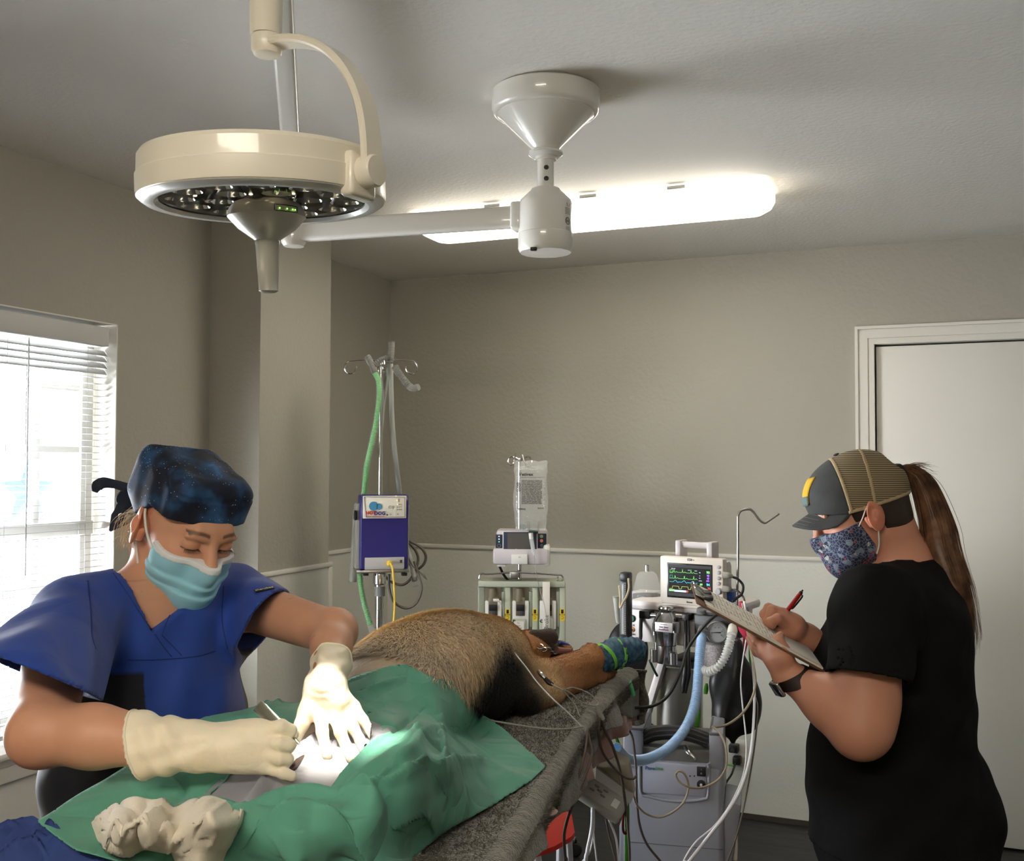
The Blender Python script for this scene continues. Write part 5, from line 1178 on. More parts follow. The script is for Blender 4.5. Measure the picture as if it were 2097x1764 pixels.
sleeve(Ft, Sf+[0, -.03, .01], P(1768, 1350, 2.50), unit(Ef-Sf), .080, .078, .07)
for p_ in tneck+TH.skull(): Ft.prim((p_[0], p_[1], p_[2], *( [p_[3], p_[4]] if p_[0] == 'cap' else []), dict(p_[-1], op='s', k=0)), 0)
c_ = P(1815, 1160, 2.32)
Ft.prim(('fn', lambda D, X, Y, Z: np.maximum(D, -np.maximum(np.sqrt((X-c_[0]-.01)**2*.8+(Y-c_[1])**2)-.085, -(Z-(1.272+.30*(X-c_[0]))))))) ; Ft.plane((0, 0, .66), (0, 0, -1))
ttop = volmesh([Ft.mesh()], 'scrub_top', blk, tech)
Fp = Field((.55, 2.0, .0), (1.25, 2.7, .80), .009); Fp.run([qe(P(1850, 1720, 2.32), (.175, .18, .14))]+tlegs, .02); Fp.plane((0, 0, .1), (0, 0, -1)); Fp.plane((0, 0, .78), (0, 0, 1)); volmesh([Fp.mesh()], 'trousers', blk, tech)
Fs = Field((.5, 2.0, -.01), (1.2, 2.7, .12), .006); Fs.run(tfeet, .01); Fs.plane((0, 0, .0), (0, 0, -1)); volmesh([Fs.mesh()], 'shoes', blackrub, tech)
# floral mask
flm = mat('floral_mask_cloth', (.02, .02, .05), .8); _n = flm.node_tree; _pb = _n.nodes['Principled BSDF']; _tc = [x for x in _n.nodes if x.type == 'TEX_COORD'][0]
_v = _n.nodes.new('ShaderNodeTexVoronoi'); _v.inputs['Scale'].default_value = 95; _n.links.new(_tc.outputs['Object'], _v.inputs['Vector'])
_r = _n.nodes.new('ShaderNodeValToRGB'); _r.color_ramp.interpolation = 'CONSTANT'; _n.links.new(_v.outputs['Color'], _r.inputs[0])
E_ = _r.color_ramp.elements; E_[0].color = (.018, .02, .055, 1); E_[1].position = .62; E_[1].color = (*srgb(120, 140, 150), 1); E_.new(.70).color = (*srgb(40, 48, 80), 1); E_.new(.80).color = (*srgb(150, 40, 55), 1); E_.new(.88).color = (*srgb(196, 196, 180), 1)
_v2 = _n.nodes.new('ShaderNodeTexVoronoi'); _v2.feature = 'DISTANCE_TO_EDGE'; _v2.inputs['Scale'].default_value = 130; _n.links.new(_tc.outputs['Object'], _v2.inputs['Vector'])
_l = _n.nodes.new('ShaderNodeMath'); _l.operation = 'LESS_THAN'; _l.inputs[1].default_value = .06; _n.links.new(_v2.outputs[0], _l.inputs[0])
_mi = _n.nodes.new('ShaderNodeMix'); _mi.data_type = 'RGBA'; _mi.inputs[7].default_value = (*srgb(110, 120, 140), 1); _n.links.new(_l.outputs[0], _mi.inputs[0]); _n.links.new(_r.outputs[0], _mi.inputs[6]); _n.links.new(_mi.outputs[2], _pb.inputs['Base Color'])
Fm = maskfield(TH, .0024); maskclip(Fm, TH, (-.014, .03), .006, -.128, False, .002); tmo = volmesh([Fm.mesh()], 'face_mask', flm, tech)
for t in (-1, 1):
    MB().tube([TH.L(.030, t*.070, -.024), TH.L(.012, t*.077, -.006), TH.L(-.004, t*.083, .014), TH.L(-.016, t*.08, .022)], .0014, 6, 6).build('ear_loop', loopm, tmo, absolute=True)
    MB().tube([TH.L(.012, t*.066, -.088), TH.L(.0, t*.071, -.070), TH.L(-.010, t*.079, -.040), TH.L(-.018, t*.080, -.028)], .0018, 6, 6).build('ear_loop', loopm, tmo, absolute=True)
# hair on the head and cap over it
hairm = mat('dark_brown_hair', (.028, .016, .010), .45, bump=.6, bscale=300)
Fq = Field(TH.c-.17, TH.c+.17, .0028); Fq.run([TH.e((-.014, 0, .028), (.100, .080, .092), 0), TH.e((-.045, 0, -.04), (.055, .062, .05), .03)])
def haircut(D, X, Y, Z):
    q = [X-TH.c[0], Y-TH.c[1], Z-TH.c[2]]; f, l, u = (sum(q[i]*TH.R[i, j] for i in range(3)) for j in range(3))
    front = np.where(u > .02, .045, np.where(u > -.012, .028, -.028-.0*u)); return np.maximum(D, np.maximum(f-front, -.078-u))
Fq.prim(('fn', haircut)); volmesh([Fq.mesh()], 'hair', hairm, tech)
fcm = mat('charcoal_cap_cloth', srgb(70, 72, 72), .9, bump=.4, bscale=300, var=.2, vscale=20, bdist=.001); msm = mat('tan_cap_mesh', srgb(150, 134, 104), .9, bdist=.002)
_n = msm.node_tree; _pb = _n.nodes['Principled BSDF']; _tc = [x for x in _n.nodes if x.type == 'TEX_COORD'][0]; _w = _n.nodes.new('ShaderNodeTexWave'); _w.bands_direction = 'Z'; _w.inputs['Scale'].default_value = 68; _w.inputs['Distortion'].default_value = .15; _n.links.new(_tc.outputs['Object'], _w.inputs['Vector'])
_r = _n.nodes.new('ShaderNodeValToRGB'); _r.color_ramp.elements[0].color = (*srgb(74, 62, 46), 1); _r.color_ramp.elements[1].color = (*srgb(160, 144, 112), 1); _n.links.new(_w.outputs[0], _r.inputs[0]); _n.links.new(_r.outputs[0], _pb.inputs['Base Color'])
tapem = mat('tan_cap_tape', srgb(172, 152, 118), .9)
def capf(): 
    f_ = Field(TH.c-.19, TH.c+.2, .0024); f_.run([TH.e((-.012, 0, .040), (.110, .086, .098), 0), TH.e((.03, 0, .055), (.072, .07, .062), .03)]); return f_
def loc(X, Y, Z): q = [X-TH.c[0], Y-TH.c[1], Z-TH.c[2]]; return (sum(q[i]*TH.R[i, j] for i in range(3)) for j in range(3))
base_u = lambda f: .012+.07*(f-.03)+.28*(f-.035)*(f > .035)
F1 = capf(); F1.prim(('fn', lambda D, X, Y, Z: (lambda f, l, u: np.maximum(D, np.maximum(base_u(f)-u, (.028-.10*(u-.04))-f)))(*loc(X, Y, Z)))); cp1 = volmesh([F1.mesh()], 'baseball_cap', fcm, tech)
F1 = capf(); F1.prim(('fn', lambda D, X, Y, Z: (lambda f, l, u: np.maximum(D, np.maximum(np.maximum(base_u(f)-u, f-(.029-.10*(u-.04))), -np.maximum(np.sqrt((f+.115)**2+l*l*.6+(u-.088)**2)-.034, f+.06))))(*loc(X, Y, Z)))); volmesh([F1.mesh()], 'mesh_panel', msm, cp1)
def stripe(fnc, grow=.0012):
    F1 = capf(); F1.prim(('fn', lambda D, X, Y, Z: (lambda f, l, u: np.maximum(np.maximum(D-grow, np.abs(fnc(f, l, u))-.0038), np.maximum(base_u(f)-u, f-.034)))(*loc(X, Y, Z)))); volmesh([F1.mesh()], 'seam_tape', tapem, cp1)
stripe(lambda f, l, u: f-(.025-.10*(u-.04))); stripe(lambda f, l, u: (f+.034)+.22*(u-.06)*1.0-.05*np.abs(l)*0)
stripe(lambda f, l, u: (u-base_u(f)-.004)*.9)
# brim, button, patch
br = []
for a in np.linspace(-1, 1, 25):
    row = []
    for t in np.linspace(0, 1, 9):
        l = a*(.074-.004*t); q_ = math.sqrt(max(0, 1-.97*a*a)); f0 = .070-.040*a*a; f1 = .084-.052*a*a+.066*q_; row.append(TH.L(f0+(f1-f0)*t, l, .046-.034*a*a-(.020+.036*a*a)*t*q_))
    br.append(row)
brm = MB(); brm.grid(br); brim = brm.build('brim', fcm, cp1, absolute=True, auto=180, solid=.0035)
stm = mat('brim_stitch', srgb(120, 120, 112), .9)
for t in (.30, .45, .6, .75, .88):
    Q = []
    for a in np.linspace(-.95, .95, 25):
        q_ = math.sqrt(max(0, 1-.97*a*a)); f0 = .070-.040*a*a; f1 = .084-.052*a*a+.066*q_; Q.append(TH.L(f0+(f1-f0)*t, a*(.074-.004*t), .0482-.034*a*a-(.020+.036*a*a)*t*q_))
    MB().tube(Q, .00045, 4).build('stitching', stm, brim, absolute=True)
MB().lathe([(0, -.002), (.007, 0), (.006, .003), (0, .004)], TH.L(.0, 0, .1385), TH.R[:, 2], 16).build('crown_button', fcm, cp1, absolute=True)
CB_ = BVHTree.FromPolygons(*[x.tolist() for x in capf().mesh()])
def oncap(l, u, off):
    o = TH.L(.25, l, u); d = -TH.R[:, 0]; h = CB_.ray_cast(Vector(o), Vector(d), .3); return np.array(h[0])-d*off if h[0] is not None else TH.L(.1, l, u)
pm = mat('cap_patch', srgb(208, 168, 40), .8); MB().grid([[oncap(l, u, .002) for u in np.linspace(.062, .112, 9)] for l in np.linspace(-.034, .034, 11)]).build('patch', pm, cp1, absolute=True, solid=.002, auto=180)
MB().grid([[oncap(l, u, .0035) for u in np.linspace(.058, .078, 5)] for l in np.linspace(-.034, .034, 11)]).build('patch_lower_band', mat('patch_teal', srgb(96, 118, 116), .8), cp1, absolute=True, solid=.001, auto=180)
# ponytail
pony = mat('ponytail_hair', srgb(128, 92, 66), .42, col2=srgb(66, 42, 28), vscale=30, detail=5)
path = [P(1836, 975, 2.32), P(1862, 962, 2.33), P(1890, 990, 2.33), P(1915, 1060, 2.32), P(1930, 1130, 2.29), P(1958, 1210, 2.27), P(1978, 1280, 2.27), P(1992, 1350, 2.27)]
m = MB(); m.tube(path, [.008, .014, .026, .034, .040, .036, .022, .004], 14, 8, flat=((1, 0, 0), .8)); core = m.build('ponytail', pony, tech, absolute=True)
def tail(m, n, seed, w, r=.0007):
    rs_ = np.random.RandomState(seed); pp = catmull(path, 7); N = len(pp); tt = np.linspace(0, 1, N); W_ = np.interp(tt, [0, .1, .28, .5, .7, .9, 1], [.006, .012, .026, .038, .036, .026, .012])*w
    for i in range(n):
        a, q = rs_.uniform(0, 2*PI), rs_.uniform(.55, 1.05); e_ = int(N*rs_.uniform(.72, 1)); fr = rs_.uniform(2, 5); ph = rs_.uniform(0, 6); o = np.array([math.cos(a)*q, math.sin(a)*q*.9, 0])
        Q = pp+W_[:, None]*(o+.10*np.stack([np.sin(tt*fr+ph), np.cos(tt*fr+ph*2), 0*tt], 1)); Q[:, 2] += rs_.normal()*.004
        m.tube(Q[:e_], [r, r*1.3, r, r*.2], 4, caps=False)
m = MB(); tail(m, 420, 2, 1.0); m.build('hair_strands', pony, core, absolute=True)
m = MB(); tail(m, 60, 5, 1.25, .0004); strands(m, None, [P(1842, 965, 2.32), P(1870, 955, 2.32), P(1895, 958, 2.32), P(1915, 965, 2.32)], 30, .004, .008, .0004, 8); m.build('stray_hairs', pony, core, absolute=True)
MB().lathe([(.012, -.010), (.019, -.007), (.021, 0), (.019, .007), (.012, .010)], P(1840, 968, 2.32), unit(P(1862, 962, 2.33)-P(1838, 972, 2.32)), 24).build('hair_tie', blackrub, tech, absolute=True)
# watch
wd = unit(P(1592, 1350, 2.2)-Wn); wb = P(1622, 1390, 2.19); bandm = mat('brown_watch_band', srgb(40, 24, 20), .5)
w_ = thing('wrist_watch', 'square smart watch with a dark brown band on the forearm of the person in black', 'watch', wb)
u = unit(np.cross(wd, [0, 1, 0])); v = np.cross(wd, u)
TBV = BVHTree.FromPolygons(xv.tolist(), xf.tolist()); rings = []
for a in np.linspace(0, 2*PI, 37)[:-1]:
    d_ = u*math.cos(a)+v*math.sin(a); pr = []
    for s_ in (-.011, .011):
        h = TBV.ray_cast(Vector(wb+wd*s_+d_*.09), Vector(-d_), .085); r_ = np.linalg.norm(np.array(h[0])-(wb+wd*s_)) if h[0] is not None else .03
        r_ = min(max(r_, .024), .050); pr += [wb+wd*s_+d_*(r_+.0012), wb+wd*s_+d_*(r_+.0036)]
    rings.append([pr[0], pr[1], pr[3], pr[2]])
m = MB(); vs = np.array(rings).reshape(-1, 3); fs = [(i*4+k, ((i+1) % 36)*4+k, ((i+1) % 36)*4+(k+1) % 4, i*4+(k+1) % 4) for i in range(36) for k in range(4)]
m.add(vs, fs); m.build('band', bandm, w_, absolute=True)
dw = unit(np.array([-.75, -.2, -.62])); dw = unit(dw-wd*(dw@wd)); R_ = np.stack([wd, np.cross(dw, wd), dw], 1)
h = TBV.ray_cast(Vector(wb+dw*.09), Vector(-dw), .085); rr0 = np.linalg.norm(np.array(h[0])-wb) if h[0] is not None else .03
MB().box(wb+dw*(rr0+.0075), (.033, .038, .0095), R_, .004, 3).build('watch_case', chrome, w_, absolute=True)
MB().box(wb+dw*(rr0+.0125), (.029, .033, .0012), R_, .0005).build('watch_glass', mat('dark_glass', (.01, .01, .012), .08), w_, absolute=True)
# clipboard
bc0 = P(1545, 1282, 2.285); la = unit(P(1660, 1346, 2.27)-P(1432, 1222, 2.29)); ya = unit(np.array([.02, 1, .12])); ya = unit(ya-la*(ya@la)); na = np.cross(la, ya); na = na if na[2] > 0 else -na
cbd = thing('clipboard', 'brown clipboard with printed forms held by the person in black', 'clipboard', bc0)
R_ = np.stack([la, ya, na], 1)
MB().box(bc0, (.30, .228, .004), R_, .0015).build('board', mat('hardboard', srgb(110, 76, 48), .6, var=.2, vscale=30), cbd, absolute=True)
pap = mat('form_paper', srgb(232, 226, 214), .8); ink = mat('form_ink', srgb(150, 144, 138), .8)
MB().box(bc0+la*.008+na*.0042, (.27, .214, .004), R_, .0006).build('forms', pap, cbd, absolute=True)
MB().box(bc0+la*.006+na*.0070+la*-.003, (.27, .214, .0006), R_@rotm(0, -.006, .012), .0001).build('top_form', pap, cbd, absolute=True)
m = MB(); rs_ = np.random.RandomState(3)
for i in range(26):
    s_ = -.110+i*.0088
    y_ = -.095
    while y_ < .09:
        w2 = rs_.uniform(.008, .03)
        if rs_.rand() < .72: m.box(bc0+la*(s_)+ya*(y_+w2/2)+na*.00755, (.0012 if i % 5 else .0018, w2, .0003), R_)
        y_ += w2+.005
for y_ in (-.06, -.01, .05): m.box(bc0+la*.01+ya*y_+na*.00755, (.20, .0008, .0003), R_)
m.build('printed_lines', ink, cbd, absolute=True)
MB().box(bc0-la*.140+na*.006, (.022, .10, .003), R_, .001).build('clip', steel, cbd, absolute=True)
for s_ in (-.05, .0):
    m = MB(); m.box(bc0-la*.124+ya*s_+na*.013, (.020, .032, .009), R_@rotm(0, -.35, 0), .003); m.build('binder_clip', black, cbd, absolute=True)
    m = MB(); q = bc0-la*.142+ya*s_+na*.014; m.tube([q+ya*-.008+la*.01, q+ya*-.009-la*.012+na*.004, q-la*.02+na*.006, q+ya*.009-la*.012+na*.004, q+ya*.008+la*.01], .0011, 6, 4); m.build('wire_handle', chrome, cbd, absolute=True)
# pen
pn_ = thing('pen', 'red and black ballpoint pen in the writing hand above the clipboard', 'pen', K(1579, 1294, 2.30))
pa, pb = K(1579, 1295, 2.30), K(1644, 1209, 2.335); dd = unit(pb-pa); L = np.linalg.norm(pb-pa)
MB().lathe([(.0006, 0), (.0022, .006), (.0035, .014)], pa, dd, 16).build('tip', chrome, pn_, absolute=True)
MB().lathe([(.0035, .014), (.0052, .022), (.0058, .035), (.0054, .046)], pa, dd, 20).build('grip', blackrub, pn_, absolute=True)
MB().lathe([(.0054, .046), (.0052, .05), (.0048, L-.016), (.0042, L-.012)], pa, dd, 20).build('barrel', mat('red_plastic', srgb(170, 22, 24), .3), pn_, absolute=True)
MB().lathe([(.0042, L-.012), (.0042, L-.006), (.002, L-.004), (.002, L), (0, L)], pa, dd, 16).build('push_button', black, pn_, absolute=True)
s_ = unit(np.cross(dd, [0, -1, 0])); MB().tube([pb-dd*.010+s_*.004, pb-dd*.014+s_*.008, pb-dd*.045+s_*.007, pb-dd*.052+s_*.005], [.0012, .002, .002, .0012], 8, 4).build('pocket_clip', black, pn_, absolute=True)
# ---------------------------------------------------------------- equipment behind the table
class Pl:
    """an upright plane facing the room, th = how far its right side comes nearer"""
    def __init__(s, px, d, th): s.ax = np.array([math.cos(th), -math.sin(th), 0]); s.ay = np.array([math.sin(th), math.cos(th), 0]); s.o = P(px, 956, d); s.R = np.stack([s.ax, s.ay, [0, 0, 1.]], 1); s.th = th
    def pt(s, px, py, off=0.0):
        r = P(px, py, 1)-np.array([0, 0, CZ]); t = ((s.o+s.ay*off)@s.ay)/(r@s.ay); return r*t+np.array([0, 0, CZ])
    def dims(s, x0, x1, y0, y1, o0):
        xm, ym = (x0+x1)/2, (y0+y1)/2; a, b, c, d = s.pt(x0, ym, o0), s.pt(x1, ym, o0), s.pt(xm, y0, o0), s.pt(xm, y1, o0)
        return (a+b)/2*np.array([1, 1, 0])+np.array([0, 0, (c[2]+d[2])/2]), (b-a)@s.ax, c[2]-d[2]
    def box(s, mb, x0, x1, y0, y1, o0, o1, bev=0, seg=2, rot=None):
        c, w, h = s.dims(x0, x1, y0, y1, o0); return mb.box(c+s.ay*(o1-o0)/2, (w, o1-o0, h), s.R if rot is None else s.R@rot, bev, seg)
    def part(s, name, m, par, x0, x1, y0, y1, o0, o1, bev=0): return s.box(MB(), x0, x1, y0, y1, o0, o1, bev).build(name, m, par, absolute=True)
    def txt(s, t, hpx, px, py, off, m, par, name='lettering', bold=0, sx=1, rotz=0):
        k = np.linalg.norm(s.pt(px, py, off)[:2])/F; R_ = s.R@rotm(PI/2, 0, 0)@rotm(0, 0, rotz); return text(t, hpx*k*1.35, s.pt(px, py, off), m, par, name, R_, .0003, bold=bold, sx=sx, absolute=True)
    def line(s, mb, pts, off, r, smooth=0, n=6): return mb.tube([s.pt(x, y, off) for x, y in pts], r, n, smooth)
def em(name, c, st=1.0): return mat(name, (c[0]*.2, c[1]*.2, c[2]*.2), .4, emit=c, estr=st)
def cable(name, m, pts, r, label, cat='cable', group=None, sm=7, parent=None, n=8):
    Q = [P(*p) for p in pts]
    if pts[-1][1] > 1780: q = Q[-1]; k = (int(pts[0][0]*7+pts[0][1]) % 5-2)*.03; Q += [np.array([q[0]+k*.4, q[1], q[2]*.5]), np.array([q[0]+k, q[1]+.02, .03]), np.array([q[0]+k+.05, q[1]+.10, r])]
    o = MB().tube(Q, r, n, sm).build(name, m, parent, absolute=parent is not None, auto=180)
    if parent is None: tag(o, label, cat, group)
    return o
def hose(mb, pts, r, amp, pitch=.0042, sm=14, n=16):
    pth = catmull([P(*p) if len(p) == 3 and abs(p[0]) > 10 else np.asarray(p) for p in pts], sm); L = np.r_[0, np.cumsum(np.linalg.norm(np.diff(pth, axis=0), axis=1))]
    N = int(L[-1]/pitch*6); t = np.linspace(0, L[-1], N); Q = np.stack([np.interp(t, L, pth[:, i]) for i in range(3)], 1); return mb.tube(Q, r+amp*np.cos(2*PI*t/pitch), n)
def wheelbase(root, c, R=.24, n=5, rot=.3, z=.06):
    MB().lathe([(0, z+.05), (.035, z+.05), (.04, z+.03), (.04, z), (0, z)], c*[1, 1, 0]).build('base_hub', steel, root, absolute=True)
    for k in range(n):
        a = rot+2*PI*k/n; e = c*[1, 1, 0]+np.array([R*math.cos(a), R*math.sin(a), z+.004])
        MB().tube([c*[1, 1, 0]+[0, 0, z+.03], e], [.016, .011], 8).build('base_leg', steel, root, absolute=True)
        w = MB(); w.lathe([(0, -.009), (.022, -.009), (.026, -.005), (.026, .005), (.022, .009), (0, .009)], e*[1, 1, 0]+[0, 0, .027], (math.sin(a), -math.cos(a), 0), 20); w.tube([e, e*[1, 1, 0]+[0, 0, .03]], .007, 8); w.build('caster', blackrub, root, absolute=True)
lilac = mat('pale_lilac_plastic', srgb(196, 190, 192), .4); cleart = mat('clear_tubing', (.75, .77, .72), .25, trans=.55, ior=1.2); clearp = mat('clear_plastic', (.86, .88, .86), .12, trans=.85, ior=1.12)
# ---- drip stand with the warming controller
d0 = 3.85; A_ = Pl(780, d0, math.radians(-14)); pc = P(778, 1100, d0+.03)
ivp = thing('drip_stand', 'tall chrome drip stand with four curled hooks carrying the blue warming controller', 'drip stand', pc*[1, 1, 0])
zt = P(778, 738, d0)[2]; zc_ = P(778, 1172, d0)[2]
MB().cyl(pc*[1, 1, 0]+[0, 0, zc_-.02], pc*[1, 1, 0]+[0, 0, zt+.0], .0088).build('upper_pole', chrome, ivp, absolute=True)
MB().cyl(pc*[1, 1, 0]+[0, 0, .08], pc*[1, 1, 0]+[0, 0, zc_-.03], .0165).build('lower_pole', chrome, ivp, absolute=True)
MB().lathe([(.0, zc_-.005), (.022, zc_-.005), (.024, zc_-.012), (.024, zc_-.045), (.019, zc_-.050), (.019, zc_-.056), (0, zc_-.056)], pc*[1, 1, 0], n=24).build('clamp_collar', chrome, ivp, absolute=True)
MB().lathe([(0, zc_-.056), (.0205, zc_-.056), (.0205, zc_-.092), (0, zc_-.092)], pc*[1, 1, 0], n=24).build('grey_collar', mat('grey_plastic', (.16, .16, .155), .5), ivp, absolute=True)
wheelbase(ivp, pc)
for dx, dy in ((-1, -.0), (1, -.0), (.25, -1), (-.25, 1)):
    dv = unit([dx, dy, 0]); R0 = .115 if abs(dx) == 1 else .07; c0 = pc*[1, 1, 0]+[0, 0, zt]; Q = [c0, c0+dv*R0*.5+[0, 0, .004], c0+dv*R0]
    for a in np.linspace(PI/2, -PI*1.05, 14)[1:]: Q.append(c0+dv*(R0+.0+.024*math.cos(a)*.9)+[0, 0, -.024+.024*math.sin(a)])
    MB().tube(Q, .0034, 8, 4).build('hook', chrome, ivp, absolute=True)
ctl = thing('warming_controller', 'dark blue patient warming controller clamped to the drip stand', 'warming unit', A_.pt(780, 1172, .06))
bluep = mat('deep_blue_plastic', srgb(42, 40, 108), .38, bump=.1, bscale=300)
gsh = mat('grey_shell', srgb(150, 148, 138), .45)
c, w, h = A_.dims(738, 836, 1014, 1166, 0)
def prof2(s0, s1, w_, name, m):     # side outline, extruded across the width
    pr = [(-.0, 0), (.0, h*.62), (-.010, h*.80), (-.006, h*.93), (.010, h), (.085, h), (.095, h*.97), (.095, 0)]
    mb = MB(); n = len(pr); z0 = c[2]-h/2; vs = []
    for sx in (-w_/2, w_/2): vs += [c*[1, 1, 0]+A_.ax*sx+A_.ay*(y+s0)+np.array([0, 0, z0+z]) for y, z in pr]
    fs = [tuple(range(n))[::-1], tuple(range(n, 2*n))]+[(i, (i+1) % n, n+(i+1) % n, n+i) for i in range(n)]
    mb.add(vs, fs); return mb.build(name, m, ctl, absolute=True, auto=20)
ob = prof2(0, 0, w, 'housing', bluep); b_ = ob.modifiers.new('bev', 'BEVEL'); b_.width = .005; b_.segments = 3; b_.limit_method = 'ANGLE'
A_.part('back_shell', gsh, ctl, 728, 838, 1030, 1168, .05, .13, .01)
A_.part('side_knob', black, ctl, 726, 731, 1046, 1066, .04, .075, .004)
lp_ = A_.part('label_plate', mat('white_label', srgb(228, 222, 206), .45), ctl, 743, 832, 1016, 1062, -.0125, -.006, .002)
A_.part('connector_panel', mat('silver_panel', srgb(176, 174, 170), .4), ctl, 747, 828, 1142, 1167, -.004, .004, .002)
A_.part('tray', steel, ctl, 730, 838, 1168, 1174, -.015, .13, .001)
for x in (749, 828): A_.part('rubber_foot', blackrub, ctl, x-5, x+6, 1174, 1180, -.004, .02, .002)
m = MB(); A_.line(m, [(746, 1018), (829, 1018), (829, 1059), (750, 1060), (746, 1018)], -.0135, .0008); m.build('border_line', black, lp_, absolute=True)
bl_ = mat('logo_blue', srgb(70, 140, 175), .5)
MB().lathe([(0, 0), (.017, 0), (.017, .001), (0, .001)], A_.pt(765, 1037, -.0135), -A_.ay, 28).build('round_emblem', bl_, lp_, absolute=True)
MB().lathe([(0, 0), (.012, 0), (.012, .001), (0, .001)], A_.pt(776, 1038, -.0135), -A_.ay, 28).build('round_emblem', bl_, lp_, absolute=True)
A_.txt('HOT', 7.2, 759.5, 1051, -.0155, mat('logo_red', srgb(190, 58, 36), .5), lp_, bold=.0008); A_.txt('DOG', 7.2, 778, 1052, -.0155, mat('logo_navy', srgb(60, 60, 120), .5), lp_, bold=.0008)
A_.txt('PATIENT WARMING SYSTEM', 2.2, 768, 1058, -.0145, mat('logo_red', (1, 0, 0)), lp_)
for x, y, r, lit in ((799, 1039, .0048, 0), (811, 1016.5, .0018, 1), (813, 1025, .0018, 1), (814, 1033.5, .0018, 1), (814, 1039, .0018, 0), (814, 1044, .0018, 0), (800, 1054, .002, 0), (815, 1053.5, .002, 0), (793, 1055, .0026, 2)):
    m = MB(); q = A_.pt(x, y, -.014); an = np.linspace(0, 2*PI, 17); m.tube([q+A_.ax*r*math.cos(t)+np.array([0, 0, r*math.sin(t)]) for t in an], .0005, 6)
    if lit: m.lathe([(0, 0), (r, 0), (0, .0006)], q, -A_.ay, 14)
    m.build('button', em('amber_light', (1, .8, .35), .9) if lit == 1 else mat('label_print', srgb(60, 60, 70), .6), lp_, absolute=True)
pr_ = mat('label_print', (0, 0, 0))
for x, y in ((805, 1039), (817, 1024.5)): m = MB(); m.cyl(A_.pt(x, y+2.5, -.0135), A_.pt(x, y-3, -.0135), .0009, .0009, 8); m.lathe([(0, -.002), (.0019, 0), (0, .002)], A_.pt(x, y+2.5, -.0135), (0, 0, 1), 10); m.build('thermometer_mark', pr_, lp_, absolute=True)
for t, x, y in (('43°C', 820, 1033.5), ('41°C', 820, 1039), ('37°C', 820, 1044)): A_.txt(t, 2.6, x, y, -.0135, pr_, lp_)
A_.part('socket_mark', pr_, ctl, 819, 824, 1147, 1153, -.0048, -.004, 0)
q = A_.pt(797, 1154, -.004); yel = mat('yellow_cord', srgb(226, 190, 60), .5)
yc = thing('yellow_cable', 'yellow cord plugged into the blue controller, hanging down in front of the stand', 'cord', q)
MB().lathe([(.0, -.004), (.010, -.004), (.011, 0), (.0085, .006), (.007, .012), (.004, .016)], q, -A_.ay, 20).build('plug', yel, yc, absolute=True)
MB().tube([q-A_.ay*.014, q-A_.ay*.022+[.004, 0, -.004]]+[P(*p) for p in ((804, 1168, 3.80), (807, 1200, 3.80), (808, 1240, 3.80), (806, 1280, 3.79), (808, 1312, 3.78), (806, 1420, 3.80), (800, 1600, 3.82))], .0037, 10, 8).build('cord', yel, yc, absolute=True)
# hoses over the hooks
grn = mat('green_hose', srgb(120, 205, 122), .35)
hg = thing('breathing_hose', 'translucent hose with a green corrugated inner tube draped from the left hook', 'breathing hose', P(760, 800, 3.86), group=None)
gp_ = [(768, 764, 3.82), (775, 780, 3.81), (777, 810, 3.82), (771, 860, 3.83), (763, 900, 3.84), (752, 950, 3.86), (746, 1005, 3.92), (742, 1060, 4.0), (736, 1130, 4.01), (738, 1190, 3.98), (743, 1225, 3.96), (752, 1260, 3.95), (758, 1280, 3.95)]
m = MB(); hose(m, gp_, .0085, .0011, .006); m.build('inner_tube', grn, hg, absolute=True)
m = MB(); m.tube([P(*p) for p in gp_]+[P(763, 1296, 3.95)], .0122, 16, 10); m.build('outer_sheath', mat('thin_clear_sheath', (.85, .92, .86), .2, alpha=.16), hg, absolute=True, auto=180)
MB().tube([P(752, 730, 3.83), P(760, 745, 3.825), P(768, 764, 3.82)], [.0125, .0125, .0135], 16, 4).build('end_cuff', clearp, hg, absolute=True)
hw_ = thing('breathing_hose', 'white corrugated breathing hose with clear tee hanging from the right hooks', 'breathing hose', P(800, 760, 3.86))
m = MB(); hose(m, [(802, 700, 3.86), (801, 722, 3.86), (799, 742, 3.86)], .0125, .0006, .01); m.build('tee_piece', clearp, hw_, absolute=True)
m = MB(); hose(m, [(766, 748, 3.83), (780, 738, 3.83), (797, 732, 3.85)], .0105, .0015, .007); m.build('side_limb', clearp, hw_, absolute=True)
m = MB(); hose(m, [(809, 752, 3.82), (817, 765, 3.81), (827, 778, 3.80), (838, 791, 3.80)], .0125, .0018, .007); m.tube([P(838, 791, 3.80), P(846, 796, 3.79), P(857, 793, 3.78)], [.013, .0135, .0135], 16, 4); m.build('elbow_limb', clearp, hw_, absolute=True)
m = MB(); m.tube([P(*p) for p in ((800, 745, 3.86), (801, 800, 3.87), (803, 860, 3.88), (808, 920, 3.90), (815, 980, 3.95), (822, 1040, 4.03), (832, 1110, 4.03), (845, 1165, 4.0), (850, 1190, 3.98))], .0095, 14, 8); m.build('long_limb', cleart, hw_, absolute=True)
MB().tube([P(848, 1182, 3.98), P(853, 1200, 3.98)], [.014, .015], 14).build('end_cuff', clearp, hw_, absolute=True)
MB().tube([P(*p) for p in ((797, 745, 3.88), (790, 790, 3.90), (783, 850, 3.92), (778, 930, 3.95))], .0075, 12, 6).build('thin_limb', cleart, hw_, absolute=True)
MB().tube([P(*p) for p in ((729, 1044, 4.02), (726, 1100, 4.02), (724, 1150, 4.02), (722, 1192, 4.02))], [.012, .012, .013, .016], 14, 6).build('left_limb', cleart, hw_, absolute=True)
grc = mat('grey_brown_cable', srgb(92, 86, 76), .5)
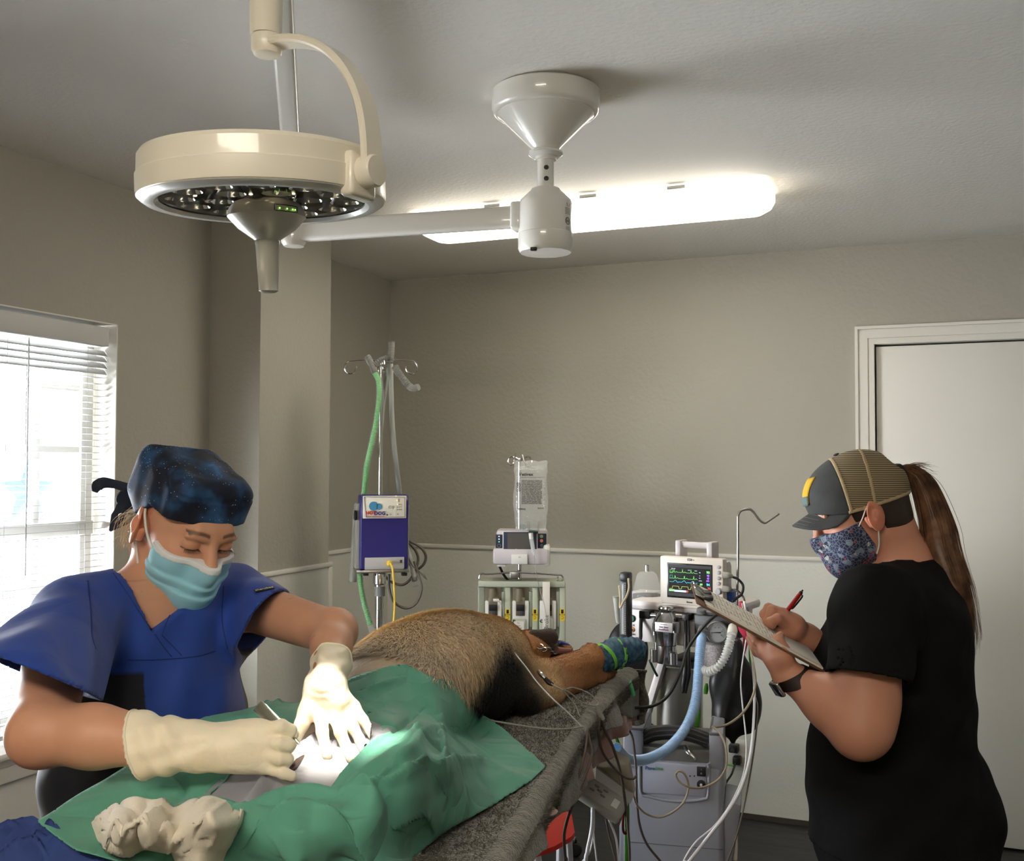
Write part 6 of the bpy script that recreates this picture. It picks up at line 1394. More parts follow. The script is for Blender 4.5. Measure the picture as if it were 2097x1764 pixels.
cable('probe_cable', grc, [(838, 1108, 3.98), (862, 1122, 3.98), (872, 1140, 3.98), (866, 1158, 3.98), (848, 1168, 4.0), (836, 1150, 4.03)], .0052, 'thick grey cable coil looped at the right of the blue controller', group=None)
cable('probe_cable', grc, [(838, 1112, 4.02), (852, 1130, 4.02), (856, 1150, 4.02), (845, 1180, 4.0), (825, 1198, 4.0), (800, 1192, 4.0), (788, 1180, 4.0)], .0052, 'grey cable looping under the tray of the blue controller')
cable('probe_cable', grc, [(797, 1176, 3.96), (797, 1205, 3.95), (806, 1232, 3.94), (830, 1246, 3.93), (852, 1236, 3.93), (863, 1208, 3.94), (858, 1180, 3.95), (848, 1150, 3.96)], .0052, 'grey cable hanging in the lowest loop beside the yellow cord')
cable('thermometer_probe', grc, [(836, 1142, 3.95), (846, 1160, 3.94), (858, 1170, 3.93), (868, 1180, 3.92), (875, 1188, 3.92)], [.0025, .0025, .0025, .005, .0012], 'thin grey probe with a gold connector dangling beside the controller', 'probe')
# ---- infusion stand at the back wall
d1 = 4.05; B_ = Pl(1066, d1, math.radians(2)); pc = P(1064, 1150, d1+.04)
st2 = thing('infusion_stand', 'short chrome infusion stand with a curled top and the triple pump below', 'drip stand', pc*[1, 1, 0])
zt = P(1064, 945, d1)[2]
MB().cyl(pc*[1, 1, 0]+[0, 0, .08], pc*[1, 1, 0]+[0, 0, zt], .0085).build('pole', chrome, st2, absolute=True); wheelbase(st2, pc, .23, 5, .9)
B_.part('top_block', chrome, st2, 1058, 1070, 937, 946, .025, .055, .003)
for pts in ([(1062, 940, 4.08), (1046, 936, 4.07), (1040, 944, 4.05), (1045, 952, 4.04), (1052, 948, 4.05), (1056, 928, 4.06)], [(1068, 940, 4.07), (1083, 936, 4.05), (1089, 944, 4.03), (1086, 955, 4.02), (1079, 954, 4.02), (1074, 946, 4.03), (1070, 932, 4.05)]): MB().tube([P(*p) for p in pts], .0036, 8, 6).build('hook', chrome, st2, absolute=True)
rl = MB(); B_.line(rl, [(990, 1192), (982, 1187), (983, 1178), (990, 1175), (1000, 1176), (1065, 1173), (1140, 1178), (1150, 1179), (1153, 1187), (1147, 1192), (1141, 1188), (1143, 1181)], .0, .0033, 5, 8); rl.build('cross_hook', chrome, st2, absolute=True)
B_.part('rail_clamp', steel, st2, 1044, 1062, 1171, 1186, -.004, .02, .003)
tp = thing('triple_infusion_pump', 'pale green three channel infusion pump with A B C doors behind the dog', 'infusion pump', B_.pt(1068, 1340, .07))
pgr = mat('pale_green_plastic', srgb(178, 184, 164), .42); dgr = mat('grey_green_plastic', srgb(140, 146, 130), .45); brn = mat('door_recess', srgb(110, 102, 82), .5); yl = mat('yellow_warning', srgb(226, 196, 40), .5)
B_.part('housing', pgr, tp, 978, 1158, 1190, 1338, .012, .13, .008); B_.part('top_cover', pgr, tp, 979, 1157, 1191, 1203, -.008, .02, .003)
tape = mat('white_tape', srgb(222, 216, 206), .7)
for i, x0 in enumerate((991, 1047, 1103)):
    B_.part('channel_frame', dgr, tp, x0-9 if i else 980, x0+1, 1203, 1330, .002, .02, .002)
    rc = B_.part('channel_recess', brn, tp, x0+1, x0+36, 1204, 1300, .004, .0125, .001)
    MB().lathe([(0, 0), (.022, .002), (.018, .03), (.015, .05), (0, .055)], B_.pt(x0+17, 1232, .006), (0, 0, 1), 20).build('recess_cup', brn, rc, absolute=True)
    B_.part('rail', dgr, tp, x0+36, x0+43, 1212, 1285, -.004, .014, .002); B_.part('side_column', pgr, tp, x0+43, x0+54, 1204, 1330, -.003, .014, .002)
    dr = B_.part('door', whitep, tp, x0+2, x0+36, 1231, 1290, -.010, .008, .004)
    B_.part('door_window', brn, dr, x0+9, x0+28, 1224, 1262, -.0115, -.004, .002); B_.part('latch', black, dr, x0+10, x0+27, 1239, 1252, -.018, -.010, .002); B_.part('latch_stem', mat('dark_grey', (.05, .05, .05), .5), dr, x0+17, x0+24, 1250, 1262, -.017, -.010, .002)
    B_.part('lower_door', pgr, tp, x0+1, x0+30, 1268, 1306, -.016, .006, .005)
    wl = B_.part('warning_label', yl, tp, x0+43.5, x0+53.5, 1248, 1272, -.0042, -.003, 0); m = MB()
    B_.box(m, x0+46, x0+51, 1249, 1257, -.0052, -.004, .001); 
    m.build('hand_mark', black, wl, absolute=True)
    B_.txt('BLANK', 3, x0+48.5, 1259.5, -.0052, black, wl); m = MB(); B_.line(m, [(x0+46, 1264), (x0+49, 1263), (x0+51, 1265)], -.005, .0007); B_.line(m, [(x0+46, 1268), (x0+49, 1268), (x0+51, 1266)], -.005, .0007); m.build('arrow_mark', black, wl, absolute=True)
    B_.txt('ABC'[i], 6, x0+6, 1273, -.0170, black, tp, bold=.0006, sx=1.3)
B_.part('base_module', pgr, tp, 1060, 1157, 1308, 1345, .01, .12, .004)
nt_ = B_.part('taped_note', tape, tp, 1052, 1073, 1273, 1290, -.0180, -.0165, 0); B_.txt('T3', 3.4, 1061, 1277, -.0186, pr_, nt_); B_.txt('cannot', 3, 1060, 1282, -.0186, pr_, nt_); B_.txt('bolus', 3, 1064, 1286.5, -.0186, pr_, nt_)
t_ = MB(); B_.box(t_, 1111, 1126, 1192, 1292, -.0215, -.0195, .0006); t2_ = t_.build('tape_strip', tape, tp, absolute=True); B_.txt('Broke', 9, 1119, 1275, -.0222, mat('marker_ink', srgb(60, 56, 60), .6), t2_, rotz=PI/2)
cable('infusion_line', clearp, [(1095, 1160, 3.99), (1099, 1178, 3.98), (1106, 1210, 3.98), (1115, 1240, 3.97), (1119, 1275, 3.96), (1112, 1310, 3.92)], .0017, 'thin clear line running down from the drip chamber over the triple pump', 'tubing')
cable('infusion_line', clearp, [(1017, 1228, 4.02), (1028, 1240, 4.01), (1033, 1262, 4.0), (1035, 1290, 3.98), (1044, 1330, 3.6)], .0017, 'thin clear line leaving channel A of the triple pump', 'tubing')
MB().tube([P(1010, 1230, 4.03), P(1022, 1230, 4.03)], .006, 10).build('line_clamp', whitep, tp, absolute=True)
cable('power_cable', black, [(1022, 1158, 4.06), (1030, 1175, 4.08), (1040, 1188, 4.1), (1048, 1190, 4.1)], .005, 'short black cable bending down from the white pump screen unit')
# single pump with screen
tr = thing('infusion_pump', 'white infusion pump with a dark screen clamped above the triple pump', 'infusion pump', B_.pt(1068, 1160, .05))
B_.part('housing', lilac, tr, 1016, 1122, 1086, 1134, -.01, .11, .012); B_.part('lower_housing', lilac, tr, 1009, 1123, 1124, 1157, -.03, .10, .010); B_.part('right_wing', whitep, tr, 1112, 1127, 1116, 1161, -.025, .06, .012)
B_.part('left_keys', mat('navy_panel', (.02, .03, .05), .3), tr, 1015, 1029, 1095, 1126, -.013, -.008, .002); B_.part('right_keys', mat('navy_panel', (0, 0, 0)), tr, 1101, 1119, 1093, 1124, -.013, -.008, .002)
sc_ = B_.part('bezel', lilac, tr, 1029, 1101, 1088, 1133, -.024, -.01, .004); B_.part('screen_frame', mat('dark_blue_frame', (.03, .04, .07), .3), sc_, 1031, 1099, 1090, 1130, -.0255, -.022, .002); B_.part('screen', mat('unlit_screen', (.09, .085, .078), .25), sc_, 1039, 1086, 1093, 1125, -.0265, -.0245, 0)
B_.txt('Triumph', 3.6, 1064, 1126.5, -.0268, whitep, sc_, bold=.0001)
m_ = B_.part('door_flap', whitep, tr, 1047, 1080, 1136, 1156, -.036, -.028, .002); B_.txt('›››', 4, 1064, 1141, -.037, black, m_)
for y, c_ in ((1099, (.7, .85, 1)), (1104.5, (.7, .85, 1)), (1110, (.2, 1, .35))): MB().lathe([(0, 0), (.0022, 0), (0, .001)], B_.pt(1022, y, -.0135), (0, -1, 0), 10).build('indicator', em('led_%d' % y, c_, 2), tr, absolute=True)
for y, c_ in ((1099, (.30, .45, .22)), (1108, (.75, .22, .12)), (1118, (.06, .08, .12))): MB().lathe([(0, 0), (.0065, 0), (.006, .0015), (0, .002)], B_.pt(1109, y, -.0135), (0, -1, 0), 16).build('key', mat('key_%d' % y, c_, .4), tr, absolute=True)
m = MB(); q = B_.pt(1022, 1118, -.0135); m.tube([q+np.array([.007*math.cos(t), 0, .006*math.sin(t)]) for t in np.linspace(0, 2*PI, 17)], .0006, 5); m.build('key_ring', gsh, tr, absolute=True)
B_.part('foot', whitep, tr, 1018, 1036, 1157, 1161, -.02, .02, .002)
# fluid bag
bg = thing('fluid_bag', 'clear one litre fluid bag with black print hanging from the infusion stand', 'fluid bag', B_.pt(1085, 1085, -.03))
bf2 = Field(B_.pt(1035, 1110, 0)-[.02, .10, .02], B_.pt(1135, 940, 0)+[.02, .06, .03], .0042)
ctr_ = B_.pt(1087, 1016, -.035)
bf2.run([('box', ctr_, (.062, .020, .112), dict(k=0, r=.019)), ('ell', ctr_+[0, 0, -.02], (.066, .030, .095), dict(k=.02)), ('box', ctr_+[0, 0, .115], (.064, .004, .022), dict(k=.012, r=.003)), ('box', ctr_+[0, 0, -.118], (.060, .006, .018), dict(k=.012, r=.004))])
bf2.prim(('fn', lambda D, X, Y, Z: D+.0016*np.sin(X*110+Z*60)*np.sin(Z*75+1)))
bagm = mat('bag_film', (.80, .82, .78), .12, alpha=.2, coat=.3, spec=.8)
bag = volmesh([bf2.mesh()], 'bag', bagm, bg)
pt_ = mat('bag_print', (.03, .03, .03), .6)
def bt(s_, h_, x, y, sx=1, bold=0): B_.txt(s_, h_, x, y, -.069, pt_, bag, 'print', bold, sx)
bt('Vetivex', 6.5, 1077, 972, 1.1, .0005); bt('Veterinary pHyLyte Injection pH 7.4', 2.4, 1090, 978)
m = MB(); rs_ = np.random.RandomState(8)
for i in range(22):
    y = 984+i*2.25; x = 1068
    while x < 1108:
        w_ = rs_.uniform(3, 13); B_.box(m, x, min(x+w_, 1110), y, y+1.1, -.069, -.0686)
        x += w_+1.2
m.build('small_print', pt_, bag, absolute=True)
m = MB()
for i in range(6): B_.box(m, 1058, 1065, 989+i*3.1, 991+i*3.1, -.068, -.0675)
m.build('bar_mark', pt_, bag, absolute=True)
for i, t in enumerate(('1', '2', '3', '4')): bt(t, 3, 1115, 989+12*i)
bt('1000mL', 4, 1068, 1043, 1, .0003); bt('dechra', 3.4, 1107, 1041, 1, .0002)
for x in (1083, 1100): MB().tube([B_.pt(x, 1068, -.03), B_.pt(x, 1088, -.03)], .0055, 12).build('port', clearp, bg, absolute=True)
MB().tube([B_.pt(1083, 1088, -.03), B_.pt(1102, 1090, -.03)], .006, 8).build('port_cap', mat('dark_green_plastic', srgb(30, 60, 44), .5), bg, absolute=True)
dc = thing('drip_chamber', 'clear drip chamber with white cap hanging under the fluid bag', 'drip chamber', B_.pt(1092, 1140, -.045))
MB().tube([B_.pt(1087, 1092, -.045), B_.pt(1088, 1104, -.045)], [.009, .0085], 14).build('spike_cap', whitep, dc, absolute=True)
MB().tube([B_.pt(1088, 1104, -.045), B_.pt(1092, 1128, -.045), B_.pt(1094, 1137, -.045)], [.0085, .0078, .0035], 14).build('chamber', mat('chamber_film', (.85, .87, .86), .1, alpha=.45), dc, absolute=True)
MB().tube([B_.pt(1094, 1137, -.045), B_.pt(1096, 1160, -.045)], .0017, 6).build('outlet', clearp, dc, absolute=True)
MB().lathe([(0, -.008), (.009, -.006), (.011, 0), (.009, .006), (0, .008)], B_.pt(1073, 1079, .03), (0, -1, 0), 16).build('pole_knob', mat('green_knob', srgb(60, 84, 66), .5), st2, absolute=True)
# ---- anaesthesia machine
th = math.radians(33); Cm = Pl(1400, 3.42, th)
am = thing('anaesthesia_machine', 'white anaesthesia machine with chrome vaporizer and black fittings on a rolling stand', 'anaesthesia machine', Cm.pt(1385, 1300, .15)*[1, 1, 0])
mw = mat('machine_white', srgb(214, 208, 206), .4); chr2 = mat('polished_metal', (.55, .55, .55), .16, 1)
Cm.part('housing', mw, am, 1287, 1425, 1253, 1319, .0, .24, .004); Cm.part('top_shelf', mw, am, 1286, 1497, 1236, 1256, -.022, .26, .012); Cm.part('back_riser', mw, am, 1286, 1330, 1214, 1237, .16, .26, .004)
Cm.part('right_housing', mw, am, 1425, 1500, 1256, 1300, .05, .24, .004)
m = MB(); m.lathe([(0, -.002), (.0125, -.002), (.0125, .002), (.0105, .003), (0, .0035)], Cm.pt(1295, 1267, 0), -Cm.ay, 24); m.build('aux_button', chr2, am, absolute=True)
MB().lathe([(0, .003), (.0085, .003), (.0085, .005), (0, .0055)], Cm.pt(1295, 1267, 0), -Cm.ay, 24).build('green_button', mat('green_button', srgb(20, 110, 78), .4), am, absolute=True)
MB().lathe([(0, 0), (.0095, 0), (.009, .003), (.004, .0035), (0, .008)], Cm.pt(1295, 1290, 0), -Cm.ay, 20).build('key_switch', mat('copper', (.35, .16, .07), .35, .8), am, absolute=True)
Cm.txt('AUX', 4, 1295, 1281, -.0008, black, am, bold=.0002); Cm.txt('MAIN', 4, 1295, 1299.5, -.0008, black, am, bold=.0002)
# flow meter
fm = Pl(1275, 3.42, th)
o = fm.part('flowmeter_body', black, am, 1267, 1286, 1176, 1330, .0, .035, .005); fm.part('flowmeter_scale', mat('scale_grey', srgb(96, 98, 98), .35), o, 1271, 1282, 1194, 1300, -.002, .002, .0)
MB().cyl(fm.pt(1276.5, 1298, -.006), fm.pt(1276.5, 1196, -.006), .0042).build('flow_tube', mat('glass_tube', (.8, .84, .84), .08, alpha=.4), o, absolute=True)
m = MB(); 
for i in range(26): fm.box(m, 1278.6, 1281, 1200+i*3.8, 1200.8+i*3.8, -.0026, -.002)
m.build('scale_marks', whitep, o, absolute=True)
fm.part('flowmeter_block', black, o, 1268, 1285, 1173, 1192, -.008, .03, .006)
cable('rubber_strap', mat('tan_rubber', srgb(186, 172, 140), .6), [(1287, 1185, 3.36), (1288, 1205, 3.35), (1283, 1222, 3.34), (1276, 1234, 3.33), (1270, 1245, 3.33), (1270, 1222, 3.34), (1268, 1200, 3.36)], .0036, 'tan rubber strap twisted round the flowmeter', 'strap')
MB().tube([P(1262, 1222, 3.36), P(1263, 1240, 3.36), P(1265, 1268, 3.36), P(1266, 1276, 3.36)], [.012, .010, .0075, .006], 14).build('syringe', cleart, am, absolute=True)
MB().tube([P(1255, 1224, 3.36), P(1270, 1223, 3.36)], .0035, 8).build('syringe_flange', cleart, am, absolute=True)
# bellows dome
bd = Cm.pt(1325, 1238, .11); zb_, zt_ = Cm.pt(1325, 1240, .11)[2], Cm.pt(1325, 1170, .11)[2]; H_ = zt_-zb_
do = MB().lathe([(0, zb_-.0), (.062, zb_), (.068, zb_+.004), (.068, zb_+.012), (.058, zb_+.018), (.0, zb_+.018)], bd*[1, 1, 0], n=48).build('dome_base', black, am, absolute=True)
MB().lathe([(.050, zb_+.016), (.050, zb_+.038), (0, zb_+.039)], bd*[1, 1, 0], n=40).build('bellows', blackrub, do, absolute=True)
MB().lathe([(.055, zb_+.016), (.052, zb_+.04), (.038, zt_-.022), (.034, zt_-.010), (.024, zt_-.002), (.008, zt_)], bd*[1, 1, 0], n=48).build('dome', mat('dome_plastic', (.85, .87, .85), .08, alpha=.2, spec=.8), do, absolute=True)
MB().lathe([(0, zt_-.002), (.0085, zt_-.002), (.0075, zt_+.004), (.0072, zt_+.020), (.0085, zt_+.021), (0, zt_+.022)], bd*[1, 1, 0], n=20).build('dome_nipple', chr2, do, absolute=True)
MB().lathe([(0, zb_-.02), (.05, zb_-.018), (.056, zb_)], bd*[1, 1, 0], n=40).build('dome_seat', mw, do, absolute=True)
# vaporizer
vc = Cm.pt(1364, 1300, -.055); f_ = lambda y: Cm.pt(1364, y, -.055)[2]
vp = MB().lathe([(0, f_(1358)), (.030, f_(1358)), (.033, f_(1354)), (.033, f_(1322)), (.036, f_(1320)), (.040, f_(1298)), (.044, f_(1292)), (.045, f_(1278)), (.041, f_(1274)), (.039, f_(1269)), (.026, f_(1255)), (.018, f_(1252)), (.016, f_(1250)), (.024, f_(1249)), (.027, f_(1246)), (.026, f_(1243)), (.02, f_(1241)), (.0, f_(1240.5))], vc*[1, 1, 0], n=48).build('vaporizer', chr2, am, absolute=True)
for x, y0, y1, r in ((1339, 1330, 1356, .012), (1343, 1282, 1300, .012), (1385, 1275, 1296, .014), (1379, 1338, 1361, .0135), (1346, 1316, 1330, .010)):
    MB().lathe([(0, Cm.pt(x, y1, -.075)[2]), (r, Cm.pt(x, y1, -.075)[2]), (r, Cm.pt(x, y0, -.075)[2]), (r*.8, Cm.pt(x, y0-1, -.075)[2]), (0, Cm.pt(x, y0-1, -.075)[2])], Cm.pt(x, y1, -.075)*[1, 1, 0], n=20).build('side_fitting', chr2, vp, absolute=True)
pl_ = Cm.part('name_plate', mat('nickel_plate', (.62, .60, .58), .35, .5), vp, 1341, 1377, 1276, 1295, -.108, -.100, .001); purp = mat('plate_purple', srgb(96, 50, 92), .5)
Cm.txt('Inter State', 3.6, 1359, 1285, -.1088, purp, pl_, bold=.0002); Cm.txt('Anesthesia', 3.6, 1359, 1290, -.1088, purp, pl_, bold=.0002); Cm.txt('FOR SERVICE', 2, 1359, 1280, -.1088, purp, pl_)
MB().cyl(Cm.pt(1327, 1260, -.04), Cm.pt(1345, 1261, -.045), .008).build('port_tube', chr2, am, absolute=True); MB().cyl(Cm.pt(1384, 1262, -.045), Cm.pt(1400, 1263, -.04), .008).build('port_tube', chr2, am, absolute=True)
Cm.part('port_block', black, am, 1308, 1329, 1252, 1268, -.055, -.01, .003); Cm.part('port_block', black, am, 1396, 1410, 1258, 1272, -.055, -.01, .003)
cable('x', black, [(1313, 1266, 3.5), (1312, 1290, 3.48), (1311, 1310, 3.47), (1300, 1330, 3.46), (1285, 1345, 3.45)], .0062, '', parent=am).name = 'black_hose'
for x in (1403, 1409): cable('x', black, [(x, 1270, 3.36), (x+1, 1300, 3.34), (x+1, 1345, 3.33), (x, 1380, 3.33), (x-3, 1400, 3.33), (x-5, 1420, 3.33)], [.0045, .0045, .006, .010, .008, .004], '', parent=am).name = 'suspended_line'
# absorber block with gauge
Cm.part('absorber_head', mat('dark_block', (.03, .03, .03), .45), am, 1421, 1513, 1262, 1306, -.045, .06, .006); Cm.part('absorber_top', mat('grey_block', (.075, .075, .075), .4), am, 1424, 1513, 1247, 1263, -.05, .05, .010)
for x in (1437, 1499): MB().lathe([(0, Cm.pt(x, 1256, -.02)[2]), (.017, Cm.pt(x, 1256, -.02)[2]), (.017, Cm.pt(x, 1247, -.02)[2]), (0, Cm.pt(x, 1246, -.02)[2])], Cm.pt(x, 1256, -.045)*[1, 1, 0], n=24).build('valve_dome', clearp, am, absolute=True)
g0 = Cm.pt(1468, 1295, -.06); gf_ = Pl(1468, 3.2, math.radians(8)); gn = -gf_.ay
gg = MB().lathe([(0, -.03), (.030, -.03), (.0345, 0), (.0355, .006), (.033, .010), (.031, .010)], g0, gn, 40).build('pressure_gauge', mat('gauge_rim', (.16, .16, .16), .35), am, absolute=True)
MB().lathe([(0, .006), (.0315, .006), (0, .0065)], g0, gn, 40).build('gauge_face', mat('gauge_face', srgb(176, 180, 180), .4), gg, absolute=True)
m = MB(); gz = g0+gn*.0085
for k in range(21):
    a = math.radians(215-250*k/20); r0_ = .022 if k % 5 else .019; m.tube([gz+gf_.ax*r0_*math.cos(a)+np.array([0, 0, r0_*math.sin(a)]), gz+gf_.ax*.026*math.cos(a)+np.array([0, 0, .026*math.sin(a)])], .0005, 4)
m.build('gauge_ticks', black, gg, absolute=True)
for t, a in (('0', 195), ('20', 110), ('40', 70), ('60', 15), ('80', -30)): text(t, .006, gz+gf_.ax*.0165*math.cos(math.radians(a))+np.array([0, 0, .0165*math.sin(math.radians(a))]), black, gg, 'gauge_number', gf_.R@rotm(PI/2, 0, 0), .0002, absolute=True)
MB().tube([gz+gf_.ax*-.020+[0, 0, -.0006]+gn*.001, gz+gn*.001, gz+gf_.ax*.012+gn*.001], [.0005, .0016, .0022], 6).build('gauge_needle', black, gg, absolute=True)
# absorber canister with granules
cc_ = Cm.pt(1466, 1340, -.0); zl, zh = P(1466, 1382, cc_[1])[2], P(1466, 1312, cc_[1])[2]
MB().lathe([(0, zl-.004), (.028, zl-.002), (.038, zl+.02), (.042, zl+.05), (.042, zh-.012), (.04, zh-.010), (0, zh-.010)], cc_*[1, 1, 0], n=40).build('absorber_granules', mat('soda_lime', srgb(196, 184, 180), .8, col2=srgb(130, 118, 122), vscale=260, bump=.8, bscale=260), am, absolute=True)
MB().lathe([(0, zl-.008), (.032, zl-.006), (.043, zl+.02), (.047, zl+.05), (.047, zh), (.0, zh)], cc_*[1, 1, 0], n=40).build('absorber_canister', mat('dome_plastic', (1, 1, 1)), am, absolute=True)
# stand of the machine
MB().cyl(Cm.pt(1382, 1362, .10)*[1, 1, 0]+[0, 0, .12], Cm.pt(1382, 1362, .10), .062, .062, 40).build('cylinder_column', steel, am, absolute=True)
MB().cyl(Cm.pt(1412, 1368, .12)*[1, 1, 0]+[0, 0, .12], Cm.pt(1412, 1368, .12), .045, .045, 40).build('cylinder_column', steel, am, absolute=True)
Cm.part('lower_bracket', black, am, 1362, 1420, 1352, 1368, .0, .16, .004)
m = MB(); R1 = unit(Cm.pt(1313, 1500, .02)-Cm.pt(1357, 1355, .02)); a_, b2 = Cm.pt(1357, 1357, .02), Cm.pt(1300, 1545, .02); R_ = np.stack([R1, Cm.ay, np.cross(R1, Cm.ay)], 1); m.box((a_+b2)/2, (np.linalg.norm(b2-a_), .03, .022), R_, .002); m.build('slanted_strut', mw, am, absolute=True)
c0 = Cm.pt(1385, 1500, .12); 
for k in range(4):
    a = th*-1+PI/4+k*PI/2; e = c0*[1, 1, 0]+np.array([.27*math.cos(a), .27*math.sin(a), .075]); MB().tube([c0*[1, 1, 0]+[0, 0, .11], e], [.022, .015], 8).build('base_leg', mw, am, absolute=True)
    MB().lathe([(0, -.012), (.03, -.012), (.034, 0), (.03, .012), (0, .012)], e*[1, 1, 0]+[0, 0, .035], (math.sin(a), -math.cos(a), 0), 20).build('caster', blackrub, am, absolute=True)
# bags and hoses
rbm = mat('black_bag_rubber', (.007, .007, .008), .42, bump=.3, bscale=14, bdist=.006)
fb_ = Field((.55, 3.02, .55), (.92, 3.42, 1.02), .006); bc_ = lambda x, y: P(x, y, 3.22)
fb_.run([('cap', bc_(1507, 1322), bc_(1506, 1345), .022, .028, dict(k=0)), ('ell', bc_(1502, 1395), (.070, .05, .075), dict(k=.03)), ('ell', bc_(1510, 1440), (.076, .052, .095), dict(k=.03)), ('cap', bc_(1508, 1490), bc_(1503, 1520), .012, .008, dict(k=.02)), ('ell', bc_(1500, 1475), (.055, .04, .05), dict(k=.03))])
fb_.prim(('fn', lambda D, X, Y, Z: D+.004*np.sin(X*52+Z*14)+.002*np.sin(X*110-Z*30)))
tag(volmesh([fb_.mesh()], 'reservoir_bag', rbm, None), 'large black rubber reservoir bag hanging under the pressure gauge', 'reservoir bag')
fb_ = Field((.28, 3.40, .72), (.60, 3.75, 1.12), .006); bc_ = lambda x, y: P(x, y, 3.58)
fb_.run([('ell', bc_(1285, 1335), (.072, .035, .105), dict(k=0)), ('cap', bc_(1290, 1385), bc_(1292, 1420), .035, .012, dict(k=.03))])
tag(volmesh([fb_.mesh()], 'reservoir_bag', rbm, None), 'rounded black bag behind the bandaged paw, left of the machine', 'reservoir bag')
bh = thing('breathing_circuit', 'pale blue corrugated breathing hose curving down from the pressure gauge to the table', 'breathing hose', P(1430, 1400, 3.15))
hp_ = [(1438, 1296, 3.24), (1434, 1330, 3.20), (1430, 1380, 3.16), (1427, 1420, 3.12), (1418, 1460, 3.08), (1400, 1498, 3.04), (1372, 1530, 3.0), (1340, 1550, 2.97), (1310, 1558, 2.93), (1285, 1555, 2.88), (1272, 1545, 2.84), (1262, 1532, 2.80)]
m = MB(); hose(m, hp_, .0122, .0, .006); m.build('blue_core', mat('blue_hose', srgb(104, 172, 226), .4), bh, absolute=True)
m = MB(); hose(m, hp_, .0142, .0012, .0062); m.build('outer_hose', mat('hose_sheath', (.74, .86, .98), .22, alpha=.40, spec=.6), bh, absolute=True)
MB().tube([P(1440, 1286, 3.25), P(1437, 1300, 3.235)], [.014, .016], 16).build('cuff', clearp, bh, absolute=True)
lh = thing('loop_hose', 'short clear corrugated hose looping from the gauge block under the absorber', 'breathing hose', P(1480, 1370, 3.15))
m = MB(); hose(m, [(1498, 1298, 3.16), (1496, 1312, 3.15), (1489, 1335, 3.13), (1480, 1355, 3.12), (1466, 1370, 3.12), (1450, 1376, 3.14), (1438, 1372, 3.17)], .0118, .0022, .0092); m.build('corrugated_tube', mat('corrugated_clear', (.84, .85, .83), .18, alpha=.6, spec=.7), lh, absolute=True)
m = MB(); m.tube([P(1500, 1285, 3.2), P(1500, 1292, 3.17), P(1498, 1302, 3.15)], [.013, .0155, .0145], 16, 4); m.build('cuff', mat('frosted_cuff', (.8, .79, .72), .25, alpha=.85), lh, absolute=True)
dgh = mat('dark_green_hose', srgb(18, 50, 40), .4)
cable('oxygen_hose', dgh, [(1286, 1370, 3.45), (1292, 1400, 3.4), (1300, 1440, 3.36), (1320, 1475, 3.34), (1348, 1496, 3.34), (1375, 1508, 3.34)], .0078, 'dark green oxygen hose running down from the machine to the cabinet', 'hose')
cable('sampling_line', black, [(1500, 1240, 3.2), (1470, 1258, 3.12), (1440, 1285, 3.06), (1408, 1330, 3.0), (1396, 1370, 2.95), (1372, 1420, 2.9), (1340, 1445, 2.86), (1300, 1450, 2.84), (1275, 1446, 2.82)], .0048, 'thick black cable sweeping from the monitor past the blue hose to the table')
cable('gas_line', dgh, [(1330, 1352, 3.45), (1338, 1370, 3.45), (1346, 1385, 3.46)], .004, 'green gas line crossing under the left of the vaporizer', 'hose', sm=6)
# rod with bent hook
rd = thing('hook_rod', 'thin steel rod with a bent hook standing up beside the monitor', 'rod', P(1511, 1250, 3.3)); MB().tube([P(1508, 1300, 3.33), P(1509, 1250, 3.32), P(1511, 1150, 3.31), P(1511, 1070, 3.30), P(1512, 1055, 3.30), P(1518, 1046, 3.30), P(1533, 1043, 3.30), P(1542, 1048, 3.30), P(1556, 1066, 3.30), P(1566, 1071, 3.30), P(1575, 1066, 3.30), P(1595, 1052, 3.30)], .0042, 10, 5).build('rod', steel, rd, absolute=True)
# monitor
mo_ = Pl(1415, 3.36, math.radians(34)); mt = thing('patient_monitor', 'white vital signs monitor with coloured traces on top of the anaesthesia machine', 'monitor', mo_.pt(1415, 1250, .05))
mwm = mat('monitor_white', srgb(222, 212, 200), .4)
mo_.part('case', mwm, mt, 1351, 1481, 1142, 1241, .0, .035, .006); mo_.part('back_case', lilac, mt, 1356, 1477, 1148, 1236, .035, .14, .02); mo_.part('foot', mwm, mt, 1357, 1470, 1238, 1247, .01, .12, .004)
hd_ = mo_.part('handle_post', lilac, mt, 1382, 1393, 1107, 1145, .04, .10, .005); mo_.part('handle_post', lilac, mt, 1446, 1458, 1111, 1147, .04, .10, .005)
MB().cyl(mo_.pt(1390, 1115, .06), mo_.pt(1450, 1118, .06), .0105).build('handle_grip', lilac, mt, absolute=True)
sf = mo_.part('screen_recess', mat('screen_black', (.012, .012, .012), .25), mt, 1366, 1459, 1155, 1227, -.001, .004, .001)
scn = mo_.part('screen', mat('dark_screen', (.006, .006, .007), .2, emit=(.045, .045, .048), estr=1), mt, 1368, 1457, 1158, 1223, -.0016, -.0008, 0)
mo_.part('display', mat('display_black', (.002, .002, .002), .2, emit=(.008, .009, .01), estr=1), scn, 1370, 1455, 1164, 1216, -.0021, -.0017, 0)
gC, pC, cC, yC, wC, rC = em('trace_green', (.25, .9, .2), .9), em('trace_purple', (.35, .12, .95), 1.1), em('trace_cyan', (.1, .75, .95), 1), em('trace_yellow', (.75, .8, .15), .7), em('trace_white', (.75, .8, .9), .8), em('trace_red', (.7, .05, .04), .8)
def wave(fn, y0, m_, r=.00055, x0=1371, x1=1429, slope=.065):
    m = MB(); mo_.line(m, [(x, y0+slope*(x-1371)-fn(x)) for x in np.arange(x0, x1, .7)], -.0024, r); m.build('trace', m_, scn, absolute=True)
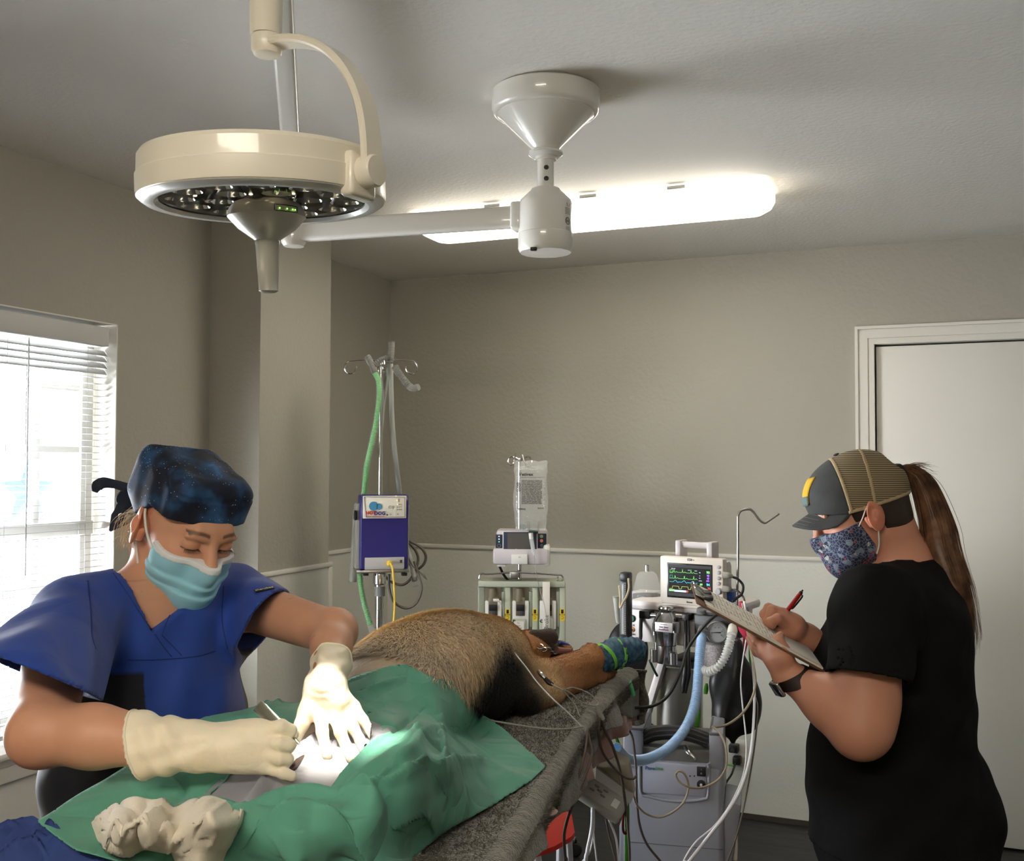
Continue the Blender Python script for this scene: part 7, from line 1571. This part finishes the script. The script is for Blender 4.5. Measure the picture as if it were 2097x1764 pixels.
def ecg(x, p=17.5, h=8): ph = (x-1371) % p; return h*math.exp(-((ph-9)/.55)**2)+1.6*math.exp(-((ph-14)/1.3)**2)
wave(lambda x: ecg(x, 17.6, 7.5), 1171.5, gC); wave(lambda x: ecg(x-2.5, 19, 8), 1184, gC); wave(lambda x: 4.5*math.exp(-((((x-1371) % 18)-12)/3.2)**2)-.10*((x-1371) % 18), 1191, cC, .0005)
wave(lambda x: 0 if ((x-1371) % 19) > 6 else (5.0 if True else 0)*-1, 1200, yC, .0006)
mo_.part('status_bar', em('bar_green', (.35, .9, .35), .9), scn, 1370, 1381, 1207, 1211, -.0026, -.0021, 0); mo_.part('status_bar', em('bar_blue', (.62, .78, .95), .9), scn, 1381, 1405, 1209, 1213, -.0026, -.0021, 0); mo_.part('status_bar', rC, scn, 1405, 1409, 1210, 1214, -.0026, -.0021, 0)
for t, h_, x, y, m_ in (('90', 5.2, 1450, 1173.5, gC), ('98', 3.8, 1450, 1180, pC), ('43', 3.8, 1450, 1185.5, pC), ('(61)', 2.8, 1449.5, 1190.5, pC), ('94', 5.0, 1450, 1198.5, cC), ('89', 4.0, 1436, 1198, gC), ('36', 5.0, 1452, 1206, rC)): mo_.txt(t, h_, x, y, -.0026, m_, scn, 'reading', bold=.0004)
for t, h_, x, y in (('BED-001', 1.9, 1379, 1165), ('ECG', 1.8, 1411, 1168.5), ('SPO2', 1.8, 1425, 1170), ('HR', 1.9, 1433, 1173.5), ('%', 1.9, 1433, 1180), ('PR', 1.9, 1433, 1185), ('mmHg', 1.8, 1434, 1190)): mo_.txt(t, h_, x, y, -.0026, wC, scn, 'screen_label')
for x0, y0, m_ in ((1372, 1167, gC), (1372, 1178, em('trace_teal', (.1, .7, .5), .7))): m = MB(); mo_.line(m, [(x0, y0), (x0+5, y0), (x0+5, y0+6.5), (x0, y0+6.5), (x0, y0)], -.0025, .0005); m.build('lead_box', m_, scn, absolute=True)
for i, y in enumerate((1162, 1173.5, 1185, 1196)): MB().lathe([(0, 0), (.0062, 0), (.0058, .003), (.003, .0042), (0, .0043)], mo_.pt(1472, y, -.0), -mo_.ay, 20).build('button', mat('grey_button', (.34, .34, .36), .35), mt, absolute=True)
MB().lathe([(.0112, 0), (.0112, .002), (.0095, .003), (.0095, .010), (.0085, .012), (0, .0122)], mo_.pt(1472.5, 1211.5, 0), -mo_.ay, 28).build('dial', mat('grey_dial', (.42, .42, .45), .3), mt, absolute=True)
bmk = mo_.part('maker_badge', mat('badge_navy', (.03, .05, .09), .4), mt, 1407.5, 1416.5, 1144.5, 1149, -.0012, .0, 0); mo_.txt('BM7', 2.8, 1412, 1147, -.0018, whitep, bmk); mo_.txt('Vet', 2, 1420, 1147.8, -.0008, black, mt)
mo_.txt('Bionet', 3.6, 1412, 1234, -.0008, black, mt, bold=.0002)
for y, x2 in ((1177, 1500), (1205, 1498)): MB().tube([P(1481, y+1, 3.3), P(1492, y+2, 3.29), P(x2, y+4, 3.29)], [.011, .010, .0055], 12, 4).build('cable_plug', gsh, mt, absolute=True)
cable('monitor_cable', black, [(1497, 1181, 3.3), (1510, 1186, 3.29), (1520, 1196, 3.29), (1522, 1206, 3.28), (1518, 1218, 3.28), (1508, 1226, 3.28), (1500, 1232, 3.28)], .0042, 'black cable curling round the steel rod beside the monitor')
cable('monitor_cable', grc, [(1498, 1208, 3.29), (1508, 1209, 3.28), (1520, 1220, 3.28), (1526, 1240, 3.27), (1530, 1300, 3.25)], .003, 'grey cable from the lower socket of the monitor')
MB().box(P(1489, 1222, 3.38), (.05, .05, .04), mo_.R, .008).build('blue_block', mat('blue_fitting', srgb(30, 74, 150), .4), am, absolute=True)
MB().box(P(1377, 1241, 3.45), (.05, .03, .016), mo_.R, .006).build('purple_clip', mat('lilac_plastic', srgb(150, 120, 176), .35, alpha=.8), am, absolute=True)
pkm = mat('pink_strap', srgb(200, 50, 84), .6)
tag(MB().tube([P(1517, 1232, 3.26), P(1521, 1250, 3.25), P(1522, 1285, 3.24), P(1528, 1302, 3.23), P(1526, 1322, 3.23), P(1524, 1340, 3.22)], [.006, .011, .016, .012, .007, .003], 10, 5, flat=((1, 0, 0), .25)).build('pink_strap', pkm, None), 'bright pink strap hanging behind the clipboard', 'strap')
grs = mat('green_strap', srgb(72, 150, 44), .6)
for i, (pp, lb) in enumerate((([(1536, 1318, 3.24), (1538, 1350, 3.23), (1541, 1366, 3.23)], 'green strap behind the white cables near the watch'), ([(1447, 1400, 3.26), (1445, 1422, 3.26)], 'short green strap end left of the large black bag'), ([(1432, 1455, 3.3), (1428, 1480, 3.3), (1424, 1503, 3.3)], 'green strap hanging between blue hose and black bag'),
    ([(1262, 1510, 2.9), (1268, 1530, 2.9), (1275, 1555, 2.9), (1283, 1640, 2.92), (1284, 1700, 2.92), (1283, 1790, 2.92)], 'long green strap hanging in front of the cabinet left edge'))):
    tag(MB().tube([P(*p) for p in pp], [.004, .0065, .007, .006], 8, 6, flat=((1, 0, 0), .25)).build('green_strap', grs, None), lb, 'strap')
# ---- oxygen concentrator
Dn = Pl(1385, 3.02, math.radians(13)); oc = thing('oxygen_concentrator', 'grey upright oxygen concentrator cabinet standing below the anaesthesia machine', 'oxygen concentrator', Dn.pt(1382, 1764, .18)*[1, 1, 0])
ocm = mat('concentrator_grey', srgb(152, 154, 164), .42, bump=.08, bscale=300); ocd = mat('concentrator_dark', (.03, .03, .032), .5)
zf = Dn.pt(1382, 1640, 0); c, w, h = Dn.dims(1276, 1482, 1500, 1640, 0); zt = Dn.pt(1382, 1560, 0)[2]
MB().box(c*[1, 1, 0]+Dn.ay*.16+[0, 0, (zt+.04)/2], (w, .32, zt-.04), Dn.R, .018, 3).build('cabinet', ocm, oc, absolute=True)
Dn.part('side_shoulder', ocm, oc, 1276, 1315, 1492, 1580, .0, .30, .008); Dn.part('side_shoulder', ocm, oc, 1452, 1482, 1502, 1580, .0, .30, .008)
Dn.part('shoulder_cap', mat('cap_grey', (.11, .11, .115), .5), oc, 1288, 1318, 1491, 1497, -.001, .2, .003); Dn.part('shoulder_cap', mat('cap_grey', (0, 0, 0)), oc, 1452, 1474, 1502, 1508, -.001, .2, .003)
Dn.part('well', mat('well_grey', (.13, .13, .12), .5), oc, 1312, 1455, 1535, 1566, .01, .28, .002)
hdm = MB(); hdm.tube([Dn.pt(1314, 1515, .05), Dn.pt(1335, 1504, .05), Dn.pt(1370, 1500, .05), Dn.pt(1405, 1503, .05), Dn.pt(1435, 1511, .05), Dn.pt(1452, 1519, .05)], .022, 14, 6, flat=((0, 0, 1), .8)); hdm.build('handle', ocd, oc, absolute=True)
for o_ in (-.013, .0, .012): m = MB(); m.tube([Dn.pt(1314, 1511, .03)+[0, 0, o_], Dn.pt(1335, 1501, .03)+[0, 0, o_], Dn.pt(1370, 1497, .03)+[0, 0, o_], Dn.pt(1405, 1500, .03)+[0, 0, o_], Dn.pt(1450, 1515, .03)+[0, 0, o_]], .003, 6, 6); m.build('handle_rib', mat('rib_grey', (.06, .06, .06), .4), oc, absolute=True)
MB().lathe([(0, 0), (.035, 0), (.033, .02), (0, .022)], Dn.pt(1360, 1545, .12), (0, 0, 1), 28).build('humidifier_cap', ocd, oc, absolute=True)
MB().tube([Dn.pt(1404, 1530, .03), Dn.pt(1410, 1542, .0), Dn.pt(1420, 1551, -.01), Dn.pt(1424, 1556, -.01)], [.006, .008, .0055, .006], 12, 4).build('outlet_fitting', steel, oc, absolute=True)
pn2 = Dn.part('control_panel', mat('panel_grey', srgb(164, 166, 180), .32), oc, 1314, 1447, 1564, 1630, -.006, .01, .006)
m = MB(); Dn.line(m, [(1310, 1566), (1312, 1622), (1330, 1632), (1370, 1640), (1410, 1641), (1440, 1637), (1450, 1628), (1452, 1575), (1450, 1564)], -.003, .0045, 4, 8); m.build('panel_rim', ocm, oc, absolute=True)
Dn.txt('Pure', 8, 1331, 1574, -.0072, mat('pure_blue', srgb(60, 100, 150), .5), pn2, bold=.0001); Dn.txt('line', 8, 1350, 1574.6, -.0072, mat('line_green', srgb(80, 160, 80), .5), pn2)
sw_ = Dn.part('power_switch', black, pn2, 1427, 1445, 1572, 1591, -.012, -.004, .002); Dn.txt('I', 3, 1436, 1577, -.0128, whitep, sw_); Dn.txt('O', 3, 1436, 1585, -.0128, whitep, sw_)
MB().lathe([(0, 0), (.0125, 0), (.012, .005), (.006, .006), (.005, .004), (0, .004)], Dn.pt(1436, 1607, -.006), -Dn.ay, 24).build('breaker_ring', black, pn2, absolute=True); MB().lathe([(0, .004), (.004, .004), (.0035, .009), (0, .0095)], Dn.pt(1436, 1607, -.006), -Dn.ay, 16).build('breaker_button', whitep, pn2, absolute=True)
for x, y in ((1413, 1590), (1422, 1590)): MB().lathe([(0, 0), (.0022, 0), (0, .0012)], Dn.pt(x, y, -.0065), -Dn.ay, 10).build('indicator', black, pn2, absolute=True)
Dn.part('seam', mat('seam_dark', (.10, .10, .11), .6), oc, 1279, 1480, 1732, 1733.2, -.0008, .01, 0)
m = MB(); m.box(Dn.pt(1490, 1700, .12), (.05, .18, .22), Dn.R@rotm(0, .16, 0), .01); m.build('side_skirt', ocm, oc, absolute=True); Dn.part('side_foot', mwm, oc, 1495, 1510, 1733, 1764, .05, .16, .004)
Dn.part('left_skirt', ocm, oc, 1268, 1290, 1690, 1790, .05, .25, .006)
for dx in (-.12, .12):
    for dy in (.05, .27): MB().lathe([(0, -.012), (.022, -.012), (.025, 0), (.022, .012), (0, .012)], c*[1, 1, 0]+Dn.ax*dx+Dn.ay*dy+np.array([0, 0, .025]), Dn.ax, 18).build('caster', blackrub, oc, absolute=True)
# ---- grey module under the table end
gmm = mat('module_grey', srgb(150, 148, 140), .45)
gq = [P(1180, 1632, 2.46), P(1225, 1604, 2.62), P(1292, 1650, 2.60), P(1232, 1665, 2.44)]; gc = sum(gq)/4; gx = unit((gq[2]+gq[3])-(gq[0]+gq[1])); gy = unit((gq[1]+gq[2])-(gq[0]+gq[3])); gy = unit(gy-gx*(gx@gy)); gz_ = np.cross(gx, gy); Rg = np.stack([gx, gy, gz_], 1); cn = -1 if gz_[2] < 0 else 1
cm_ = thing('cable_module', 'grey cable junction box with five ports and a white label under the table end', 'junction box', gc)
gl = .120; gw = .150
MB().box(gc, (gl, gw, .022), Rg, .008, 3).build('face_plate', gmm, cm_, absolute=True)
def hexa(q, dv):
    q = [np.asarray(x) for x in q]; return MB().add(q+[x+np.asarray(dv) for x in q], [(0, 1, 2, 3), (7, 6, 5, 4), (0, 4, 5, 1), (1, 5, 6, 2), (2, 6, 7, 3), (3, 7, 4, 0)])
hexa([P(1219, 1600, 2.64), P(1291, 1648, 2.62), P(1298, 1630, 2.62), P(1221, 1574, 2.64)], (.01, .10, .0)).build('box_body', gmm, cm_, absolute=True, smooth=False)
hexa([P(1221, 1575, 2.66), P(1298, 1630, 2.64), P(1287, 1566, 2.64), P(1240, 1538, 2.66)], (.01, .05, .0)).build('back_flap', mat('beige_plastic', srgb(150, 142, 124), .5), cm_, absolute=True)
for u_, v_ in ((-.22, .18), (-.02, .22), (-.12, .05), (-.26, -.1), (-.02, -.08)):
    MB().lathe([(0, .010), (.0075, .011), (.006, .0135), (.0, .014)], gc+gx*u_*gl+gy*v_*gw, gz_*cn, 18).build('port', mat('port_grey', srgb(110, 110, 106), .4), cm_, absolute=True)
MB().box(gc+gx*.27*gl-gy*.05*gw+gz_*cn*.0115, (.016, .062, .001), Rg).build('label', whitep, cm_, absolute=True)
wcb = mat('white_cable', srgb(226, 226, 232), .4); brc = mat('brown_cable', srgb(84, 72, 66), .5)
ML = 'leads'
cable('module_lead', wcb, [(1214, 1655, 2.46), (1213, 1690, 2.46), (1208, 1720, 2.45), (1203, 1745, 2.44), (1200, 1790, 2.43)], .0048, 'thick white lead hanging straight down from the grey junction box')
cable('module_lead', wcb, [(1217, 1655, 2.47), (1216, 1700, 2.47), (1208, 1745, 2.45), (1190, 1768, 2.44), (1180, 1790, 2.43)], .0018, 'thin white lead curving left below the grey junction box')
cable('module_lead', wcb, [(1215, 1700, 2.47), (1218, 1730, 2.47), (1222, 1764, 2.47), (1224, 1790, 2.47)], .0018, 'thin white lead splitting off to the right of the thick one')
cable('module_lead', wcb, [(1240, 1662, 2.48), (1252, 1690, 2.5), (1262, 1720, 2.5), (1267, 1764, 2.5), (1267, 1800, 2.5)], .0028, 'white lead bowing right in front of the green strap')
cable('module_lead', brc, [(1239, 1664, 2.5), (1245, 1700, 2.5), (1255, 1740, 2.5), (1262, 1790, 2.5)], .0026, 'brown lead between the white leads under the junction box')
cable('module_lead', mat('dark_red_tube', srgb(96, 20, 24), .3), [(1277, 1655, 2.75), (1276, 1680, 2.75), (1276, 1700, 2.75), (1280, 1708, 2.75), (1284, 1702, 2.75), (1283, 1680, 2.75), (1281, 1658, 2.75)], .0035, 'dark red loop hanging at the top of the long green strap', 'loop')
# cables of the patient leads
for p_, r_, m_, l_ in (
    ([(1040, 1312, 2.40), (1056, 1340, 2.32), (1078, 1368, 2.26), (1100, 1398, 2.22), (1130, 1430, 2.18), (1165, 1462, 2.20), (1190, 1488, 2.22), (1203, 1500, 2.22)], .0016, wcb, 'thin pale lead running over the chest of the dog down to the towel'),
    ([(1112, 1388, 2.36), (1128, 1400, 2.34), (1140, 1408, 2.33), (1165, 1418, 2.34), (1190, 1438, 2.36), (1215, 1446, 2.38), (1224, 1440, 2.40), (1205, 1420, 2.40), (1175, 1409, 2.38), (1160, 1412, 2.36)], .0016, gsh, 'pale lead from the clip curling in a loop on the towel edge'),
    ([(1150, 1412, 2.33), (1168, 1432, 2.34), (1180, 1450, 2.34), (1188, 1470, 2.3)], .0014, gsh, 'short pale lead branching from the clip over the towel'),
    ([(1003, 1476, 2.12), (1040, 1482, 2.12), (1090, 1490, 2.14), (1140, 1494, 2.16), (1175, 1492, 2.19), (1195, 1490, 2.22), (1201, 1510, 2.2)], .0017, gsh, 'grey lead running out from under the green drape across the towel'),
    ([(1222, 1446, 2.39), (1226, 1462, 2.4), (1232, 1478, 2.4), (1240, 1500, 2.42), (1255, 1530, 2.45), (1270, 1580, 2.5), (1280, 1640, 2.52), (1286, 1700, 2.52), (1288, 1790, 2.52)], .0034, brc, 'brown cable falling from the towel edge past the right of the junction box'),
    ([(1228, 1470, 2.36), (1226, 1500, 2.36), (1232, 1535, 2.38), (1250, 1565, 2.42), (1275, 1590, 2.46), (1295, 1596, 2.5), (1302, 1590, 2.52)], .0030, brc, 'brown cable swagging over the top of the grey junction box'),
    ([(1202, 1498, 2.18), (1208, 1520, 2.16), (1212, 1545, 2.14), (1200, 1585, 2.10), (1185, 1620, 2.06), (1170, 1655, 2.04), (1160, 1685, 2.04), (1155, 1715, 2.04), (1158, 1764, 2.05), (1160, 1790, 2.05)], .0032, brc, 'dark cable in front of the red chair, hanging from the towel edge'),
    ([(1202, 1495, 2.17), (1201, 1520, 2.14), (1195, 1555, 2.1), (1182, 1600, 2.07), (1172, 1645, 2.05), (1162, 1680, 2.045)], .0026, brc, 'dark cable running beside the one before the red chair'),
    ([(1283, 1490, 2.8), (1295, 1510, 2.8), (1301, 1560, 2.78), (1303, 1600, 2.76), (1304, 1640, 2.76), (1310, 1690, 2.76), (1325, 1730, 2.76), (1352, 1764, 2.76), (1370, 1790, 2.76)], .0032, brc, 'brown cable in front of the concentrator, sweeping to the lower right'),
    ([(1296, 1628, 2.7), (1305, 1650, 2.72), (1325, 1668, 2.74), (1352, 1674, 2.74), (1380, 1662, 2.74), (1402, 1640, 2.74), (1410, 1610, 2.74), (1402, 1586, 2.74), (1390, 1580, 2.74), (1384, 1588, 2.74), (1392, 1602, 2.74), (1412, 1613, 2.74), (1440, 1613, 2.76), (1470, 1598, 2.78), (1487, 1570, 2.80), (1486, 1530, 2.84), (1474, 1502, 2.88), (1458, 1488, 2.9)], .0030, mat('beige_cable', srgb(160, 148, 126), .5), 'beige cable making a loop across the concentrator panel'),
    ([(1520, 1236, 3.25), (1528, 1280, 3.22), (1537, 1330, 3.18), (1545, 1375, 3.12), (1547, 1400, 3.1), (1540, 1430, 3.05), (1520, 1462, 3.0), (1490, 1484, 2.96), (1462, 1490, 2.92)], .0036, mat('beige_cable', (0, 0, 0)), 'beige cable swinging from the clipboard side under the black bag'),
    ([(1524, 1232, 3.25), (1532, 1290, 3.22), (1540, 1350, 3.2), (1545, 1420, 3.15), (1542, 1500, 3.0), (1534, 1560, 2.9), (1515, 1620, 2.8), (1485, 1670, 2.7), (1450, 1715, 2.62), (1412, 1764, 2.55), (1395, 1790, 2.5)], .0042, wcb, 'long white cable sweeping from the monitor to the floor in front'),
    ([(1528, 1310, 3.2), (1520, 1360, 3.15), (1517, 1400, 3.1), (1521, 1450, 3.05), (1528, 1520, 2.98), (1524, 1580, 2.9), (1500, 1640, 2.8), (1465, 1690, 2.7), (1425, 1725, 2.6), (1400, 1764, 2.55), (1396, 1790, 2.5)], .0022, wcb, 'thinner pale cable running beside the long white one'),
    ([(1548, 1430, 3.14), (1552, 1455, 3.1), (1545, 1530, 3.05), (1530, 1620, 3.0), (1512, 1700, 2.95), (1490, 1764, 2.9), (1482, 1790, 2.9)], .0024, grc, 'dark grey cable hanging at the right edge of the black bag')):
    cable('patient_lead' if r_ < .0030 else 'monitor_cable', m_, p_, r_, l_)
ck = thing('electrode_clip', 'silver crocodile clip gripping the skin of the dog above the front leg', 'clip', P(1108, 1384, 2.36))
MB().tube([P(1103, 1376, 2.37), P(1109, 1383, 2.355), P(1116, 1390, 2.35)], [.005, .0055, .004], 10, 4).build('jaw', chrome, ck, absolute=True); MB().tube([P(1116, 1390, 2.35), P(1124, 1398, 2.345), P(1132, 1403, 2.34)], [.005, .006, .004], 10, 4).build('grip', black, ck, absolute=True)
MB().tube([P(1222, 1444, 2.385), P(1228, 1462, 2.385), P(1236, 1474, 2.385)], [.004, .0065, .005], 10, 4).build('x', gsh, None); bpy.data.objects['x'].name = 'lead_yoke'; tag(bpy.data.objects['lead_yoke'], 'grey plastic yoke joining the leads at the towel edge', 'connector')
tw_ = thing('green_tag', 'translucent green plastic tag hanging from the far towel corner', 'tag', P(1293, 1410, 2.75)); MB().tube([P(1290, 1395, 2.78), P(1292, 1408, 2.75), P(1298, 1425, 2.75)], [.004, .007, .005], 8, 4).build('tag_body', mat('green_tag_plastic', srgb(70, 170, 110), .3, alpha=.85), tw_, absolute=True)
# ---- red chair below the table
rcm = mat('red_seat_plastic', srgb(226, 52, 36), .45)
rcn = thing('red_chair', 'red plastic seat on thin white legs under the table edge', 'chair', P(1130, 1700, 2.35)*[1, 1, 0])
zs = Pz(1130, 1700, 0); sz = .58
def rq(x, y): return Pz(x, y, sz)
poly = [rq(1150, 1640), rq(1166, 1642), rq(1177, 1705), rq(1170, 1714), rq(1135, 1734), rq(1088, 1749), rq(1060, 1735), rq(1080, 1660)]
cpx = sum(poly)/len(poly); vs = [p+[0, 0, .0] for p in poly]+[p-[0, 0, .012] for p in poly]; n_ = len(poly)
MB().add(vs, [tuple(range(n_)), tuple(range(n_, 2*n_))[::-1]]+[(i, (i+1) % n_, n_+(i+1) % n_, n_+i) for i in range(n_)]).build('seat', rcm, rcn, absolute=True)
for x, y, dx, dy in ((1095, 1746, .10, -.06), (1168, 1700, .03, .05), (1085, 1680, -.06, .05), (1150, 1650, .0, .1)):
    t_ = rq(x, y)-[0, 0, .012]; t_ = cpx*.12+t_*.88; t_[2] = sz-.012; MB().tube([t_, (t_[0]+dx, t_[1]+dy, .0)], .010, 10).build('leg', wcb, rcn, absolute=True)
# things of one kind share a group
GRP = dict(patient_lead='lead wires of the dog', monitor_cable='cables hanging from the monitor', module_lead='leads under the junction box', probe_cable='cable coils on the drip stand', green_strap='green straps', reservoir_bag='black reservoir bags',
           breathing_hose='hoses draped over the drip stand', infusion_line='infusion lines', ceiling_light='wraparound ceiling lights')
for o in list(SC.objects):
    b_ = o.name.split('.')[0]
    if o.parent is None and b_ in GRP and 'label' in o.keys(): o['group'] = GRP[b_]
